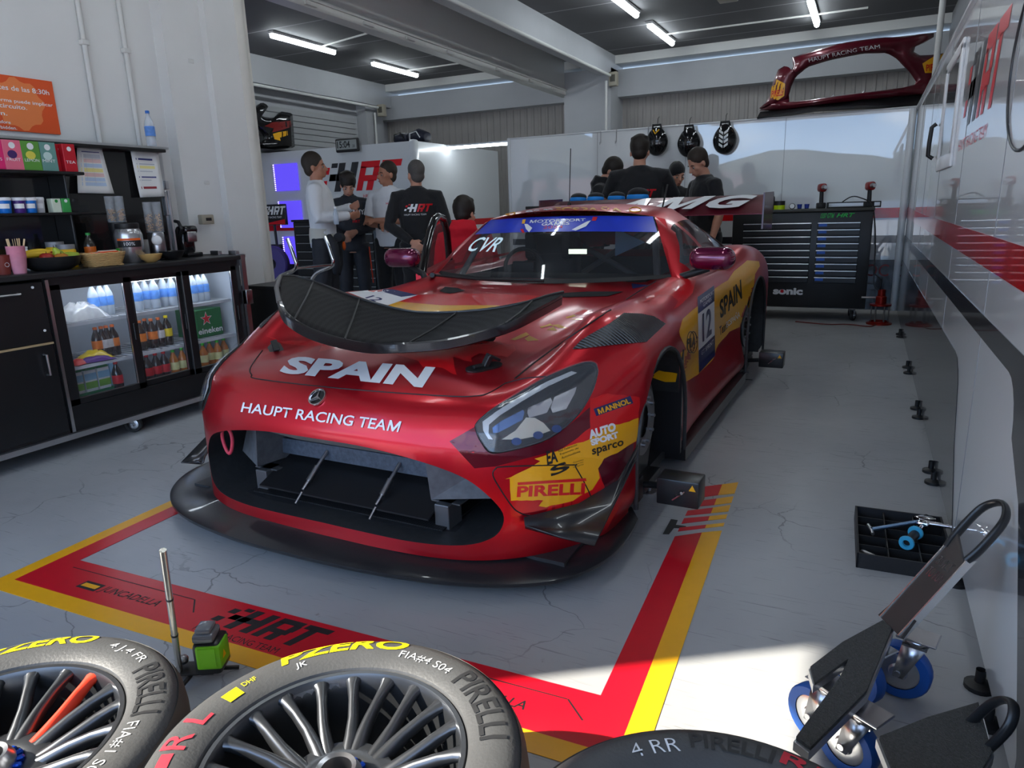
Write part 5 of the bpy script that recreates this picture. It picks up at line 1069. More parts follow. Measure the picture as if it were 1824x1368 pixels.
# cereal dispensers
GLS = mat('clear acrylic', (.75, .8, .85), .04, alpha=.2, coat=1); CER = mat('cereal flakes', srgb(190, 140, 80), .8)
def dispenser(label, px, x, z0, h0, steel):
    p = at_top(px, 440, x); t = thing('cereal_dispenser', label, 'dispenser', p, facing(p))
    for s in (-.026, .026):
        lath('clear_tube', [(.027, z0), (.027, z0 + h0)], GLS, t, 20, (0, s, 0))
        mb = MB()
        for i in range(60):
            a = random.uniform(0, 6.28); r = random.uniform(0, .02); z = z0 + .01 + (h0 * (.42 if steel == 0 else .55)) * random.random(); mb.rbox((-.007, -.005, -.002), (.007, .005, .002), .002, 1, Matrix.Translation((r * math.cos(a), s + r * math.sin(a), z)) @ Matrix.Rotation(random.uniform(0, 3), 4, 'X') @ Matrix.Rotation(random.uniform(0, 3), 4, 'Z'))
        o = mb.build('cereal', CER, t, 0); o['kind'] = 'stuff'
    if steel: lath('steel_body', [(.045, .01), (.05, .03), (.05, z0 - .02), (.045, z0)], M_STEEL, t, 24); MB().ball((.055, .0, z0 * .72), (.012, .032, .032), 16, 10).build('turn_knob', M_WHITE, t, 60); MB().rbox((-.06, -.05, 0), (.05, .05, .012), .005).build('foot', M_BLACK, t, 30)
    else: lath('black_body', [(.03, .0), (.04, .02), (.055, z0 - .02), (.055, z0)], M_BLACK, t, 24)
dispenser('clear twin-tube cereal dispenser behind the silver tub', 216, -4.25, .245, .16, 0); dispenser('steel cereal dispenser with a white turning knob, near the right end of the counter', 281, -4.12, .175, .19, 1)
p = at_top(267, 447, -3.98); t = thing('wooden_bowl', 'small pale wooden bowl on the front of the counter', 'bowl', p); lath('bowl', [(.03, 0), (.055, .018), (.068, .048), (.062, .048), (.045, .02), (0, .012)], mat('pale bamboo', srgb(205, 165, 100), .5, noise=.15, nscale=14), t, 32)
p = at_top(305, 442, -4.02); t = thing('black_bowl', 'small black bowl right of the wooden bowl', 'bowl', p); lath('bowl', [(.035, 0), (.06, .02), (.078, .055), (.07, .055), (.05, .02), (0, .012)], M_SATIN, t, 32)
# capsule coffee machine and meter
p = at_top(338, 432, -4.15); t = thing('coffee_machine', 'black capsule coffee machine at the right end of the counter', 'coffee machine', p, -.2)
MB().rbox((-.11, -.05, 0), (.05, .06, .03), .008).rbox((-.11, -.045, .02), (-.02, .055, .2), .025, 3).rbox((-.1, -.045, .15), (.04, .055, .21), .025, 3).build('body', M_GLOSSB, t, 40); MB().tube([(-.02, -.05, .14), (.03, -.06, .19), (.0, -.06, .235), (-.06, -.05, .24)], .012, 8).build('lever', M_BLACK, t, 60); MB().rbox((.01, -.03, .1), (.042, .035, .17), .006).build('spout', M_STEEL, t, 40)
p = onx(365, 391, -4.43); tag_ = thing('meter_box', 'beige meter box with a dark counter window on the pillar behind the coffee machine', 'meter', (-4.43, p.y, p.z)); MB().rbox((-.01, -.055, -.035), (.035, .055, .035), .006).build('casing', BEIGE, tag_, 30); MB().box((.034, -.02, -.01), (.037, .03, .012)).build('counter_window', M_BLACK, tag_, 0)
# schedules taped to the board
def sheet(label, q, x, rows):
    a, b, c, d = [onx(*p_, x) for p_ in q]; t = thing('schedule_sheet', label, 'paper', (a + c) / 2); o_ = (a + c) / 2
    P = [v - o_ for v in (a, b, c, d)]; mb = MB()
    G = [[P[3].lerp(P[2], j / 6).lerp(P[0].lerp(P[1], j / 6), i / 8) + Vector((.015 * (1 - i / 8) ** 2 + .004 * math.sin(j * 1.3), 0, 0)) for j in range(7)] for i in range(9)]
    pg = mb.grid(G).build('page', M_PAPER, t, 180, False); pg.modifiers.new('s', 'SOLIDIFY').thickness = .0015
    def pt(u, v):
        i = v * 8; j = u * 6; i0 = min(int(i), 7); j0 = min(int(j), 5); fi = i - i0; fj = j - j0
        return G[i0][j0].lerp(G[i0][j0 + 1], fj).lerp(G[i0 + 1][j0].lerp(G[i0 + 1][j0 + 1], fj), fi) + Vector((.0022, 0, 0))
    groups = {}
    for (u0, v0, u1, v1, col) in rows: groups.setdefault(col, MB()).grid([[pt(u0 + (u1 - u0) * j / 4, v0 + (v1 - v0) * i / 2) for j in range(5)] for i in range(3)])
    for k, (col, m_) in enumerate(groups.items()): m_.build('table_print', mat('print ' + str(col), col, .7), t, 0, False)
    return t
navy = srgb(70, 75, 130); gy = srgb(190, 192, 200); yl = srgb(235, 225, 150); bl = srgb(185, 205, 230); rdp = srgb(150, 50, 60); pkp = srgb(225, 190, 190)
sheet('white timetable sheet with pale coloured rows, left of the two on the board', [(137, 260), (180, 263), (200, 345), (136, 344)], -4.43, [(.15, .88, .85, .90, navy), (.12, .76, .85, .84, gy), (.12, .66, .85, .74, pkp), (.12, .56, .85, .64, bl), (.12, .46, .85, .54, yl), (.12, .36, .85, .44, pkp), (.12, .26, .85, .34, bl), (.12, .16, .85, .24, bl), (.3, .3, .31, .84, gy), (.55, .15, .56, .84, gy)])
sheet('white sheet with yellow and navy lines, right of the two on the board', [(232, 267), (281, 271), (290, 350), (247, 352)], -4.43, [(.12, .80, .75, .84, navy), (.12, .70, .8, .73, gy), (.12, .62, .8, .68, yl), (.12, .55, .7, .57, gy), (.12, .42, .8, .45, navy), (.12, .36, .6, .38, gy), (.12, .18, .75, .23, rdp)])
# orange notice on the wall
a = onx(-60, 128, -4.595); b = onx(92, 142, -4.595); zt, zb = 2.10, onx(107, 240, -4.595).z; y1 = onx(98, 190, -4.595).y
t = thing('notice_board', 'orange notice with white Spanish and English lettering on the left wall', 'sign', (-4.59, 0, 0)); w_ = 1.0
MB().box((-.008, y1 - w_, zb), (.006, y1, zt)).build('board', mat('orange board', srgb(226, 84, 28), .5), t, 0)
MB().prism([(y1 - .22 + (.15 if i % 4 < 2 else .132) * math.cos(a), zb + .155 + (.15 if i % 4 < 2 else .132) * math.sin(a)) for i, a in [(i, PI * i / 32 * 2) for i in range(32)]], .0062, .0066, Matrix(((0, 0, 1, 0), (1, 0, 0, 0), (0, 1, 0, 0), (0, 0, 0, 1)))).build('ring_print', mat('pale orange print', srgb(238, 130, 70), .5), t, 0)
for s_, dy, dz, w, h in (('nes antes de las 8:30h', .44, .055, .41, .028), ('norma puede implicar', .36, .13, .34, .026), ('al circuito.', .38, .16, .2, .024), ('ion.', .38, .205, .08, .022), ('s before', .39, .255, .1, .018), ('forbidden.', .39, .285, .13, .018), ('mediately', .39, .325, .11, .018)):
    lettering(s_, frame((.0075, y1 - dy, zt - dz - h), (0, 1, 0), (0, 0, 1)), M_WHITE, w=w, h=h, parent=t, bold=.01)

# ---- fridge contents -----------------------------------------------------------
def at_sh(px, py, x, k): p = onx(px, py, x); return (x, p.y, SH[k] + .007)
COLA = mat('dark cola', (.02, .008, .006), .1, coat=.6); AMB = mat('amber tea', srgb(190, 110, 40), .12, alpha=.85, coat=.6); ORJ = mat('dark fruit drink', (.03, .015, .01), .12, coat=.5)
RCAP = mat('red cap', srgb(190, 20, 30), .4); OCAP = mat('orange cap', srgb(235, 120, 60), .4); YCAP = mat('yellow cap', srgb(240, 215, 30), .4); GCAP = mat('bright green cap', srgb(60, 175, 50), .4)
LRED = mat('red cola label', srgb(200, 20, 35), .4, noise=.2, nscale=40); LORG = mat('orange fruit label', srgb(225, 120, 40), .4, noise=.4, nscale=40); LTEA = mat('white green tea label', srgb(215, 210, 150), .4, noise=.3, nscale=35); LYEL = mat('yellow fruit label', srgb(230, 200, 40), .4, noise=.3, nscale=35); LWHT = mat('white lettered label', srgb(205, 200, 200), .4, noise=.3, nscale=60)
protos = {}
def fridge_bottle(kind, p, label, group):
    if kind not in protos:
        h, r, body, cap, lab = dict(water=(.2, .031, PET, CAPB, LABB), cola=(.19, .03, COLA, RCAP, LRED), orange=(.185, .029, ORJ, OCAP, LORG), yellow=(.19, .029, ORJ, YCAP, LYEL), white=(.185, .029, ORJ, OCAP, LWHT), tea=(.185, .029, AMB, GCAP, LTEA))[kind]
        protos[kind] = bottle_simple({'water': 'water_bottle', 'cola': 'cola_bottle', 'orange': 'fruit_drink_bottle', 'yellow': 'fruit_drink_bottle', 'white': 'fruit_drink_bottle', 'tea': 'iced_tea_bottle'}[kind], label, 'bottle', p, h, r, body, cap, lab, group=group); return protos[kind]
    return dup(protos[kind], p, random.uniform(0, 6), label, group)
od = ('first', 'second', 'third', 'fourth', 'fifth', 'sixth')
for i, px in enumerate((246, 261, 277, 294, 309)): fridge_bottle('water', at_sh(px, 538, -4.03 - .03 * (i % 2), 2), '%s water bottle from the left, top shelf of the middle fridge door' % od[i], 'water bottles in the fridge')
for i, px in enumerate((170, 184, 196)): fridge_bottle('water', at_sh(px, 556, -4.05, 2), '%s water bottle from the left, top shelf behind the left fridge door' % od[i], 'water bottles in the fridge')
for i, px in enumerate((344, 355, 365)): fridge_bottle('water', at_sh(px, 520, -4.03, 2), '%s water bottle from the left, top shelf behind the right fridge door' % od[i], 'water bottles in the fridge')
for i, (px, k) in enumerate(((253, 'orange'), (263, 'white'), (274, 'orange'), (287, 'white'), (301, 'yellow'))): fridge_bottle(k, at_sh(px, 608, -4.02 - .05 * (i in (1,)), 1), {0: 'fruit drink bottle with orange label at the left, middle shelf of middle door', 1: 'fruit drink bottle standing behind the front row, middle shelf of middle door', 2: 'fruit drink bottle with orange label, third on the middle shelf of middle door', 3: 'fruit drink bottle with white label next to the yellow-capped one', 4: 'fruit drink bottle with yellow cap, middle shelf of middle door'}[i], 'fruit drinks in the fridge')
for i, (px, k) in enumerate(((175, 'orange'), (186, 'white'), (195, 'white'), (206, 'orange'))): fridge_bottle(k, at_sh(px, 622, -4.05, 1), '%s dark drink bottle from the left, middle shelf behind the left door' % od[i], 'fruit drinks in the fridge')
for i, px in enumerate((268, 284, 299)): fridge_bottle('cola', at_sh(px, 685, -4.0, 0), '%s cola bottle from the left, bottom shelf of the middle door' % od[i], 'cola bottles in the fridge')
fridge_bottle('cola', at_sh(214, 700, -4.0, 0), 'single cola bottle right of the milk cartons', 'cola bottles in the fridge')
for i, px in enumerate((314, 330)): fridge_bottle('tea', at_sh(px, 672, -4.0, 0), ('iced tea bottle with green cap next to the cola bottles', 'iced tea bottle behind the edge of the middle door')[i], 'iced teas in the fridge')
for i, px in enumerate((366, 378, 392, 404)): fridge_bottle('tea', at_sh(px, 655, -4.0 - .03 * (i % 2), 0), '%s iced tea bottle from the left, bottom shelf of the right door' % od[i], 'iced teas in the fridge')
# beer box
a = onx(352, 588, -4.0); b = onx(397, 580, -4.0); w = b.y - a.y
t = thing('beer_box', 'green beer box with a red star on the middle shelf of the right door', 'box', (-4.0, a.y, SH[1] + .007)); MB().rbox((-.2, 0, 0), (0, w, .19), .004, 1).build('carton', mat('beer green', srgb(20, 105, 50), .45, noise=.1), t, 0)
F = frame((.001, 0, 0), (0, 1, 0), (0, 0, 1)); stp = lambda R, c: [(c[0] + (R if i % 2 == 0 else R * .4) * math.sin(PI * i / 5), c[1] + (R if i % 2 == 0 else R * .4) * math.cos(PI * i / 5)) for i in range(10)]
MB().prism(stp(.05, (w * .38, .125)), 0, .0004, F).build('star_outline', M_WHITE, t, 0); MB().prism(stp(.042, (w * .38, .125)), .0004, .001, F).build('star', mat('star red', srgb(215, 30, 35), .4), t, 0); lettering('eineken', F @ Matrix.Translation((.004, .025, .001)), M_WHITE, w=w * .95, h=.04, parent=t, bold=.02)
# milk cartons in their tray
a = onx(131, 712, -4.0); b = onx(215, 700, -4.0)
t = thing('milk_tray', 'green shrink tray holding the milk cartons on the bottom fridge shelf', 'tray', (-4.0, a.y, SH[0] + .007)); w = b.y - a.y - .03
MB().box((-.2, 0, 0), (.0, w, .006)).box((-.004, 0, 0), (0, w, .045)).box((-.2, 0, 0), (-.196, w, .045)).box((-.2, 0, 0), (0, .004, .045)).box((-.2, w - .004, 0), (0, w, .045)).build('tray', mat('tray green', srgb(20, 110, 60), .5), t, 0); lettering('DESNATADA', frame((.001, w * .2, .008), (0, 1, 0), (0, 0, 1)), M_WHITE, w=w * .6, h=.018, parent=t, bold=.02)
for i in range(3):
    c = thing('milk_carton', 'white and green milk carton, %s of the three in the tray' % ('left', 'middle', 'right')[i], 'carton', (-4.06, a.y + .055 + .082 * i, SH[0] + .014), 0, 'milk cartons')
    MB().rbox((-.035, -.036, 0), (.035, .036, .16), .003, 1).build('carton', mat('milk white', (.72, .74, .74), .4), c, 0); MB().add([(-.035, -.036, .16), (.035, -.036, .16), (.035, .036, .16), (-.035, .036, .16), (-.035, 0, .20), (.035, 0, .20)], [(0, 1, 5, 4), (2, 3, 4, 5), (1, 2, 5), (3, 0, 4)]).build('gable_top', mat('milk green top', srgb(20, 120, 60), .4), c, 0); MB().box((.0352, -.036, .05), (.0358, .036, .09)).build('meadow_print', mat('meadow green', srgb(120, 175, 60), .5, noise=.3, nscale=30), c, 0); MB().box((.0352, -.036, .10), (.0358, .036, .14)).build('sky_print', mat('pale blue print', srgb(140, 185, 215), .5), c, 0)
p = at_sh(202, 690, -4.06, 0); t = thing('oat_drink_carton', 'pale blue and yellow drink carton right of the milk cartons', 'carton', p); MB().rbox((-.03, -.02, 0), (.03, .02, .2), .003, 1).build('carton', mat('pale blue carton', srgb(150, 195, 225), .4), t, 0); MB().box((.0302, -.02, .05), (.0306, .02, .12)).build('label', mat('yellow carton label', srgb(220, 205, 40), .4), t, 0)
p = at_sh(131, 712, -4.03, 0); t = tag(MB().rbox((-.15, -.006, 0), (.02, .006, .13), .003, 1).build('pink_folder', mat('pink card', srgb(225, 110, 150), .5), None, 0), 'pink card at the left wall of the bottom fridge shelf', 'card'); t.location = p
# bags of sweets and the salad bag
def bag(nm, label, px, py, x, k, size, col, rz, m=None):
    p = at_sh(px, py, x, k); t = thing(nm, label, 'bag', p, rz); mb = MB(); n = 10
    top = [[Vector(((-.5 + i / n) * size[0], (-.5 + j / n) * size[1], size[2] * (max(0, math.sin(PI * i / n)) * max(0, math.sin(PI * j / n))) ** .5 * random.uniform(.8, 1.15) + .004)) for j in range(n + 1)] for i in range(n + 1)]
    bot = [[Vector((v.x, v.y, 0)) for v in r] for r in top]; mb.grid(top).grid(bot); mb.build('wrapper', m or mat(nm + str(col), col, .3, noise=.3, nscale=30), t, 50); MB().box((-size[0] / 2, size[1] / 2 - .004, .002), (size[0] / 2, size[1] / 2 + .012, .005)).build('seal', m or mat(nm + str(col), col, .3), t, 0)
bag('sweet_bag', 'yellow sweets bag on the middle shelf behind the left door', 160, 608, -4.02, 1, (.1, .2, .055), srgb(240, 200, 30), .2); bag('sweet_bag', 'purple sweets bag in front of the yellow one', 165, 628, -3.97, 1, (.07, .2, .03), srgb(90, 40, 130), -.2); bag('sweet_bag', 'red and green sweets packet at the left of the middle shelf', 136, 632, -3.98, 1, (.08, .09, .03), srgb(205, 45, 40), .3)
bag('salad_bag', 'clear bag of salad on the top shelf behind the left door', 145, 558, -4.03, 2, (.16, .24, .1), srgb(190, 150, 170), .1, mat('clear film', (.75, .72, .78), .12, alpha=.5, noise=.4, nscale=25, coat=1))
# bin and chromed hand rail behind the counter
t = thing('waste_bin', 'black open bin standing right of the counter by the pillar', 'bin', (-4.08, 4.12, 0)); MB().rbox((-.2, -.2, 0), (.2, .2, .74), .02).build('bin', M_SATIN, t, 40); MB().box((-.2, -.205, .72), (.2, -.2, .745)).box((.2, -.2, .72), (.205, .2, .745)).box((-.18, -.18, .741), (.18, .18, .743)).build('rim', M_BLACK, t, 0)
rp = [ony(*p, 4.55) for p in ((512, 425), (522, 452), (527, 478), (500, 492), (488, 510), (488, 535), (497, 556))]
# ================================================================== people
SKIN = mat('skin', srgb(196, 142, 118), .5, noise=.08, nscale=10); SKIN2 = mat('tanned skin', srgb(176, 120, 95), .5, noise=.08, nscale=10)
CLOTH_B = mat('black cotton', (.011, .011, .013), .85, noise=.25, nscale=12, sheen=.15); CLOTH_W = mat('white jersey', (.72, .72, .74), .8, noise=.05, nscale=8); CLOTH_R = mat('red fleece', srgb(205, 15, 38), .85, noise=.08, nscale=10)
SUIT = mat('charcoal race suit', (.022, .023, .03), .75, noise=.3, nscale=10); CREAM = mat('cream undershirt waist', (.58, .55, .48), .8); SHOE = mat('black shoe', (.015, .015, .015), .5)
HAIR_D = mat('dark brown hair', (.014, .009, .006), .6, noise=.5, nscale=120); HAIR_M = mat('short brown hair', (.03, .02, .014), .65, noise=.5, nscale=120); HAIR_G = mat('grey cropped hair', (.09, .08, .075), .7, noise=.4, nscale=120)
def etube(mb, pts, rr, lat=Vector((1, 0, 0)), n=16):
    pts = [Vector(p) for p in pts]; vs = []
    for i, p in enumerate(pts):
        t = (pts[min(i + 1, len(pts) - 1)] - pts[max(i - 1, 0)]).normalized(); x = (lat - t * lat.dot(t)).normalized(); y = t.cross(x)
        for k in range(n): a = 2 * PI * k / n; vs.append(p + x * rr[i][0] * math.cos(a) + y * rr[i][1] * math.sin(a))
    L = len(pts); fs = [(i * n + k, i * n + (k + 1) % n, (i + 1) * n + (k + 1) % n, (i + 1) * n + k) for i in range(L - 1) for k in range(n)] + [tuple(range(n))[::-1], tuple((L - 1) * n + k for k in range(n))]
    return mb.add(vs, fs)
def remeshed(mb, name, m, parent, vox=.009, smooth=6, wr=0):
    o = mb.build(name, m, parent, 0); r = o.modifiers.new('r', 'REMESH'); r.mode = 'VOXEL'; r.voxel_size = vox; s = o.modifiers.new('s', 'SMOOTH'); s.iterations = smooth; s.factor = .5
    dg = bpy.context.evaluated_depsgraph_get(); me = bpy.data.meshes.new_from_object(o.evaluated_get(dg)); o.modifiers.clear(); o.data = me; me.name = name
    if wr:                                               # soft creases
        from mathutils import noise as NZ
        me.calc_loop_triangles(); nn = [v.normal.copy() for v in me.vertices]
        for v, q in zip(me.vertices, nn): v.co += q * wr * (NZ.noise(Vector((v.co.x * 9, v.co.y * 9, v.co.z * 16))) + .5 * NZ.noise(v.co * 30))
    me.polygons.foreach_set('use_smooth', [True] * len(me.polygons)); return o
def add_hand(mb, w, d, palm, s=1, curl=.6, side=1):
    d = Vector(d).normalized(); palm = Vector(palm); palm = (palm - d * palm.dot(d)).normalized(); lat = d.cross(palm) * side
    etube(mb, [w - d * .02, w + d * .02, w + d * .055, w + d * .085], [(.026, .02), (.034, .018), (.042, .017), (.04, .014)], lat, 12)
    for i, L in enumerate((.068, .078, .072, .056)):
        b = w + d * .08 + lat * (-.03 + .02 * i); c1 = (d * math.cos(curl * .7) + palm * math.sin(curl * .7)); c2 = (d * math.cos(curl * 1.9) + palm * math.sin(curl * 1.9))
        mb.tube([b - d * .015, b, b + c1 * L * .5, b + c1 * L * .5 + c2 * L * .5], [.010, .0105, .0095, .008], 8)
    b = w + d * .03 - lat * .032; c = (d * .7 - lat * .6 + palm * .4).normalized(); mb.tube([w + d * .01 - lat * .01, b, b + c * .035, b + c * .03 + (d * .8 + palm * .5).normalized() * .03], [.016, .014, .012, .009], 8)
def person(label, loc, face, H=1.78, lean=0, side=0, head=(0, 0, 0), arms=None, legs=None, shirt=CLOTH_B, sleeve='short', trousers=CLOTH_B, skin=SKIN, hair=HAIR_D, hairlen=1.0, beard=None, fat=1.0, collar=None, hood=False, crouch=0):
    """face: angle of the facing direction (0 = towards -y). lean/side in radians. head = (pitch down, yaw, tilt)"""
    k = H / 1.78; t = thing('person', label, 'person', loc, face)
    pel = Vector((0, 0, .95 - crouch)); RX = Matrix.Rotation(lean, 4, 'X') @ Matrix.Rotation(side, 4, 'Y')
    U = lambda x, y, z: (Matrix.Translation(pel) @ RX @ Vector((x, y, z - .95))) * k       # upper body point given in upright coordinates
    Uv = lambda p: U(*p)
    sh = {1: U(.18 * fat, .01, 1.415), -1: U(-.18 * fat, .01, 1.415)}
    arms = arms or {}
    A = {}
    for s in (1, -1):
        e, w, pd, mode = arms.get(s, ((.235, .03, 1.15), (.25, -.04, .90), (-1, 0, 0), 'u'))
        e = Vector((e[0] * s, e[1], e[2])); w = Vector((w[0] * s, w[1], w[2]))
        A[s] = (Uv(e) if mode == 'u' else e * k, Uv(w) if mode == 'u' else w * k, Vector((pd[0] * s, pd[1], pd[2])))
    hipz = .93 - crouch
    L = {}
    for s in (1, -1):
        kn, an = (legs or {}).get(s, ((.105, -.01 - crouch * .9, .50 - crouch * .15), (.115, .03, .09)))
        L[s] = (Vector((.095 * s, 0, hipz)) * k, Vector((kn[0] * s, kn[1], kn[2])) * k, Vector((an[0] * s, an[1], an[2])) * k)
    hp, hy, ht = head
    HM = Matrix.Translation(U(0, -.008, 1.515)) @ RX @ Matrix.Rotation(hy, 4, 'Z') @ Matrix.Rotation(hp, 4, 'X') @ Matrix.Rotation(ht, 4, 'Y')
    hpnt = lambda x, y, z: HM @ (Vector((x, y, z)) * k)
    HR = HM.to_3x3().to_4x4()
    # ---- body
    b = MB(); f = fat
    etube(b, [U(0, 0, .86), U(0, 0, .95), U(0, -.01, 1.08), U(0, -.012, 1.25), U(0, 0, 1.38), U(0, .01, 1.45), U(0, .012, 1.49)], [(.15 * f * k, .10 * f * k), (.16 * f * k, .11 * f * k), (.14 * f * k, .10 * f * k), (.16 * f * k, .112 * f * k), (.17 * f * k, .105 * k), (.13 * k, .075 * k), (.07 * k, .06 * k)])
    etube(b, [U(0, .012, 1.44), U(0, .005, 1.52), hpnt(0, .008, .06)], [(.066 * k, .064 * k), (.056 * k, .058 * k), (.054 * k, .058 * k)])
    # head: skull, jaw, nose, brow, ears
    b.ball(hpnt(0, .012, .145), (.076 * k, .094 * k, .098 * k), 20, 14, HR); b.ball(hpnt(0, -.022, .072), (.056 * k, .066 * k, .070 * k), 16, 12, HR); b.ball(hpnt(0, -.062, .030), (.026 * k, .022 * k, .022 * k), 10, 8, HR)
    b.tube([hpnt(0, -.080, .125), hpnt(0, -.098, .088), hpnt(0, -.108, .078), hpnt(0, -.082, .066)], [.010 * k, .013 * k, .015 * k, .009 * k], 8); b.ball(hpnt(0, -.070, .128), (.056 * k, .018 * k, .012 * k), 12, 8, HR); b.ball(hpnt(0, -.082, .045), (.024 * k, .010 * k, .012 * k), 10, 8, HR)
    for s in (1, -1): b.ball(hpnt(s * .079, .016, .098), (.010 * k, .018 * k, .031 * k), 10, 8, HR); b.ball(hpnt(s * .045, -.055, .088), (.022 * k, .02 * k, .022 * k), 10, 8, HR)
    for s in (1, -1):
        e, w, pd = A[s]; S = sh[s]; d = (w - e).normalized()
        b.tube([S + (U(0, 0, 1.42) - S) * .35, S, S.lerp(e, .35), S.lerp(e, .7), e, e.lerp(w, .3), e.lerp(w, .75), w + d * .01], [.06 * k, .062 * k, .052 * k, .047 * k, .042 * k, .044 * k, .032 * k, .027 * k], 12)
        add_hand(b, w, d, pd, side=-s)
        h_, n_, a_ = L[s]; b.tube([h_ + Vector((0, 0, .04)), h_, h_.lerp(n_, .4), n_, n_.lerp(a_, .3), a_], [.09 * k * f, .092 * k * f, .082 * k, .06 * k, .06 * k, .042 * k], 12)
        etube(b, [a_ + Vector((0, .04, -.04)), a_ + Vector((0, -.02, -.05)), a_ + Vector((0, -.15, -.065))], [(.035, .03), (.045, .035), (.035, .02)], n=10)
    body = remeshed(b, 'body', skin, t, .0085, 4)
    for s in (1, -1):
        ec = hpnt(s * .032, -.069, .103); MB().mi(0).ball(ec, .0115 * k, 10, 8).mi(1).ball(ec + (HR @ Vector((0, -.0062 * k, 0))), .0072 * k, 8, 6).build('eye', [mat('eye white', (.32, .29, .27), .4), M_INK], t, 60)
        MB().tube([hpnt(s * .016, -.086, .128), hpnt(s * .035, -.084, .133), hpnt(s * .054, -.070, .126)], [.003, .0045, .003], 6).build('eyebrow', hair, t, 60)
    MB().tube([hpnt(-.022, -.088, .045), hpnt(0, -.093, .044), hpnt(.022, -.088, .045)], [.003, .005, .003], 6).build('mouth', mat('lips', srgb(150, 85, 80), .5), t, 60)
    # ---- hair
    hb = MB()
    if hairlen > 0:
        th = .008 + .014 * hairlen
        hb.ball(hpnt(0, .024, .162), (.078 * k + th * .6, .092 * k + th * .6, .088 * k + th), 22, 14, HR); hb.ball(hpnt(0, .05, .10), (.070 * k, .055 * k + th * .4, .07 * k), 16, 10, HR)
        if hairlen > .8:
            for i in range(26): a = random.uniform(-2.2, 2.2); hb.ball(hpnt(.065 * math.sin(a), .03 - .075 * math.cos(a), .215 + random.uniform(-.02, .012)), .022 * hairlen, 8, 6)
        ho = remeshed(hb, 'hair', hair, t, .008, 2, .003)
    if beard: bb = MB(); bb.ball(hpnt(0, -.035, .045), (.060 * k, .064 * k, .048 * k), 16, 10, HR); bb.ball(hpnt(0, -.068, .02), (.034 * k, .03 * k, .03 * k), 12, 8, HR); remeshed(bb, 'beard', beard, t, .009, 3, .002)
    # ---- clothes
    c = .012
    sb = MB()
    etube(sb, [U(0, 0, .88), U(0, 0, .95), U(0, -.01, 1.08), U(0, -.012, 1.25), U(0, 0, 1.38), U(0, .008, 1.44), U(0, .012, 1.475), U(0, .012, 1.51)], [(.168 * f * k, .125 * f * k), (.172 * f * k, .128 * f * k), (.160 * f * k, .124 * f * k), (.178 * f * k, .130 * f * k), (.190 * f * k, .122 * k), (.160 * f * k, .098 * k), (.115 * f * k, .082 * k), (.072 * k, .070 * k)])
    for s in (1, -1):
        e, w, pd = A[s]; S = sh[s]
        if sleeve == 'long': sb.tube([S + (U(0, 0, 1.42) - S) * .4, S, S.lerp(e, .35), S.lerp(e, .75), e, e.lerp(w, .35), e.lerp(w, .8), w - (w - e).normalized() * .005], [.074 * k, .073 * k, .066 * k, .061 * k, .059 * k, .057 * k, .046 * k, .040 * k], 14)
        else: sb.tube([S + (U(0, 0, 1.42) - S) * .4, S, S.lerp(e, .4), S.lerp(e, .78)], [.072 * k, .072 * k, .066 * k, .067 * k], 14)
    if hood:
        etube(sb, [U(0, .06, 1.40), U(0, .085, 1.47), U(0, .07, 1.55)], [(.12 * k, .05 * k), (.13 * k, .06 * k), (.10 * k, .04 * k)]); etube(sb, [U(0, .02, 1.46), U(0, .03, 1.55)], [(.10 * k, .09 * k), (.095 * k, .09 * k)])
    so_ = remeshed(sb, 'hoodie' if hood else ('shirt' if sleeve == 'short' else 'jacket'), shirt, t, .0105, 5, .005)
    if collar: MB().lathe([(.062 * k, 0), (.066 * k, .01), (.062 * k, .045)], Matrix.Translation(U(0, .012, 1.475)) @ RX, 18).build('collar', collar, t, 60).modifiers.new('s', 'SOLIDIFY').thickness = .006
    tb_ = MB(); etube(tb_, [U(0, 0, 1.00), U(0, 0, .95), Vector((0, 0, hipz - .06)) * k], [(.158 * f * k, .118 * f * k), (.170 * f * k, .126 * f * k), (.15 * f * k, .115 * k)])
    for s in (1, -1):
        h_, n_, a_ = L[s]; tb_.tube([h_ + Vector((0, 0, .04)), h_ - Vector((0, 0, .03)), h_.lerp(n_, .5), n_, n_.lerp(a_, .4), n_.lerp(a_, .97)], [.10 * k * f, .104 * k * f, .092 * k, .078 * k, .074 * k, .062 * k], 14)
    tr = remeshed(tb_, 'trousers', trousers, t, .0115, 5, .006)
    for s in (1, -1):
        h_, n_, a_ = L[s]; q = MB(); etube(q, [a_ + Vector((0, .055, -.045)), a_ + Vector((0, .02, -.03)), a_ + Vector((0, -.05, -.045)), a_ + Vector((0, -.13, -.058)), a_ + Vector((0, -.18, -.065))], [(.038, .036), (.047, .055), (.048, .042), (.045, .03), (.025, .02)], n=12); q.build('shoe', SHOE, t, 60)
    return t, so_, tr, U, hpnt
def print_on(obj, s, origin, xd, yd, w, h, m, par, name='lettering', poly=None, **k):
    """lettering pressed onto a garment: rays go along -normal of the (xd, yd) frame, in the person's local frame"""
    F = frame(origin, xd, yd); tr_ = BVHTree.FromPolygons([v.co for v in obj.data.vertices], [tuple(p.vertices) for p in obj.data.polygons]); d = -(F.to_3x3() @ Vector((0, 0, 1)))
    bm = bmesh.new()
    if poly: 
        mbx = MB()
        for p in poly: mbx.flat(p)
        me = bpy.data.meshes.new('x'); me.from_pydata(mbx.v, [], mbx.f)
    else: me = text_mesh(s, w, h, **k)
    bm.from_mesh(me); bpy.data.meshes.remove(me); bmesh.ops.triangulate(bm, faces=bm.faces[:]); subdiv(bm, .03)
    def fn(x, y):
        o = F @ Vector((x, y, 0)) - d * .5; l = tr_.ray_cast(o, d); return None if l[0] is None else l[0] - d * .004
    lay(bm, fn, .1); return finish(bm, name, m, par)
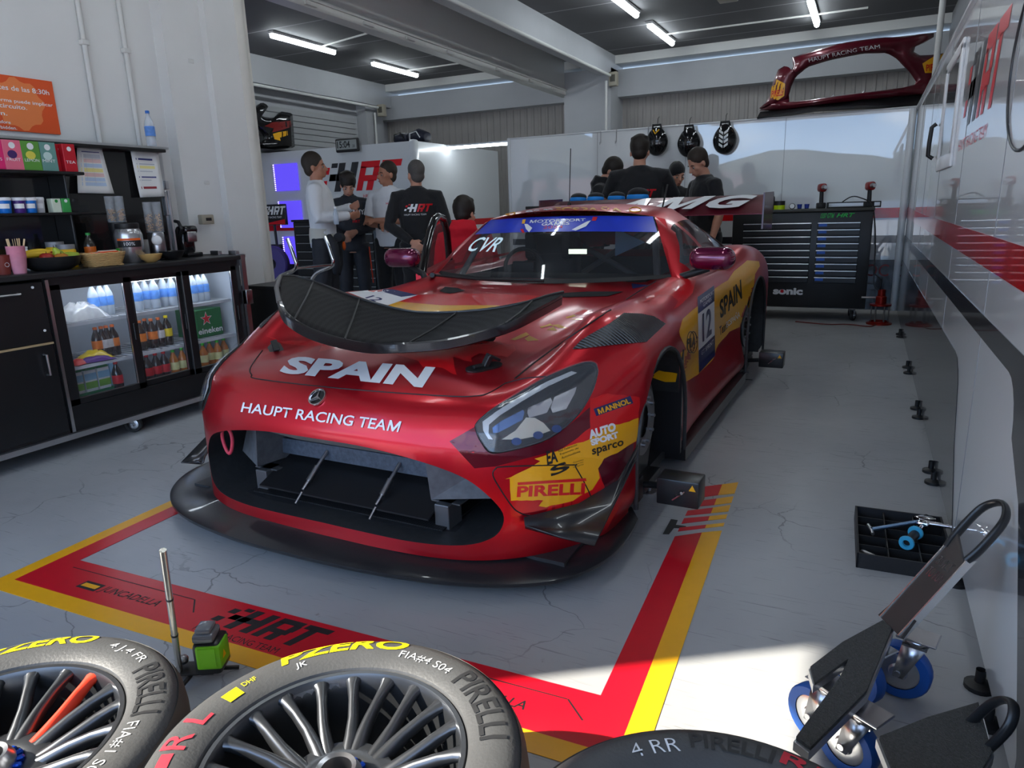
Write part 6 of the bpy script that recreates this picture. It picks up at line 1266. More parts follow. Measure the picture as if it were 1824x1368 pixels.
def hrt_print(obj, origin, xd, yd, h, par, m1=M_WHITE, m2=M_RED):
    chk, Hh, RT = hrt_polys(); S = lambda ps: [[(x * h, y * h) for x, y in p] for p in ps]
    print_on(obj, '', origin, xd, yd, 0, 0, m1, par, 'mark_print', S(chk[1:3] + Hh)); print_on(obj, '', origin, xd, yd, 0, 0, m2, par, 'mark_print', S([chk[0], chk[3]] + RT))
    F = Vector(origin) - Vector(yd) * .45 * h; print_on(obj, 'HAUPT RACING TEAM', F, xd, yd, h * 2.9, h * .22, m1, par)
X, Y, Z = Vector((1, 0, 0)), Vector((0, 1, 0)), Vector((0, 0, 1))

# driver in a white undershirt, suit tied at the waist, drinking hand raised
t, sh_, tr_, U, hp = person('person in white undershirt, race suit tied at the waist, bottle in hand', (-4.98, 5.72, 0), 2.15, 1.88, lean=-.02, head=(-.08, 0, 0), arms={1: ((.24, -.02, 1.17), (.02, -.30, 1.25), (-1, .2, .2), 'u'), -1: ((.25, -.0, 1.16), (.10, -.28, 1.17), (-1, 0, .3), 'u')}, legs={1: ((.12, -.02, .5), (.13, .02, .09)), -1: ((.10, .03, .5), (.12, .10, .09))}, shirt=CLOTH_W, sleeve='long', trousers=SUIT, hair=HAIR_M, hairlen=.5, skin=SKIN2)
q = MB(); etube(q, [U(0, 0, .93), U(0, 0, 1.0), U(0, -.005, 1.06)], [(.185, .14), (.182, .138), (.172, .134)]); q.build('waistband', CREAM, t, 60)
q = MB(); q.tube([U(.16, -.05, .98), U(.21, -.10, .90), U(.20, -.10, .70), U(.16, -.08, .60)], [.05, .055, .045, .03], 10).tube([U(-.16, -.06, .98), U(-.2, -.11, .9), U(-.19, -.12, .72), U(-.14, -.10, .64)], [.05, .055, .045, .03], 10).tube([U(.18, -.04, .99), U(.05, -.16, .96), U(-.1, -.15, .97)], [.045, .05, .045], 10); q.build('tied_sleeves', SUIT, t, 60)
q = MB(); q.ball(U(-.02, -.19, .885), (.06, .02, .045), 12, 8); q.build('red_gold_patch', mat('red and gold patch', srgb(220, 90, 25), .6, noise=.6, nscale=25), t, 60)
q = thing('drink_bottle', 'small clear bottle in the hand of the person in the white undershirt', 'bottle', (-4.66, 5.56, 1.16)); lath('body', [(.022, 0), (.026, .01), (.026, .1), (.012, .14), (.012, .155)], PET, q, 14); lath('cap', [(.014, .15), (.014, .17), (0, .17)], M_WHITE, q, 10)
# young driver in the GERMANY suit, looking down
t, sh_, tr_, U, hp = person('person in black race suit lettered GERMANY, head bowed, hands together', (-5.20, 6.45, 0), .62, 1.72, head=(.45, .1, 0), arms={1: ((.26, .0, 1.16), (.06, -.24, 1.10), (-1, 0, 0), 'u'), -1: ((.26, .0, 1.16), (.10, -.24, 1.06), (-1, 0, 0), 'u')}, shirt=SUIT, sleeve='long', trousers=SUIT, hair=HAIR_D, hairlen=1.3, collar=SUIT)
print_on(sh_, 'GERMANY', U(-.155, -.3, 1.29), X, Z, .31, .055, M_WHITE, t, bold=.02); print_on(sh_, 'HRT', U(.03, -.3, 1.20), X, Z, .08, .03, M_RED, t, bold=.02)
q = MB(); q.tube([U(.19, -.06, .92), U(.205, -.02, .5)], .008, 6).tube([U(-.19, -.06, .92), U(-.2, -.02, .5)], .008, 6); q.build('trouser_piping', mat('red gold piping', srgb(205, 60, 25), .6), t, 60)
# white polo, arms folded, looking left
t, sh_, tr_, U, hp = person('person in white polo shirt and black trousers standing with folded arms', (-4.70, 6.50, 0), .12, 1.81, head=(-.02, -.6, 0), arms={1: ((.25, -.04, 1.15), (-.06, -.20, 1.16), (0, .6, -1), 'u'), -1: ((.25, -.04, 1.14), (.0, -.17, 1.10), (0, .6, -1), 'u')}, shirt=CLOTH_W, sleeve='short', hair=HAIR_M, hairlen=.25, beard=None, collar=CLOTH_W, skin=SKIN2)
print_on(sh_, 'HRT', U(.04, -.3, 1.32), X, Z, .07, .022, M_RED, t, bold=.02); MB().lathe([(.034, -.012), (.036, 0), (.034, .012)], frame(U(-.03, -.165, 1.10), (0, 1, 0), (0, 0, 1)), 14).build('wristwatch', M_BLACK, t, 60)
# black jacket seen from behind, hands clasped behind the back
t, sh_, tr_, U, hp = person('person in black team jacket seen from behind with hands clasped behind the back', (-4.03, 6.05, 0), PI + .52, 1.76, head=(0, .45, 0), arms={1: ((.29, .06, 1.14), (.06, .20, .98), (0, -1, .2), 'u'), -1: ((.29, .06, 1.14), (.02, .20, .93), (0, -1, .2), 'u')}, sleeve='long', hair=HAIR_G, hairlen=.2, collar=CLOTH_B, fat=1.12)
hrt_print(sh_, U(.13, .3, 1.27), -X, Z, .075, t); print_on(sh_, 'TEN', U(.36, .3, 1.30), -X, Z, .05, .02, M_WHITE, t, bold=.02)
# red hoodie leaning into the open door
t, sh_, tr_, U, hp = person('person in red hooded top with dark hair bending at the open car door', (-2.97, 5.07, 0), PI + .30, 1.76, lean=.30, crouch=.36, head=(-.05, -.35, 0), arms={1: ((.24, -.1, 1.2), (.2, -.3, 1.05), (-1, 0, 0), 'u'), -1: ((.24, -.1, 1.2), (.2, -.3, 1.05), (-1, 0, 0), 'u')}, shirt=CLOTH_R, sleeve='long', hair=HAIR_D, hairlen=1.1, hood=True)
# the group behind the car
t, sh_, tr_, U, hp = person('bearded person in black hooded top looking down behind the car roof', (-2.66, 7.38, 0), 1.72, 1.80, lean=.22, head=(.45, 0, 0), arms={1: ((.25, -.12, 1.18), (.12, -.36, 1.12), (-1, 0, 0), 'u'), -1: ((.25, -.12, 1.18), (.12, -.36, 1.12), (-1, 0, 0), 'u')}, sleeve='long', hair=HAIR_D, hairlen=.8, beard=HAIR_D, hood=True)
t, sh_, tr_, U, hp = person('broad person in black team T-shirt seen from behind, standing at the car tail', (-2.03, 6.95, 0), PI + .26, 1.92, head=(.15, -.1, 0), arms={1: ((.30, -.08, 1.20), (.16, -.40, 1.16), (-1, 0, 0), 'u'), -1: ((.33, -.14, 1.18), (.42, -.38, 1.08), (1, 0, 0), 'u')}, sleeve='short', hair=HAIR_D, hairlen=.9, fat=1.22)
hrt_print(sh_, U(.11, .35, 1.23), -X, Z, .075, t)
t, sh_, tr_, U, hp = person('person with black cap turned backwards, mostly hidden by the broad person', (-1.86, 7.72, 0), .2, 1.70, head=(.25, .5, 0), sleeve='short', hair=HAIR_D, hairlen=.2)
q = MB(); q.ball(hp(0, .015, .165), (.085, .105, .085), 18, 10); remeshed(q, 'cap', CLOTH_B, t, .009, 2)
t, sh_, tr_, U, hp = person('person in black T-shirt looking down at a phone beside the rear wing', (-1.42, 7.22, 0), -.86, 1.80, lean=.10, head=(.40, 0, 0), arms={1: ((.235, .02, 1.15), (.26, -.10, .90), (-1, 0, 0), 'u'), -1: ((.22, -.08, 1.16), (.06, -.34, 1.14), (-.3, 0, 1), 'u')}, sleeve='short', hair=HAIR_M, hairlen=.4)
MB_ph = MB().rbox((-.036, -.075, -.004), (.036, .075, .004), .003, 1); ph = thing('mobile_phone', 'dark phone held by the person beside the rear wing', 'phone', (-1.68, 6.94, 1.20)); MB_ph.build('case', M_GLOSSB, ph, 30); MB().box((-.033, -.07, .0041), (.033, .07, .0046)).build('screen', mat('phone screen', (.2, .22, .25), .1), ph, 0)
# ================================================================== left bay: tool cabinet, screen, lit panels, clock, bags, spare bodywork
CAB = mat('black powder-coated cabinet', (.014, .014, .015), .38, noise=.2, nscale=9)
def drawer_unit(name, label, cat, x0, x1, y0, y1, z0, z1, banks, n, top, front_extra=None, castors=True):
    t = thing(name, label, cat, ((x0 + x1) / 2, (y0 + y1) / 2, 0)); ox, oy = -(x0 + x1) / 2, -(y0 + y1) / 2
    MB().rbox((x0 + ox, y0 + oy + .02, z0), (x1 + ox, y1 + oy, z1 - .03), .012).build('body', CAB, t, 30); MB().rbox((x0 + ox - .01, y0 + oy - .005, z1 - .03), (x1 + ox + .01, y1 + oy + .01, z1), .006).build('top', top, t, 30)
    for (a, b, zb, zt) in banks:
        hh = (zt - zb) / n
        for i in range(n):
            z = zb + hh * i; d = MB().rbox((a + ox, y0 + oy, z + .004), (b + ox, y0 + oy + .03, z + hh - .004), .004, 1).build('drawer', CAB, t, 30)
            MB().rbox((a + ox, y0 + oy - .012, z + hh - .016), (b + ox, y0 + oy + .002, z + hh - .006), .003, 1).build('pull', M_ALU, d, 0)
    if castors:
        for xx in (x0 + .12, x1 - .12):
            for yy in (y0 + .1, y1 - .1): castor(t, (xx + ox, yy + oy, 0), 1.2 if yy < (y0 + y1) / 2 else -1.9, .055, .035)
    return t, ox, oy
a = ony(519, 390, 7.6); b = ony(668, 390, 7.6)
t, ox, oy = drawer_unit('tool_cabinet', 'black two-bank roller tool cabinet in the left bay behind the talking group', 'tool cabinet', a.x, b.x, 7.6, 8.15, .14, 1.2, ((a.x + .06, a.x + .60, .2, 1.12), (b.x - .6, b.x - .06, .2, 1.12)), 8, M_SATIN)
for i in range(5): lettering('tools', frame((a.x + .12 + ox, 7.597 + oy, .30 + .115 * i + .115), (1, 0, 0), (0, 0, 1)), M_WHITE, w=.07, h=.014, parent=t, name='drawer_label')
lettering('S14', frame((a.x + .4 + ox, 7.597 + oy, .16), (1, 0, 0), (0, 0, 1)), M_RED, w=.14, h=.04, parent=t)
GLOW = mat('lit violet panel', (.02, .015, .12), .5, emit=(.055, .035, .42), estr=1.0); DOT = mat('led dots', (1, 1, 1), .4, emit=(.55, .45, 1), estr=4)
for i, (q, lb) in enumerate((((492, 290, 529, 341), 'violet lit panel on the white box, uppermost of the three'), ((501, 357, 536, 406), 'violet lit panel on the white box, middle one beside the screen'), ((509, 421, 530, 470), 'violet lit panel on the white box, lowest one'))):
    p0 = ony(q[0], q[3], 8.19); p1 = ony(q[2], q[1], 8.19); t = thing('violet_lamp', lb, 'light', (p0.x, 8.19, p0.z)); w, h = p1.x - p0.x, p1.z - p0.z
    MB().rbox((0, -.02, 0), (w, 0.005, h), .004).build('panel', GLOW, t, 0); mb = MB()
    for k in range(14): mb.box((.01, -.024, h * (k + .4) / 14), (.025, -.02, h * (k + .75) / 14))
    mb.build('led_strip', DOT, t, 0)
p0 = ony(455, 402, 8.0); p1 = ony(506, 363, 8.0); t = thing('screen', 'black screen with the white team mark and a red corner in the left bay', 'screen', (p1.x, 8.0, p0.z)); h = p1.z - p0.z
MB().rbox((-.52, 0, 0), (0, .05, h), .012).build('housing', M_GLOSSB, t, 30); hrt_mark(frame((-.43, -.002, h * .5), (1, 0, 0), (0, 0, 1)), .12, mat('screen white', (.8, .8, .8), .4), mat('screen white', (0, 0, 0)), t, 'screen_mark', True, 'HAUPT RACING TEAM'); MB().add([(-.5, -.003, .012), (-.012, -.003, .012), (-.012, -.003, h * .28)], [(0, 1, 2)]).build('red_corner', M_RED, t, 0)
MB().tube([(-.26, .03, 0), (-.26, .06, -p0.z)], .02, 8).build('post', M_BLACK, t, 40)
p0 = ony(601, 270, 8.16); p1 = ony(640, 246, 8.16); t = thing('digital_clock', 'digital clock reading 15:04 on the top edge of the white box', 'clock', (p0.x, 8.15, p0.z - .02)); w, h = p1.x - p0.x, p1.z - p0.z + .03
MB().rbox((0, -.03, 0), (w, .015, h), .02, 3).build('case', M_BLACK, t, 30); MB().box((.025, -.033, .035), (w - .025, -.029, h - .025)).build('display', mat('lcd grey', (.30, .32, .31), .4), t, 0); lettering('15:04', frame((.04, -.034, .055), (1, 0, 0), (0, 0, 1)), M_INK, w=w * .56, h=h * .5, parent=t, bold=.02); lettering('28', frame((w * .76, -.034, .055), (1, 0, 0), (0, 0, 1)), M_INK, w=w * .1, h=h * .2, parent=t)
for i, (px, dx, lb) in enumerate(((712, .26, 'dark bag lying on top of the white hospitality box, left one'), (740, .3, 'navy bag with white piping on top of the white box corner'))):
    p = ony(px, 250, 8.5); t = thing('sports_bag', lb, 'bag', (p.x, 8.6, 2.17)); mb = MB(); etube(mb, [(-dx / 2, 0, .07), (-dx / 2 + .02, 0, .075), (0, 0, .08 + .02 * i), (dx / 2 - .02, 0, .075), (dx / 2, 0, .07)], [(.03, .03), (.10, .07), (.12, .08 + .02 * i), (.10, .07), (.03, .03)], Vector((0, 1, 0))); remeshed(mb, 'bag', mat('navy nylon', (.012, .014, .03), .6), t, .01, 3, .004)
    MB().tube([(-.09, -.1, .05), (-.08, -.11, .13), (.02, -.1, .15), (.08, -.11, .07)], .008, 6).build('strap', M_WHITE if i else M_BLACK, t, 60)
# hose reel under the screen, violet glow put into its drum colour, and the hand rail in front
p = ony(484, 470, 7.6); t = thing('hose_reel', 'violet-lit round reel standing under the screen in the left bay', 'reel', tuple(p)); MB().lathe([(.1, -.06), (.24, -.06), (.26, -.04), (.26, .04), (.24, .06), (.1, .06), (.08, .03), (.08, -.03), (.1, -.06)], Matrix.Rotation(PI / 2, 4, 'X') @ Matrix.Rotation(.3, 4, 'Y'), 28).build('drum', mat('violet-lit drum', srgb(70, 55, 130), .5), t, 40); MB().tube([(-.15, 0, -p.z), (0, -.08, .05), (.15, 0, -p.z)], .012, 8).build('stand', M_BLACK, t, 40)
t = thing('chrome_frame', 'bent chrome tube frame standing between the bin and the car grille', 'frame', (0, 0, 0)); pts = [tuple(v) for v in rp]; pts = [(pts[0][0], pts[0][1], pts[0][2])] + pts[1:] + [(pts[-1][0] + .02, pts[-1][1], .0)]
MB().tube(catmull(pts, 5), .016, 10).build('tube', M_CHROME, t, 60); MB().tube(catmull([(x + .10, y + .35, z) for x, y, z in pts], 5), .016, 10).build('tube', M_CHROME, t, 60); MB().tube([(pts[2][0], pts[2][1], pts[2][2]), (pts[2][0] + .1, pts[2][1] + .35, pts[2][2])], .012, 8).build('cross_bar', M_CHROME, t, 60)

def bodyshell_ring(outer, inner, m, par, yc, y_of, thick=.02, n=64, nm='fascia', swap=False):
    """bumper skin: outline points (x,z); the ring between outer and inner bulges towards the camera"""
    def resample(P, n):
        P = P + [P[0]]; L = [0]
        for a, b in zip(P, P[1:]): L.append(L[-1] + math.hypot(b[0] - a[0], b[1] - a[1]))
        out = []
        for k in range(n):
            s = L[-1] * k / n; i = max(j for j in range(len(L) - 1) if L[j] <= s); u = (s - L[i]) / max(L[i + 1] - L[i], 1e-9); out.append((P[i][0] + (P[i + 1][0] - P[i][0]) * u, P[i][1] + (P[i + 1][1] - P[i][1]) * u))
        return out
    O, I = resample(outer, n), resample(inner, n)
    # align the start of the inner loop with the outer loop by angle
    cx = sum(p[0] for p in I) / n; cz = sum(p[1] for p in I) / n; an = lambda p: math.atan2(p[1] - cz, p[0] - cx)
    k0 = min(range(n), key=lambda k: abs(an(I[k]) - an(O[0]))); I = I[k0:] + I[:k0]
    G = []
    for i in range(n + 1):
        o, q = O[i % n], I[i % n]; G.append([Vector((o[0] + (q[0] - o[0]) * t, y_of(o[0] + (q[0] - o[0]) * t) - .06 * math.sin(PI * t), o[1] + (q[1] - o[1]) * t)) for t in [k / 6 for k in range(7)]])
    if swap: G = [[Vector((v.y + .12 * math.sin(PI * k / 6), v.x, v.z)) for k, v in enumerate(r)] for r in G]
    ob = MB().grid(G).build(nm, m, par, 60); ob.modifiers.new('s', 'SOLIDIFY').thickness = thick; return ob
z6 = lambda L: [(1100 + .39693 * x, .39693 * y) for x, y in L]
sb = thing('spare_bumper', 'spare dark red front bumper lettered HAUPT RACING TEAM, resting on top of the back panel', 'bumper', (0, 0, 0))
YB_ = 8.78
def xz(L, y=YB_): return [(lambda v: (v.x, v.z))(ony(px, py, y)) for px, py in L]
OUT = xz(z6([(640, 488), (686, 450), (700, 380), (735, 305), (752, 300), (738, 340), (775, 345), (800, 300), (792, 262), (836, 258), (1000, 210), (1190, 176), (1300, 166), (1440, 126), (1420, 146), (1335, 190), (1315, 218), (1345, 245), (1430, 235), (1560, 190), (1640, 230), (1640, 380), (1500, 400), (1380, 405), (1200, 432), (860, 478), (760, 492)]))
INN = xz(z6([(772, 468), (768, 430), (778, 390), (800, 345), (850, 302), (950, 272), (1100, 238), (1200, 232), (1262, 258), (1312, 312), (1345, 360), (1330, 384), (1200, 412), (1000, 442), (860, 462)]))
xm = (OUT[0][0] + 1.0) / 2 + 0; yof = lambda x: YB_ - .10 + .22 * ((x + .55) / .8) ** 2
bodyshell_ring(OUT, INN, mat('spare bumper paint', (.11, .006, .016), .3, .3, coat=.6), sb, YB_, yof, nm='bumper_skin')
Fb = xz(z6([(625, 516), (640, 500), (850, 484), (1100, 450), (1430, 392), (1640, 375), (1640, 420), (1340, 470), (1100, 480), (880, 495), (700, 525), (630, 530)])); mb = MB()
for (x0, z0_), (x1, z1_) in zip(Fb[:6], Fb[:5:-1]): pass
top_, bot_ = Fb[1:6], [Fb[11], Fb[9], Fb[8], Fb[7], Fb[6]]
mb.grid([[Vector((a_[0], yof(a_[0]) + .16, a_[1])), Vector((a_[0], yof(a_[0]) - .02, a_[1])), Vector((b_[0], yof(b_[0]) - .12, b_[1])), Vector((b_[0], yof(b_[0]) - .10, b_[1] - .015)), Vector((b_[0], yof(b_[0]) + .16, b_[1] - .01))] for a_, b_ in zip(top_, bot_)]); mb.build('splitter_blade', CARBON, sb, 40)
def ev_tree(o_):
    e_ = o_.evaluated_get(bpy.context.evaluated_depsgraph_get()).data; return BVHTree.FromPolygons([v.co.copy() for v in e_.vertices], [tuple(p.vertices) for p in e_.polygons])
tr_s = [o for o in sb.children if o.name.startswith('bumper_skin')][0]; BT = ev_tree(tr_s)
def wlay(bm, name, m, par, tree, off=.006, jump=.2):
    def fn(x, y):
        d = ray(x, y).normalized(); l = tree.ray_cast(CAM, d); return None if l[0] is None else l[0] - d * off
    subdiv(bm, 8); lay(bm, fn, jump); return finish(bm, name, m, par)
def wdecal(s, Q, m, par, tree, **k):
    me = text_mesh(s, 1, 1, **k); bm = bmesh.new(); bm.from_mesh(me); bpy.data.meshes.remove(me); bmesh.ops.triangulate(bm, faces=bm.faces[:]); f = quadmap(Q)
    for v in bm.verts: v.co.x, v.co.y = f(v.co.x, v.co.y)
    return wlay(bm, 'lettering', m, par, tree)
def wpatch(P, m, par, tree, name='livery_patch', off=.003):
    bm = bmesh.new(); vs = [bm.verts.new((x, y, 0)) for x, y in P]
    for t_ in tessellate_polygon([[Vector((x, y, 0)) for x, y in P]]): bm.faces.new([vs[i] for i in t_])
    return wlay(bm, name, m, par, tree, off)
wdecal('HAUPT RACING', z6([(855, 262), (1072, 215), (1075, 232), (860, 280)]), M_WHITE, sb, BT); wdecal('TEAM', z6([(1086, 212), (1176, 200), (1178, 216), (1088, 230)]), M_WHITE, sb, BT)
wpatch(z6([(690, 400), (700, 350), (752, 375), (748, 430), (720, 450), (686, 440)]), L_YEL, sb, BT); wpatch(z6([(1368, 285), (1440, 240), (1490, 235), (1460, 325), (1380, 328)]), L_YEL, sb, BT)
wdecal('PIRELLI', z6([(692, 408), (745, 400), (742, 428), (690, 436)]), L_RED, sb, BT, bold=.02); wdecal('PIRELLI', z6([(1385, 290), (1470, 280), (1468, 312), (1385, 320)]), L_RED, sb, BT, bold=.02)
MB().tube([ony(*p, YB_) for p in z6([(940, 452), (955, 438), (972, 428)])], .008, 6).tube([ony(*p, YB_) for p in z6([(1075, 435), (1095, 422), (1108, 408)])], .008, 6).build('bracket', M_STEEL, sb, 40)
lb_ = thing('spare_bumper', 'spare black bumper with red and gold strokes on the white box, left bay', 'bumper', (0, 0, 0)); yL = 8.35
zL = lambda L: [(430 + .27412 * x, 200 + .27412 * y) for x, y in L]
XL = -8.02
yz = lambda L: [(lambda v: (v.y, v.z))(onx(px, py, XL)) for px, py in L]
OL = yz(zL([(-60, 180), (-40, 40), (40, 20), (130, -60), (170, -40), (120, 20), (160, 45), (230, 40), (250, 0), (325, 10), (330, 100), (340, 225), (200, 235), (60, 215), (-60, 205)])); IL = yz(zL([(-40, 170), (-20, 60), (40, 60), (100, 100), (140, 150), (150, 180), (120, 195), (0, 195)]))
o = bodyshell_ring(OL, IL, M_GLOSSB, lb_, yL, lambda x: XL, nm='bumper_skin', swap=True); BL = ev_tree(o)
wpatch(zL([(150, 90), (200, 65), (320, 55), (325, 95), (250, 120), (200, 130), (210, 105)]), mat('dark brushed red', srgb(130, 25, 25), .4), lb_, BL); wpatch(zL([(205, 140), (240, 130), (300, 120), (302, 150), (250, 165), (255, 185), (215, 175)]), L_YEL, lb_, BL)
MB().box((XL - .22, OL[0][0], 2.195), (XL + .12, OL[11][0], 2.21)).build('splitter_blade', CARBON, lb_, 0)

# ================================================================== back of the car bay: drawer bench, tools, helmets, blue caps
t, ox, oy = drawer_unit('tool_bench', 'long black drawer bench with SONIC lettering under the helmets, behind the car', 'tool bench', -1.32, .05, 8.1, 8.65, .14, 1.165, ((-1.20, -.52, .40, 1.03), (-.46, -.06, .40, 1.03)), 9, mat('worn bench top', (.05, .048, .04), .5, noise=.3))
BEN = t
F = frame((-.86 + ox, 8.117 + oy, .27), (1, 0, 0), (0, 0, 1)); lettering('sonic', F, M_WHITE, w=.30, h=.075, parent=t, bold=.05); MB().lathe([(0, .002), (.018, .002)], F @ Matrix.Translation((.092, .037, .001)), 14).build('red_dot', M_RED, t, 0)
lettering('HRT', frame((-.29 + ox, 8.117 + oy, 1.075), (1, 0, 0), (0, 0, 1)), mat('neon green', srgb(30, 190, 70), .5), w=.17, h=.04, parent=t, bold=.03, shear=.3); lettering('1337 GTM', frame((-.44 + ox, 8.117 + oy, 1.068), (1, 0, 0), (0, 0, 1)), mat('neon green', (0, 0, 0)), w=.13, h=.05, parent=t, bold=.02, shear=.3)
for i in range(9): MB().box((-.45 + ox, 8.094 + oy, .405 + .07 * i + .02), (-.37 + ox, 8.1 + oy, .405 + .07 * i + .048)).build('blue_tag', mat('blue drawer tag', srgb(40, 95, 190), .4), t, 0)
bt = lambda px, y=8.35: Vector((ony(px, 370, y).x, y, 1.165))
def drill(px, label):
    t = thing('cordless_drill', label, 'drill', bt(px), .3); MB().rbox((-.04, -.055, 0), (.04, .055, .06), .012).build('battery', mat('dark battery', (.02, .02, .021), .5), t, 30); MB().tube([(0, .0, .055), (0, .01, .18)], [.022, .02], 12).build('grip', M_BLACK, t, 40)
    MB().rbox((-.035, -.07, .17), (.035, .08, .255), .025, 3).build('motor_housing', mat('red tool shell', srgb(140, 30, 30), .4), t, 40); MB().tube([(0, -.065, .215), (0, -.13, .215)], [.028, .018], 14).build('chuck', M_STEEL, t, 40)
drill(1462, 'red and black cordless tool standing on the bench, left one'); drill(1547, 'red and black cordless tool standing on the bench, right one in the tray')
p = bt(1374); t = thing('spray_can', 'black spray can at the left end of the bench behind the wing endplate', 'can', p); lath('can', [(.03, 0), (.032, .005), (.032, .13), (.02, .15)], M_BLACK, t, 16); lath('cap', [(.022, .145), (.022, .175), (0, .177)], M_SATIN, t, 14)
p = bt(1388); t = thing('tape_roll', 'neon yellow tape roll on the bench, under a black one', 'tape', p); lath('roll', [(.035, 0), (.058, 0), (.058, .045), (.035, .045), (.035, 0)], mat('neon yellow tape', srgb(200, 230, 10), .4), t, 24); MB().lathe([(.033, 0), (.035, 0), (.035, .045), (.033, .045)], None, 24).build('core', M_PAPER, t, 0)
t = thing('tape_roll', 'black tape roll stacked on the neon yellow one', 'tape', p + Vector((0, 0, .045))); lath('roll', [(.035, 0), (.058, 0), (.058, .045), (.035, .045), (.035, 0)], M_BLACK, t, 24); MB().lathe([(.033, 0), (.035, 0), (.035, .045), (.033, .045)], None, 24).build('core', M_PAPER, t, 0)
for px, lb in ((1424, 'small blue cup on the bench, left of two'), (1437, 'small blue cup on the bench, right of two')): t = thing('socket_cup', lb, 'cup', bt(px)); lath('cup', [(.02, 0), (.026, .05), (.022, .05), (.018, .006)], mat('blue cup', srgb(35, 60, 150), .4), t, 14); lath('base', [(.021, 0), (.022, .006)], M_BLACK, t, 14)
t = thing('gauge', 'small round white gauge lying against the blue cups', 'gauge', bt(1411, 8.3)); MB().lathe([(0, .012), (.028, .012), (.032, .006), (.032, 0)], Matrix.Translation((0, 0, .03)) @ Matrix.Rotation(PI / 2 - .2, 4, 'X'), 20).build('case', M_SATIN, t, 40); MB().lathe([(0, .0125), (.025, .0125)], Matrix.Translation((0, 0, .03)) @ Matrix.Rotation(PI / 2 - .2, 4, 'X'), 20).build('dial', M_WHITE, t, 0)
p = bt(1522, 8.4); t = thing('tool_tray', 'black wire tray at the right end of the bench', 'tray', p); mb = MB()
for x0, y0, x1, y1 in ((-.26, -.12, .24, -.12), (-.26, .12, .24, .12), (-.26, -.12, -.26, .12), (.24, -.12, .24, .12)): mb.tube([(x0, y0, .055), (x1, y1, .055)], .006, 6).tube([(x0, y0, .006), (x1, y1, .006)], .006, 6).tube([(x0, y0, .0), (x0, y0, .055)], .006, 6)
mb.build('frame', M_BLACK, t, 40); MB().box((-.26, -.12, 0), (.24, .12, .005)).build('base', M_BLACK, t, 0)
t = tag(MB().tube(catmull([bt(1500) + Vector((0, -.1, .06)), bt(1515) + Vector((0, -.12, .11)), bt(1530) + Vector((0, -.14, .10)), bt(1552) + Vector((0, -.16, .03)), Vector((.07, 8.06, 1.0)), Vector((.09, 8.02, .8)), Vector((.10, 8.0, .6)), Vector((.11, 7.98, .42)), Vector((.16, 7.98, .36)), Vector((.17, 7.98, .45)), Vector((.10, 7.99, .52))], 6), .006, 6).build('charger_cable', M_BLACK, None, 60), 'black cable hanging in loops off the right end of the bench', 'cable')
t = tag(MB().tube(catmull([Vector((-.6, 7.95, .008)), Vector((-.3, 7.85, .008)), Vector((-.1, 7.9, .008)), Vector((.1, 7.82, .008)), Vector((.16, 7.95, .01))], 6), .006, 6).build('air_hose', mat('dull red hose', srgb(110, 35, 30), .6), None, 60), 'thin red hose lying on the floor in front of the bench', 'hose')
# red bearing press beside the bench
p = onz(1569, 577); t = thing('wheel_gun_stand', 'small red metal stand with silver pillars on the floor right of the bench', 'stand', (p.x - .02, p.y, 0)); RM = mat('anodised red', srgb(150, 30, 18), .35, .6)
lath('base', [(.12, 0), (.12, .012), (.09, .02), (.09, .03)], RM, t, 24); lath('plate', [(.10, .19), (.10, .205), (.05, .21), (.05, .28), (.035, .29), (.035, .35)], RM, t, 24)
for i in range(6): a = 2 * PI * i / 6; MB().tube([(.08 * math.cos(a), .08 * math.sin(a), .02), (.08 * math.cos(a), .08 * math.sin(a), .19)], .007, 8).build('pillar', M_STEEL, t, 40)
MB().tube([(-.18, -.02, .27), (-.04, 0, .27)], .01, 8).build('lever', M_STEEL, t, 40)
# helmets on hooks
for i, (px, py, lb) in enumerate(((1170, 252, 'black helmet with yellow stripes hanging on the back panel, behind the broad person'), (1227, 254, 'plain black helmet hanging on the back panel, middle of three'), (1291, 248, 'black helmet with white chevrons hanging on the back panel'))):
    p = ony(px, py, 8.66); t = thing('helmet', lb, 'helmet', tuple(p)); mb = MB(); mb.ball((0, 0, 0), (.135, .085, .165), 24, 16); mb.v = [(x * (1 - .18 * max(0, z) / .165), min(y, .085), z) for x, y, z in mb.v]; mb.build('shell', M_GLOSSB, t, 60)
    MB().tube([(-.05, .0, .14), (-.045, -.02, .185), (.045, -.02, .185), (.05, 0, .14)], .014, 8).build('carry_strap', M_BLACK, t, 60); MB().tube([(0, .0, .17), (.0, .03, .26), (0, .085, .285)], .004, 6).build('hook', M_BLACK, t, 40)
    mb = MB()
    if i == 2:
        for k in range(4): z = -.10 + .048 * k; mb.add([(-.05, -.088, z + .03), (-.006, -.0905, z), (-.006, -.0905, z + .028), (-.05, -.088, z + .058)], [(0, 1, 2, 3)]).add([(.05, -.088, z + .03), (.006, -.0905, z), (.006, -.0905, z + .028), (.05, -.088, z + .058)], [(0, 1, 2, 3)])
        mb.build('chevrons', M_WHITE, t, 0)
    elif i == 0: mb.tube([(-.03, -.06, .125), (.0, -.083, .08), (.04, -.06, .125)], .008, 6).build('yellow_stripe', M_YEL, t, 60)
    else: mb.tube([(-.10, -.06, -.02), (0, -.088, -.04), (.10, -.06, -.02)], .004, 6).build('visor_edge', M_BLACK, t, 60)
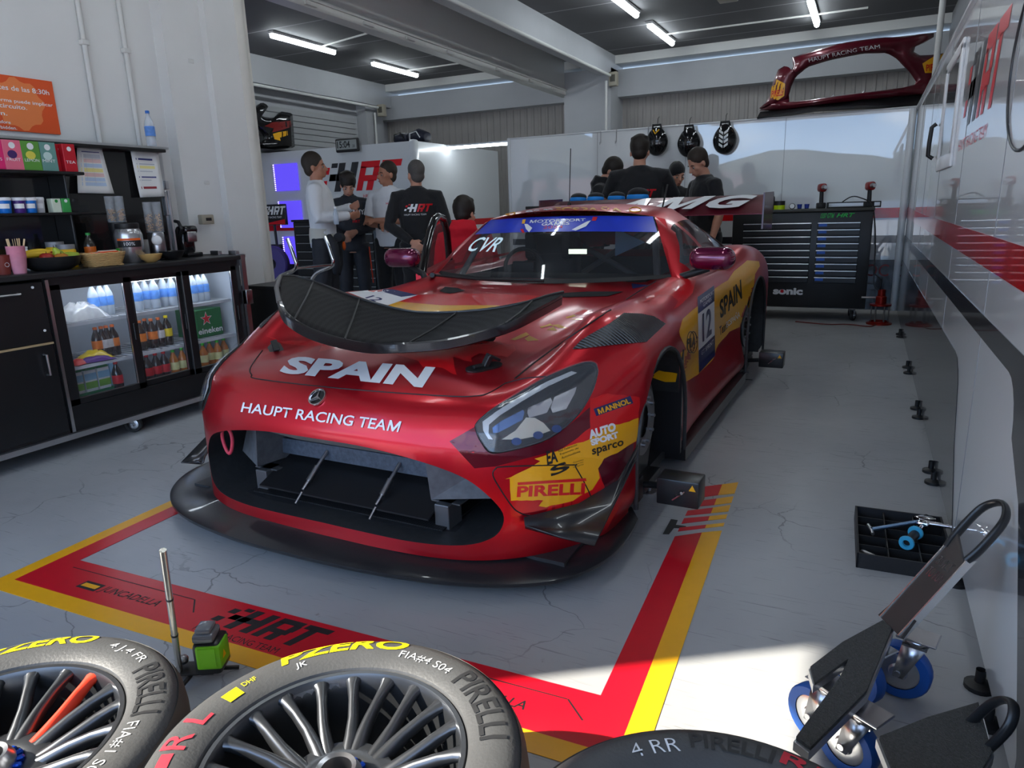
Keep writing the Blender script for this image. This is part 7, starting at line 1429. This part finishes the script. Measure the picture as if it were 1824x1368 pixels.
for i, xx in enumerate((-3.05, -2.85, -2.45)): tag(MB().tube([(xx, 8.735, 2.18), (xx, 8.735, 2.02), (xx, 8.70, 2.0), (xx, 8.695, 2.03)], .005, 6).build('wall_hook', M_STEEL, None, 40), 'empty wire hook over the edge of the back panel, %s from the left' % od[i], 'hook', 'hooks on the back panel')
# blue and black covers in a row above the car roof (on a trolley behind the car)
t = thing('trolley_table', 'low black trolley behind the car carrying the blue covers', 'trolley', (-2.25, 6.5, 0)); MB().rbox((-.75, -.12, 1.245), (.5, .12, 1.275), .006).build('top', M_SATIN, t, 30)
for sx in (-.7, .45):
    for sy in (-.1, .1): MB().tube([(sx, sy, 0), (sx, sy, 1.25)], .014, 8).build('leg', M_BLACK, t, 40)
for i, px in enumerate((1030, 1061, 1098, 1136)):
    p = ony(px, 357, 6.48); c = thing('duct_cover', 'blue and black padded cover above the car roof, %s of the four from the left' % od[i], 'cover', (p.x, 6.48, 1.275), 0); k = 1.25 if i == 3 else 1
    mb = MB(); mb.ball((0, 0, .045), (.085 * k, .08, .05 * k), 18, 10); remeshed(mb, 'pad', M_SK, c, .009, 3, .004); mb = MB(); mb.ball((0, .01, .065 * k), (.08 * k, .08, .045 * k), 18, 10); remeshed(mb, 'top_cover', CLOTH_B, c, .009, 3, .004)

# ================================================================== foreground: wheels, laser level, tool tray, car skates, bag
TYRE = mat('slick tyre rubber', (.062, .062, .062), .5, noise=.15, nscale=18, bump=.1, bscale=160); TREAD = mat('scuffed tread', (.06, .05, .044), .75, noise=.3, nscale=20); RIM = mat('gunmetal rim', (.10, .105, .115), .3, .85, noise=.12, nscale=14); EMB = mat('embossed rubber', (.018, .018, .019), .5); CHALK = mat('white paint pen', (.75, .75, .75), .7); TYEL = mat('tyre yellow', srgb(238, 220, 10), .5); TRED = mat('tyre red crayon', srgb(205, 45, 60), .6)
ZT = .322
def make_wheel(label, c, rot):
    t = thing('racing_wheel', label, 'wheel', (c[0], c[1], 0), rot)
    ty = MB().lathe([(.238, .296), (.243, .308), (.258, .317), (.285, .3215), (.31, .320), (.330, .312), (.3365, .303), (.338, .306)], None, 96).build('tyre_sidewall', TYRE, t, 35)
    MB().lathe([(.338, .306), (.348, .285), (.352, .25), (.352, .07), (.346, .03), (.325, .008), (.30, .0), (.26, .0), (.24, .02)], None, 96).build('tyre_tread', TREAD, t, 40)
    MB().lathe([(.241, .298), (.237, .305), (.229, .304), (.224, .293), (.222, .26), (.215, .20), (.212, .10), (.22, .03), (.238, .02)], None, 72).build('rim_barrel', RIM, t, 40)
    MB().lathe([(.046, .235), (.062, .247), (.085, .247), (.102, .244), (.10, .215), (.05, .20)], None, 40).build('rim_centre', RIM, t, 40)
    for i in range(10):
        a = 2 * PI * i / 10; R = Matrix.Rotation(a, 4, 'Z')
        for s in (1, -1):
            mb = MB(); etube(mb, [R @ Vector((r, y * s, z)) for r, y, z in ((.075, .006, .228), (.11, .010, .242), (.145, .016, .257), (.185, .027, .274), (.212, .035, .285), (.227, .038, .290))], [(.017, .018), (.0145, .018), (.0115, .017), (.0105, .015), (.013, .012), (.020, .010)], R.to_3x3() @ Vector((0, 1, 0)), 10); mb.build('spoke', RIM, t, 60)
    MB().lathe([(.028, .19), (.028, .275), (.036, .278), (.046, .26), (.046, .235)], None, 32).build('centre_bore', M_STEEL, t, 40); mb = MB()
    for i in range(16): R = Matrix.Rotation(2 * PI * i / 16, 4, 'Z'); mb.rbox((.040, -.006, .222), (.058, .006, .252), .003, 1, R)
    mb.lathe([(.038, .22), (.054, .22), (.054, .236), (.038, .238)], None, 32); mb.build('drive_ring', M_BLUE, t, 30)
    return t
def arc_text(s, t, r, h, a0, a1, m, name='lettering', inv=False, **k):
    """lettering along the sidewall from angle a0 to a1 (degrees, world); letter tops point outwards (inv: inwards)"""
    rot = t.rotation_euler.z; span = math.radians(a1 - a0); me = text_mesh(s, 1, 1, **k); bm = bmesh.new(); bm.from_mesh(me); bpy.data.meshes.remove(me); bmesh.ops.triangulate(bm, faces=bm.faces[:])
    sx = abs(span) * r; 
    for v in bm.verts: v.co.x *= sx; v.co.y *= h
    subdiv(bm, .03)
    for v in bm.verts:
        a = math.radians(a0) + span * v.co.x / sx - rot; rr = r + (v.co.y if not inv else -v.co.y); z = interp([.243, .258, .285, .31, .330, .338], [.308, .317, .3215, .320, .312, .305], rr); v.co = Vector((rr * math.cos(a), rr * math.sin(a), z + .0012))
    return finish(bm, name, m, t)
wm = make_wheel('racing wheel lying flat in the middle foreground, PZERO lettering at the top', (-.785, .805), .05)
arc_text('PZERO', wm, .288, .042, 152, 99, TYEL, bold=.03, shear=.15); arc_text('JK', wm, .262, .018, 147, 142, CHALK); arc_text('FIA#4 S04', wm, .268, .022, 100, 73, CHALK, bold=-.01); arc_text('PIRELLI', wm, .262, .05, 68, 28, EMB, bold=.02); arc_text('DHF', wm, .283, .014, 169, 163, TYEL); arc_text('I', wm, .268, .028, 178, 171, TYEL, bold=.12); arc_text('R L', wm, .272, .045, 206, 186, TRED, bold=.01); arc_text('I', wm, .285, .022, 222, 208, TRED, bold=.1)
MB().lathe([(.2225, .262), (.2235, .29)], None, 14, math.radians(128) - .05, math.radians(152) - .05).build('foil_tape', mat('foil tape', (.7, .7, .72), .3, .9, bump=.5, bscale=40), wm, 0)
wl = make_wheel('racing wheel lying flat at the left edge of the foreground, one red spoke', (-1.415, .55), .22)
arc_text('PZERO', wl, .288, .042, 152, 108, TYEL, bold=.03, shear=.15); arc_text('4 J.4 FR', wl, .278, .026, 98, 74, CHALK, bold=-.01); arc_text('PIRELLI', wl, .262, .05, 70, 36, EMB, bold=.02); arc_text('FIA#1 S04', wl, .262, .026, 32, 2, CHALK, bold=-.01); arc_text('P', wl, .288, .042, -18, -28, TYEL, bold=.05)
sp = [o for o in wl.children if o.name.startswith('spoke')]; best = sorted(sp, key=lambda o: -(lambda c: c.y * 1 - abs(c.x) * 2)(Matrix.Rotation(.22, 3, 'Z') @ (sum((v.co for v in o.data.vertices), Vector()) / len(o.data.vertices))))
o = best[0]; o.data = o.data.copy(); o.data.materials.clear(); o.data.materials.append(mat('red spoke paint', srgb(225, 60, 35), .4)); o['label'] = 'red painted spoke'
wr = make_wheel('racing wheel lying flat at the bottom edge right of the middle one, red RR marks', (-.10, .81), .1)
arc_text('PIRELLI', wr, .275, .036, 112, 84, EMB, bold=.02); arc_text('4 RR', wr, .268, .03, 134, 116, CHALK, bold=-.01); arc_text('RR', wr, .285, .034, 82, 62, TRED, bold=.02); arc_text('I', wr, .29, .02, 60, 40, TRED, bold=.1)
MB().prism([(.335 * math.cos(a) if 0 else r * math.cos(math.radians(a)), r * math.sin(math.radians(a))) for r, a in ((.285, 42), (.325, 40), (.30, 31))], ZT - .004, ZT + .0015, Matrix.Rotation(-.1, 4, 'Z')).build('arrow_mark', TRED, wr, 0)
# green laser level on a small tripod with a pole
lp = onz(352, 1208); t = thing('laser_level', 'green laser level on a low black bracket with a tall silver pole, between the wheels', 'laser level', (lp.x, lp.y, 0), .5); GRN = mat('laser green', srgb(115, 190, 25), .45)
MB().rbox((.01, -.035, .03), (.085, .045, .125), .012, 2).build('body', M_SATIN, t, 30); MB().rbox((.02, -.038, .05), (.088, .03, .12), .006).box((.03, -.04, .06), (.075, -.037, .115)).build('green_shell', GRN, t, 30); MB().rbox((.012, -.03, .125), (.07, .035, .15), .008).rbox((.02, -.022, .15), (.062, .026, .165), .004).build('lens_head', mat('grey lens head', (.16, .165, .17), .2, coat=.5), t, 30)
F = frame((.0885, -.012, .085), (0, 1, 0), (0, 0, 1)); MB().flat([(-.012, -.01), (.012, -.01), (0, .013)], F).build('warning_sticker', M_YEL, t, 0)
pole_top = (CAM + ray(290, 980).normalized() * 1)  # direction to the pole tip
Rz = Matrix.Rotation(-.5, 4, 'Z'); tip = onz(290, 980, .47) - Vector((lp.x, lp.y, 0)); tip = Rz @ tip; base = Rz @ (onz(320, 1195, .04) - Vector((lp.x, lp.y, 0)))
MB().tube([base, tip], .0085, 12).build('pole', mat('pole silver', (.62, .6, .55), .25, .9), t, 40); dv = (tip - base)
for k in (.32, .62): MB().tube([base + dv * k, base + dv * (k + .012)], .0095, 12).build('pole_ring', M_SATIN, t, 40)
MB().rbox((-.06, -.03, .028), (.06, .03, .036), .004).rbox((-.07, -.012, .0), (-.055, .012, .03), .004).build('bracket', M_BLACK, t, 30)
for a in (.3, 2.4, 4.4): MB().tube([(0, 0, .03), (.11 * math.cos(a), .11 * math.sin(a), .006)], .006, 8).build('leg', M_SATIN, t, 40)
MB().ball((-.035, .01, .055), .014, 10, 8).tube([(-.035, .01, .055), (-.055, -.045, .045)], .006, 8).build('clamp_knob', M_STEEL, t, 60)
# tool tray with tools
cn = [onz(1523, 1000), onz(1683, 1026), onz(1680, 938), onz(1538, 914)]; c = Vector((.205, 2.735, 0)); tr_a = .03
t = thing('compartment_tray', 'black plastic compartment tray on the floor against the right wall panel', 'tray', tuple(c), tr_a)
mb = MB().rbox((-.15, -.215, 0), (.15, .215, .006), .003, 1)
for q in (((-.15, -.215), (.15, -.208)), ((-.15, .208), (.15, .215)), ((-.15, -.215), (-.143, .215)), ((.143, -.215), (.15, .215))): mb.box((q[0][0], q[0][1], 0), (q[1][0], q[1][1], .055))
mb.build('tray', mat('black tray plastic', (.016, .016, .018), .5), t, 0)
for x_ in (-.05, .05): MB().box((x_ - .002, -.21, .006), (x_ + .002, .21, .046)).build('divider', M_BLACK, t, 0)
for y_ in (-.12, -.04, .05, .13): MB().box((-.145, y_ - .002, .006), (.145, y_ + .002, .046)).build('divider', M_BLACK, t, 0)
TB = Matrix.Translation(c) @ Matrix.Rotation(tr_a, 4, 'Z')
def laid(nm, label, cat, a, b, z=.055): 
    A, B = TB @ Vector((*a, z)), TB @ Vector((*b, z)); t = thing(nm, label, cat, tuple((A + B) / 2), math.atan2(B.y - A.y, B.x - A.x)); return t, (B - A).length
t, L = laid('torque_wrench', 'chrome wrench with a bluish shaft lying across the compartment tray', 'wrench', (-.10, -.02), (.07, .12)); MB().tube([(-L / 2, 0, .01), (L / 2, 0, .01)], .008, 10).build('shaft', mat('bluish chrome', srgb(150, 180, 215), .15, .9), t, 40); MB().rbox((L / 2 - .01, -.025, 0), (L / 2 + .05, .025, .024), .006).build('head', M_CHROME, t, 30); MB().tube([(-L / 2 - .02, -.03, .008), (-L / 2, 0, .008), (-L / 2 + .02, .04, .008)], .006, 8).build('hook', M_STEEL, t, 40)
t, L = laid('ratchet', 'ratchet with black and light blue grip lying in the compartment tray', 'ratchet', (.0, -.13), (.075, .08)); MB().tube([(-L / 2 + .03, 0, .014), (-L / 2 + .12, 0, .014)], .016, 14).build('grip', M_BLACK, t, 40)
for k in (.0, .105): MB().lathe([(.012, -.006), (.024, -.006), (.026, 0), (.024, .006), (.012, .006)], Matrix.Translation((-L / 2 + .02 + k, 0, .018)) @ Matrix.Rotation(PI / 2, 4, 'Y'), 20).build('blue_collar', mat('light blue plastic', srgb(60, 165, 205), .4), t, 40)
MB().tube([(-L / 2 + .12, 0, .014), (L / 2, 0, .014)], .007, 10).rbox((L / 2 - .02, -.02, 0), (L / 2 + .03, .02, .03), .008).tube([(L / 2 + .01, -.015, .02), (L / 2 + .03, -.085, .02)], [.011, .007], 10).build('shaft', M_CHROME, t, 40)
t, L = laid('spanner', 'grey spanner in the left compartments of the tray', 'spanner', (-.13, -.13), (-.07, -.19), .008); MB().tube([(-L / 2, 0, .012), (0, .0, .02), (L / 2, 0, .012)], [.012, .008, .014], 8).build('handle', M_STEEL, t, 60)
# car skates with carpet V-cradles on blue castors
CARPET = mat('grey carpet', (.075, .072, .065), .95, noise=.5, nscale=150, bump=.8, bscale=300); BW = mat('blue castor tyre', srgb(30, 85, 165), .5)
def skate(label, world_pts, hand, z, castors_, text_q):
    """deck outline in world xy at height z, handle from base to tip"""
    o0 = Vector((world_pts[0][0], world_pts[0][1], 0)); t = thing('car_skate', label, 'skate', tuple(o0)); P = [(p[0] - o0.x, p[1] - o0.y) for p in world_pts]
    cx = sum(p[0] for p in P) / len(P); cy = sum(p[1] for p in P) / len(P); I = [(cx + (x - cx) * .95, cy + (y - cy) * .97) for x, y in P]
    MB().prism(P, z - .02, z, None).build('deck', M_ALU, t, 0); MB().prism(I, z, z + .008).build('carpet', CARPET, t, 0)
    b0, b1 = Vector(hand[0]) - o0, Vector(hand[1]) - o0; d = (b1 - b0).normalized(); lat = d.cross(Vector(hand[2])).normalized(); n = lat.cross(d).normalized(); L = (b1 - b0).length
    F = Matrix(((lat.x, d.x, n.x, b0.x), (lat.y, d.y, n.y, b0.y), (lat.z, d.z, n.z, b0.z), (0, 0, 0, 1))); w = hand[3]
    lo_ = [(-w * 1.3, 0), (w * 1.3, 0), (w, .08), (w, L - .16), (w * 1.25, L - .10), (w * 1.1, L - .02), (w * .6, L), (-w * .6, L), (-w * 1.1, L - .02), (-w * 1.25, L - .10), (-w, L - .16), (-w, .08)]
    hm = mat('burnished steel handle', (.085, .075, .07), .4, .6, noise=.2, nscale=10)
    MB().prism(lo_[:4] + lo_[9:], 0, .008, F).build('handle', hm, t, 0)
    lp_ = [F @ Vector((x, y, .004)) for x, y in catmull([(w * .95, L - .15), (w * 1.1, L - .10), (w * .95, L - .02), (0, L + .012), (-w * .95, L - .02), (-w * 1.1, L - .10), (-w * .95, L - .15)], 6)]
    mb = MB(); etube(mb, lp_, [(.012, .007)] * len(lp_), n, 10); mb.build('grip_loop', M_SATIN, t, 60)
    for s in (1, -1): MB().prism([(s * w, .0), (s * w + s * .004, .0), (s * w + s * .004, L - .14), (s * w, L - .14)], -.010, .010, F).build('edge_flange', mat('bare bright edge', (.7, .69, .66), .25, .9), t, 0)
    for i, ln in enumerate(('BUILT', 'TO RUN')): merge = lettering(ln, F @ Matrix.Translation((-w * .7, L - .20 - .035 * i, .0085)), M_CHROME, w=w * 1.4, h=.026, parent=t, name='cut_lettering')
    for (x, y, rz, r) in castors_: castor(t, (x - o0.x, y - o0.y, 0), rz, r, .04, BW)
    return t
q = [onz(1575, 1110, .2), onz(1500, 1150, .2), onz(1440, 1195, .2), onz(1448, 1225, .2), onz(1512, 1180, .2), onz(1495, 1215, .2), onz(1413, 1325, .2), onz(1440, 1345, .2), onz(1545, 1240, .2), onz(1592, 1125, .2)]
tipw = onx(1782, 905, .345); bw = onz(1588, 1118, .205)
skate('car skate with V-notched carpet deck, steel handle leaning towards the right wall', [(v.x, v.y) for v in q], (bw, tipw, (-.5, -.2, .8), .042), .205, ((onz(1622, 1245).x, onz(1622, 1245).y, 2.9, .075), (onz(1560, 1262).x - .02, onz(1560, 1262).y, 2.5, .07), (onz(1470, 1330).x, onz(1470, 1330).y, 2.5, .07)), None)
q2 = [onz(1560, 1320, .2), onz(1650, 1285, .2), onz(1745, 1258, .2), onz(1770, 1350, .2), onz(1730, 1420, .2), onz(1600, 1420, .2)]
skate('car skate with grey carpet deck at the bottom right corner', [(v.x, v.y) for v in q2], (onz(1748, 1310, .205), onx(1800, 1262, .325), (-.4, -.3, .8), .03), .205, ((onz(1530, 1385).x, onz(1530, 1385).y, 2.6, .07), (onz(1700, 1440).x, onz(1700, 1440).y, 2.6, .07)), None)
# bag in the bottom left corner
p = onz(10, 1452, .36); t = thing('team_bag', 'white and red lettered fabric bag on the left wheel, cut by the bottom left corner', 'bag', tuple(p), .1); mb = MB(); mb.rbox((-.17, -.18, -.02), (.16, .02, .06), .03, 3); remeshed(mb, 'bag', mat('white grey fabric', (.45, .43, .45), .8, noise=.1), t, .008, 4, .004)
MB().rbox((.06, -.17, .05), (.165, .022, .064), .006).build('red_side', mat('red fabric', srgb(195, 40, 45), .8), t, 30); lettering('HRT', frame((-.15, -.05, .064), (1, 0, 0), (0, 1, 0)), mat('charcoal print', (.03, .03, .035), .7), w=.12, h=.06, parent=t, bold=.03, shear=.3)
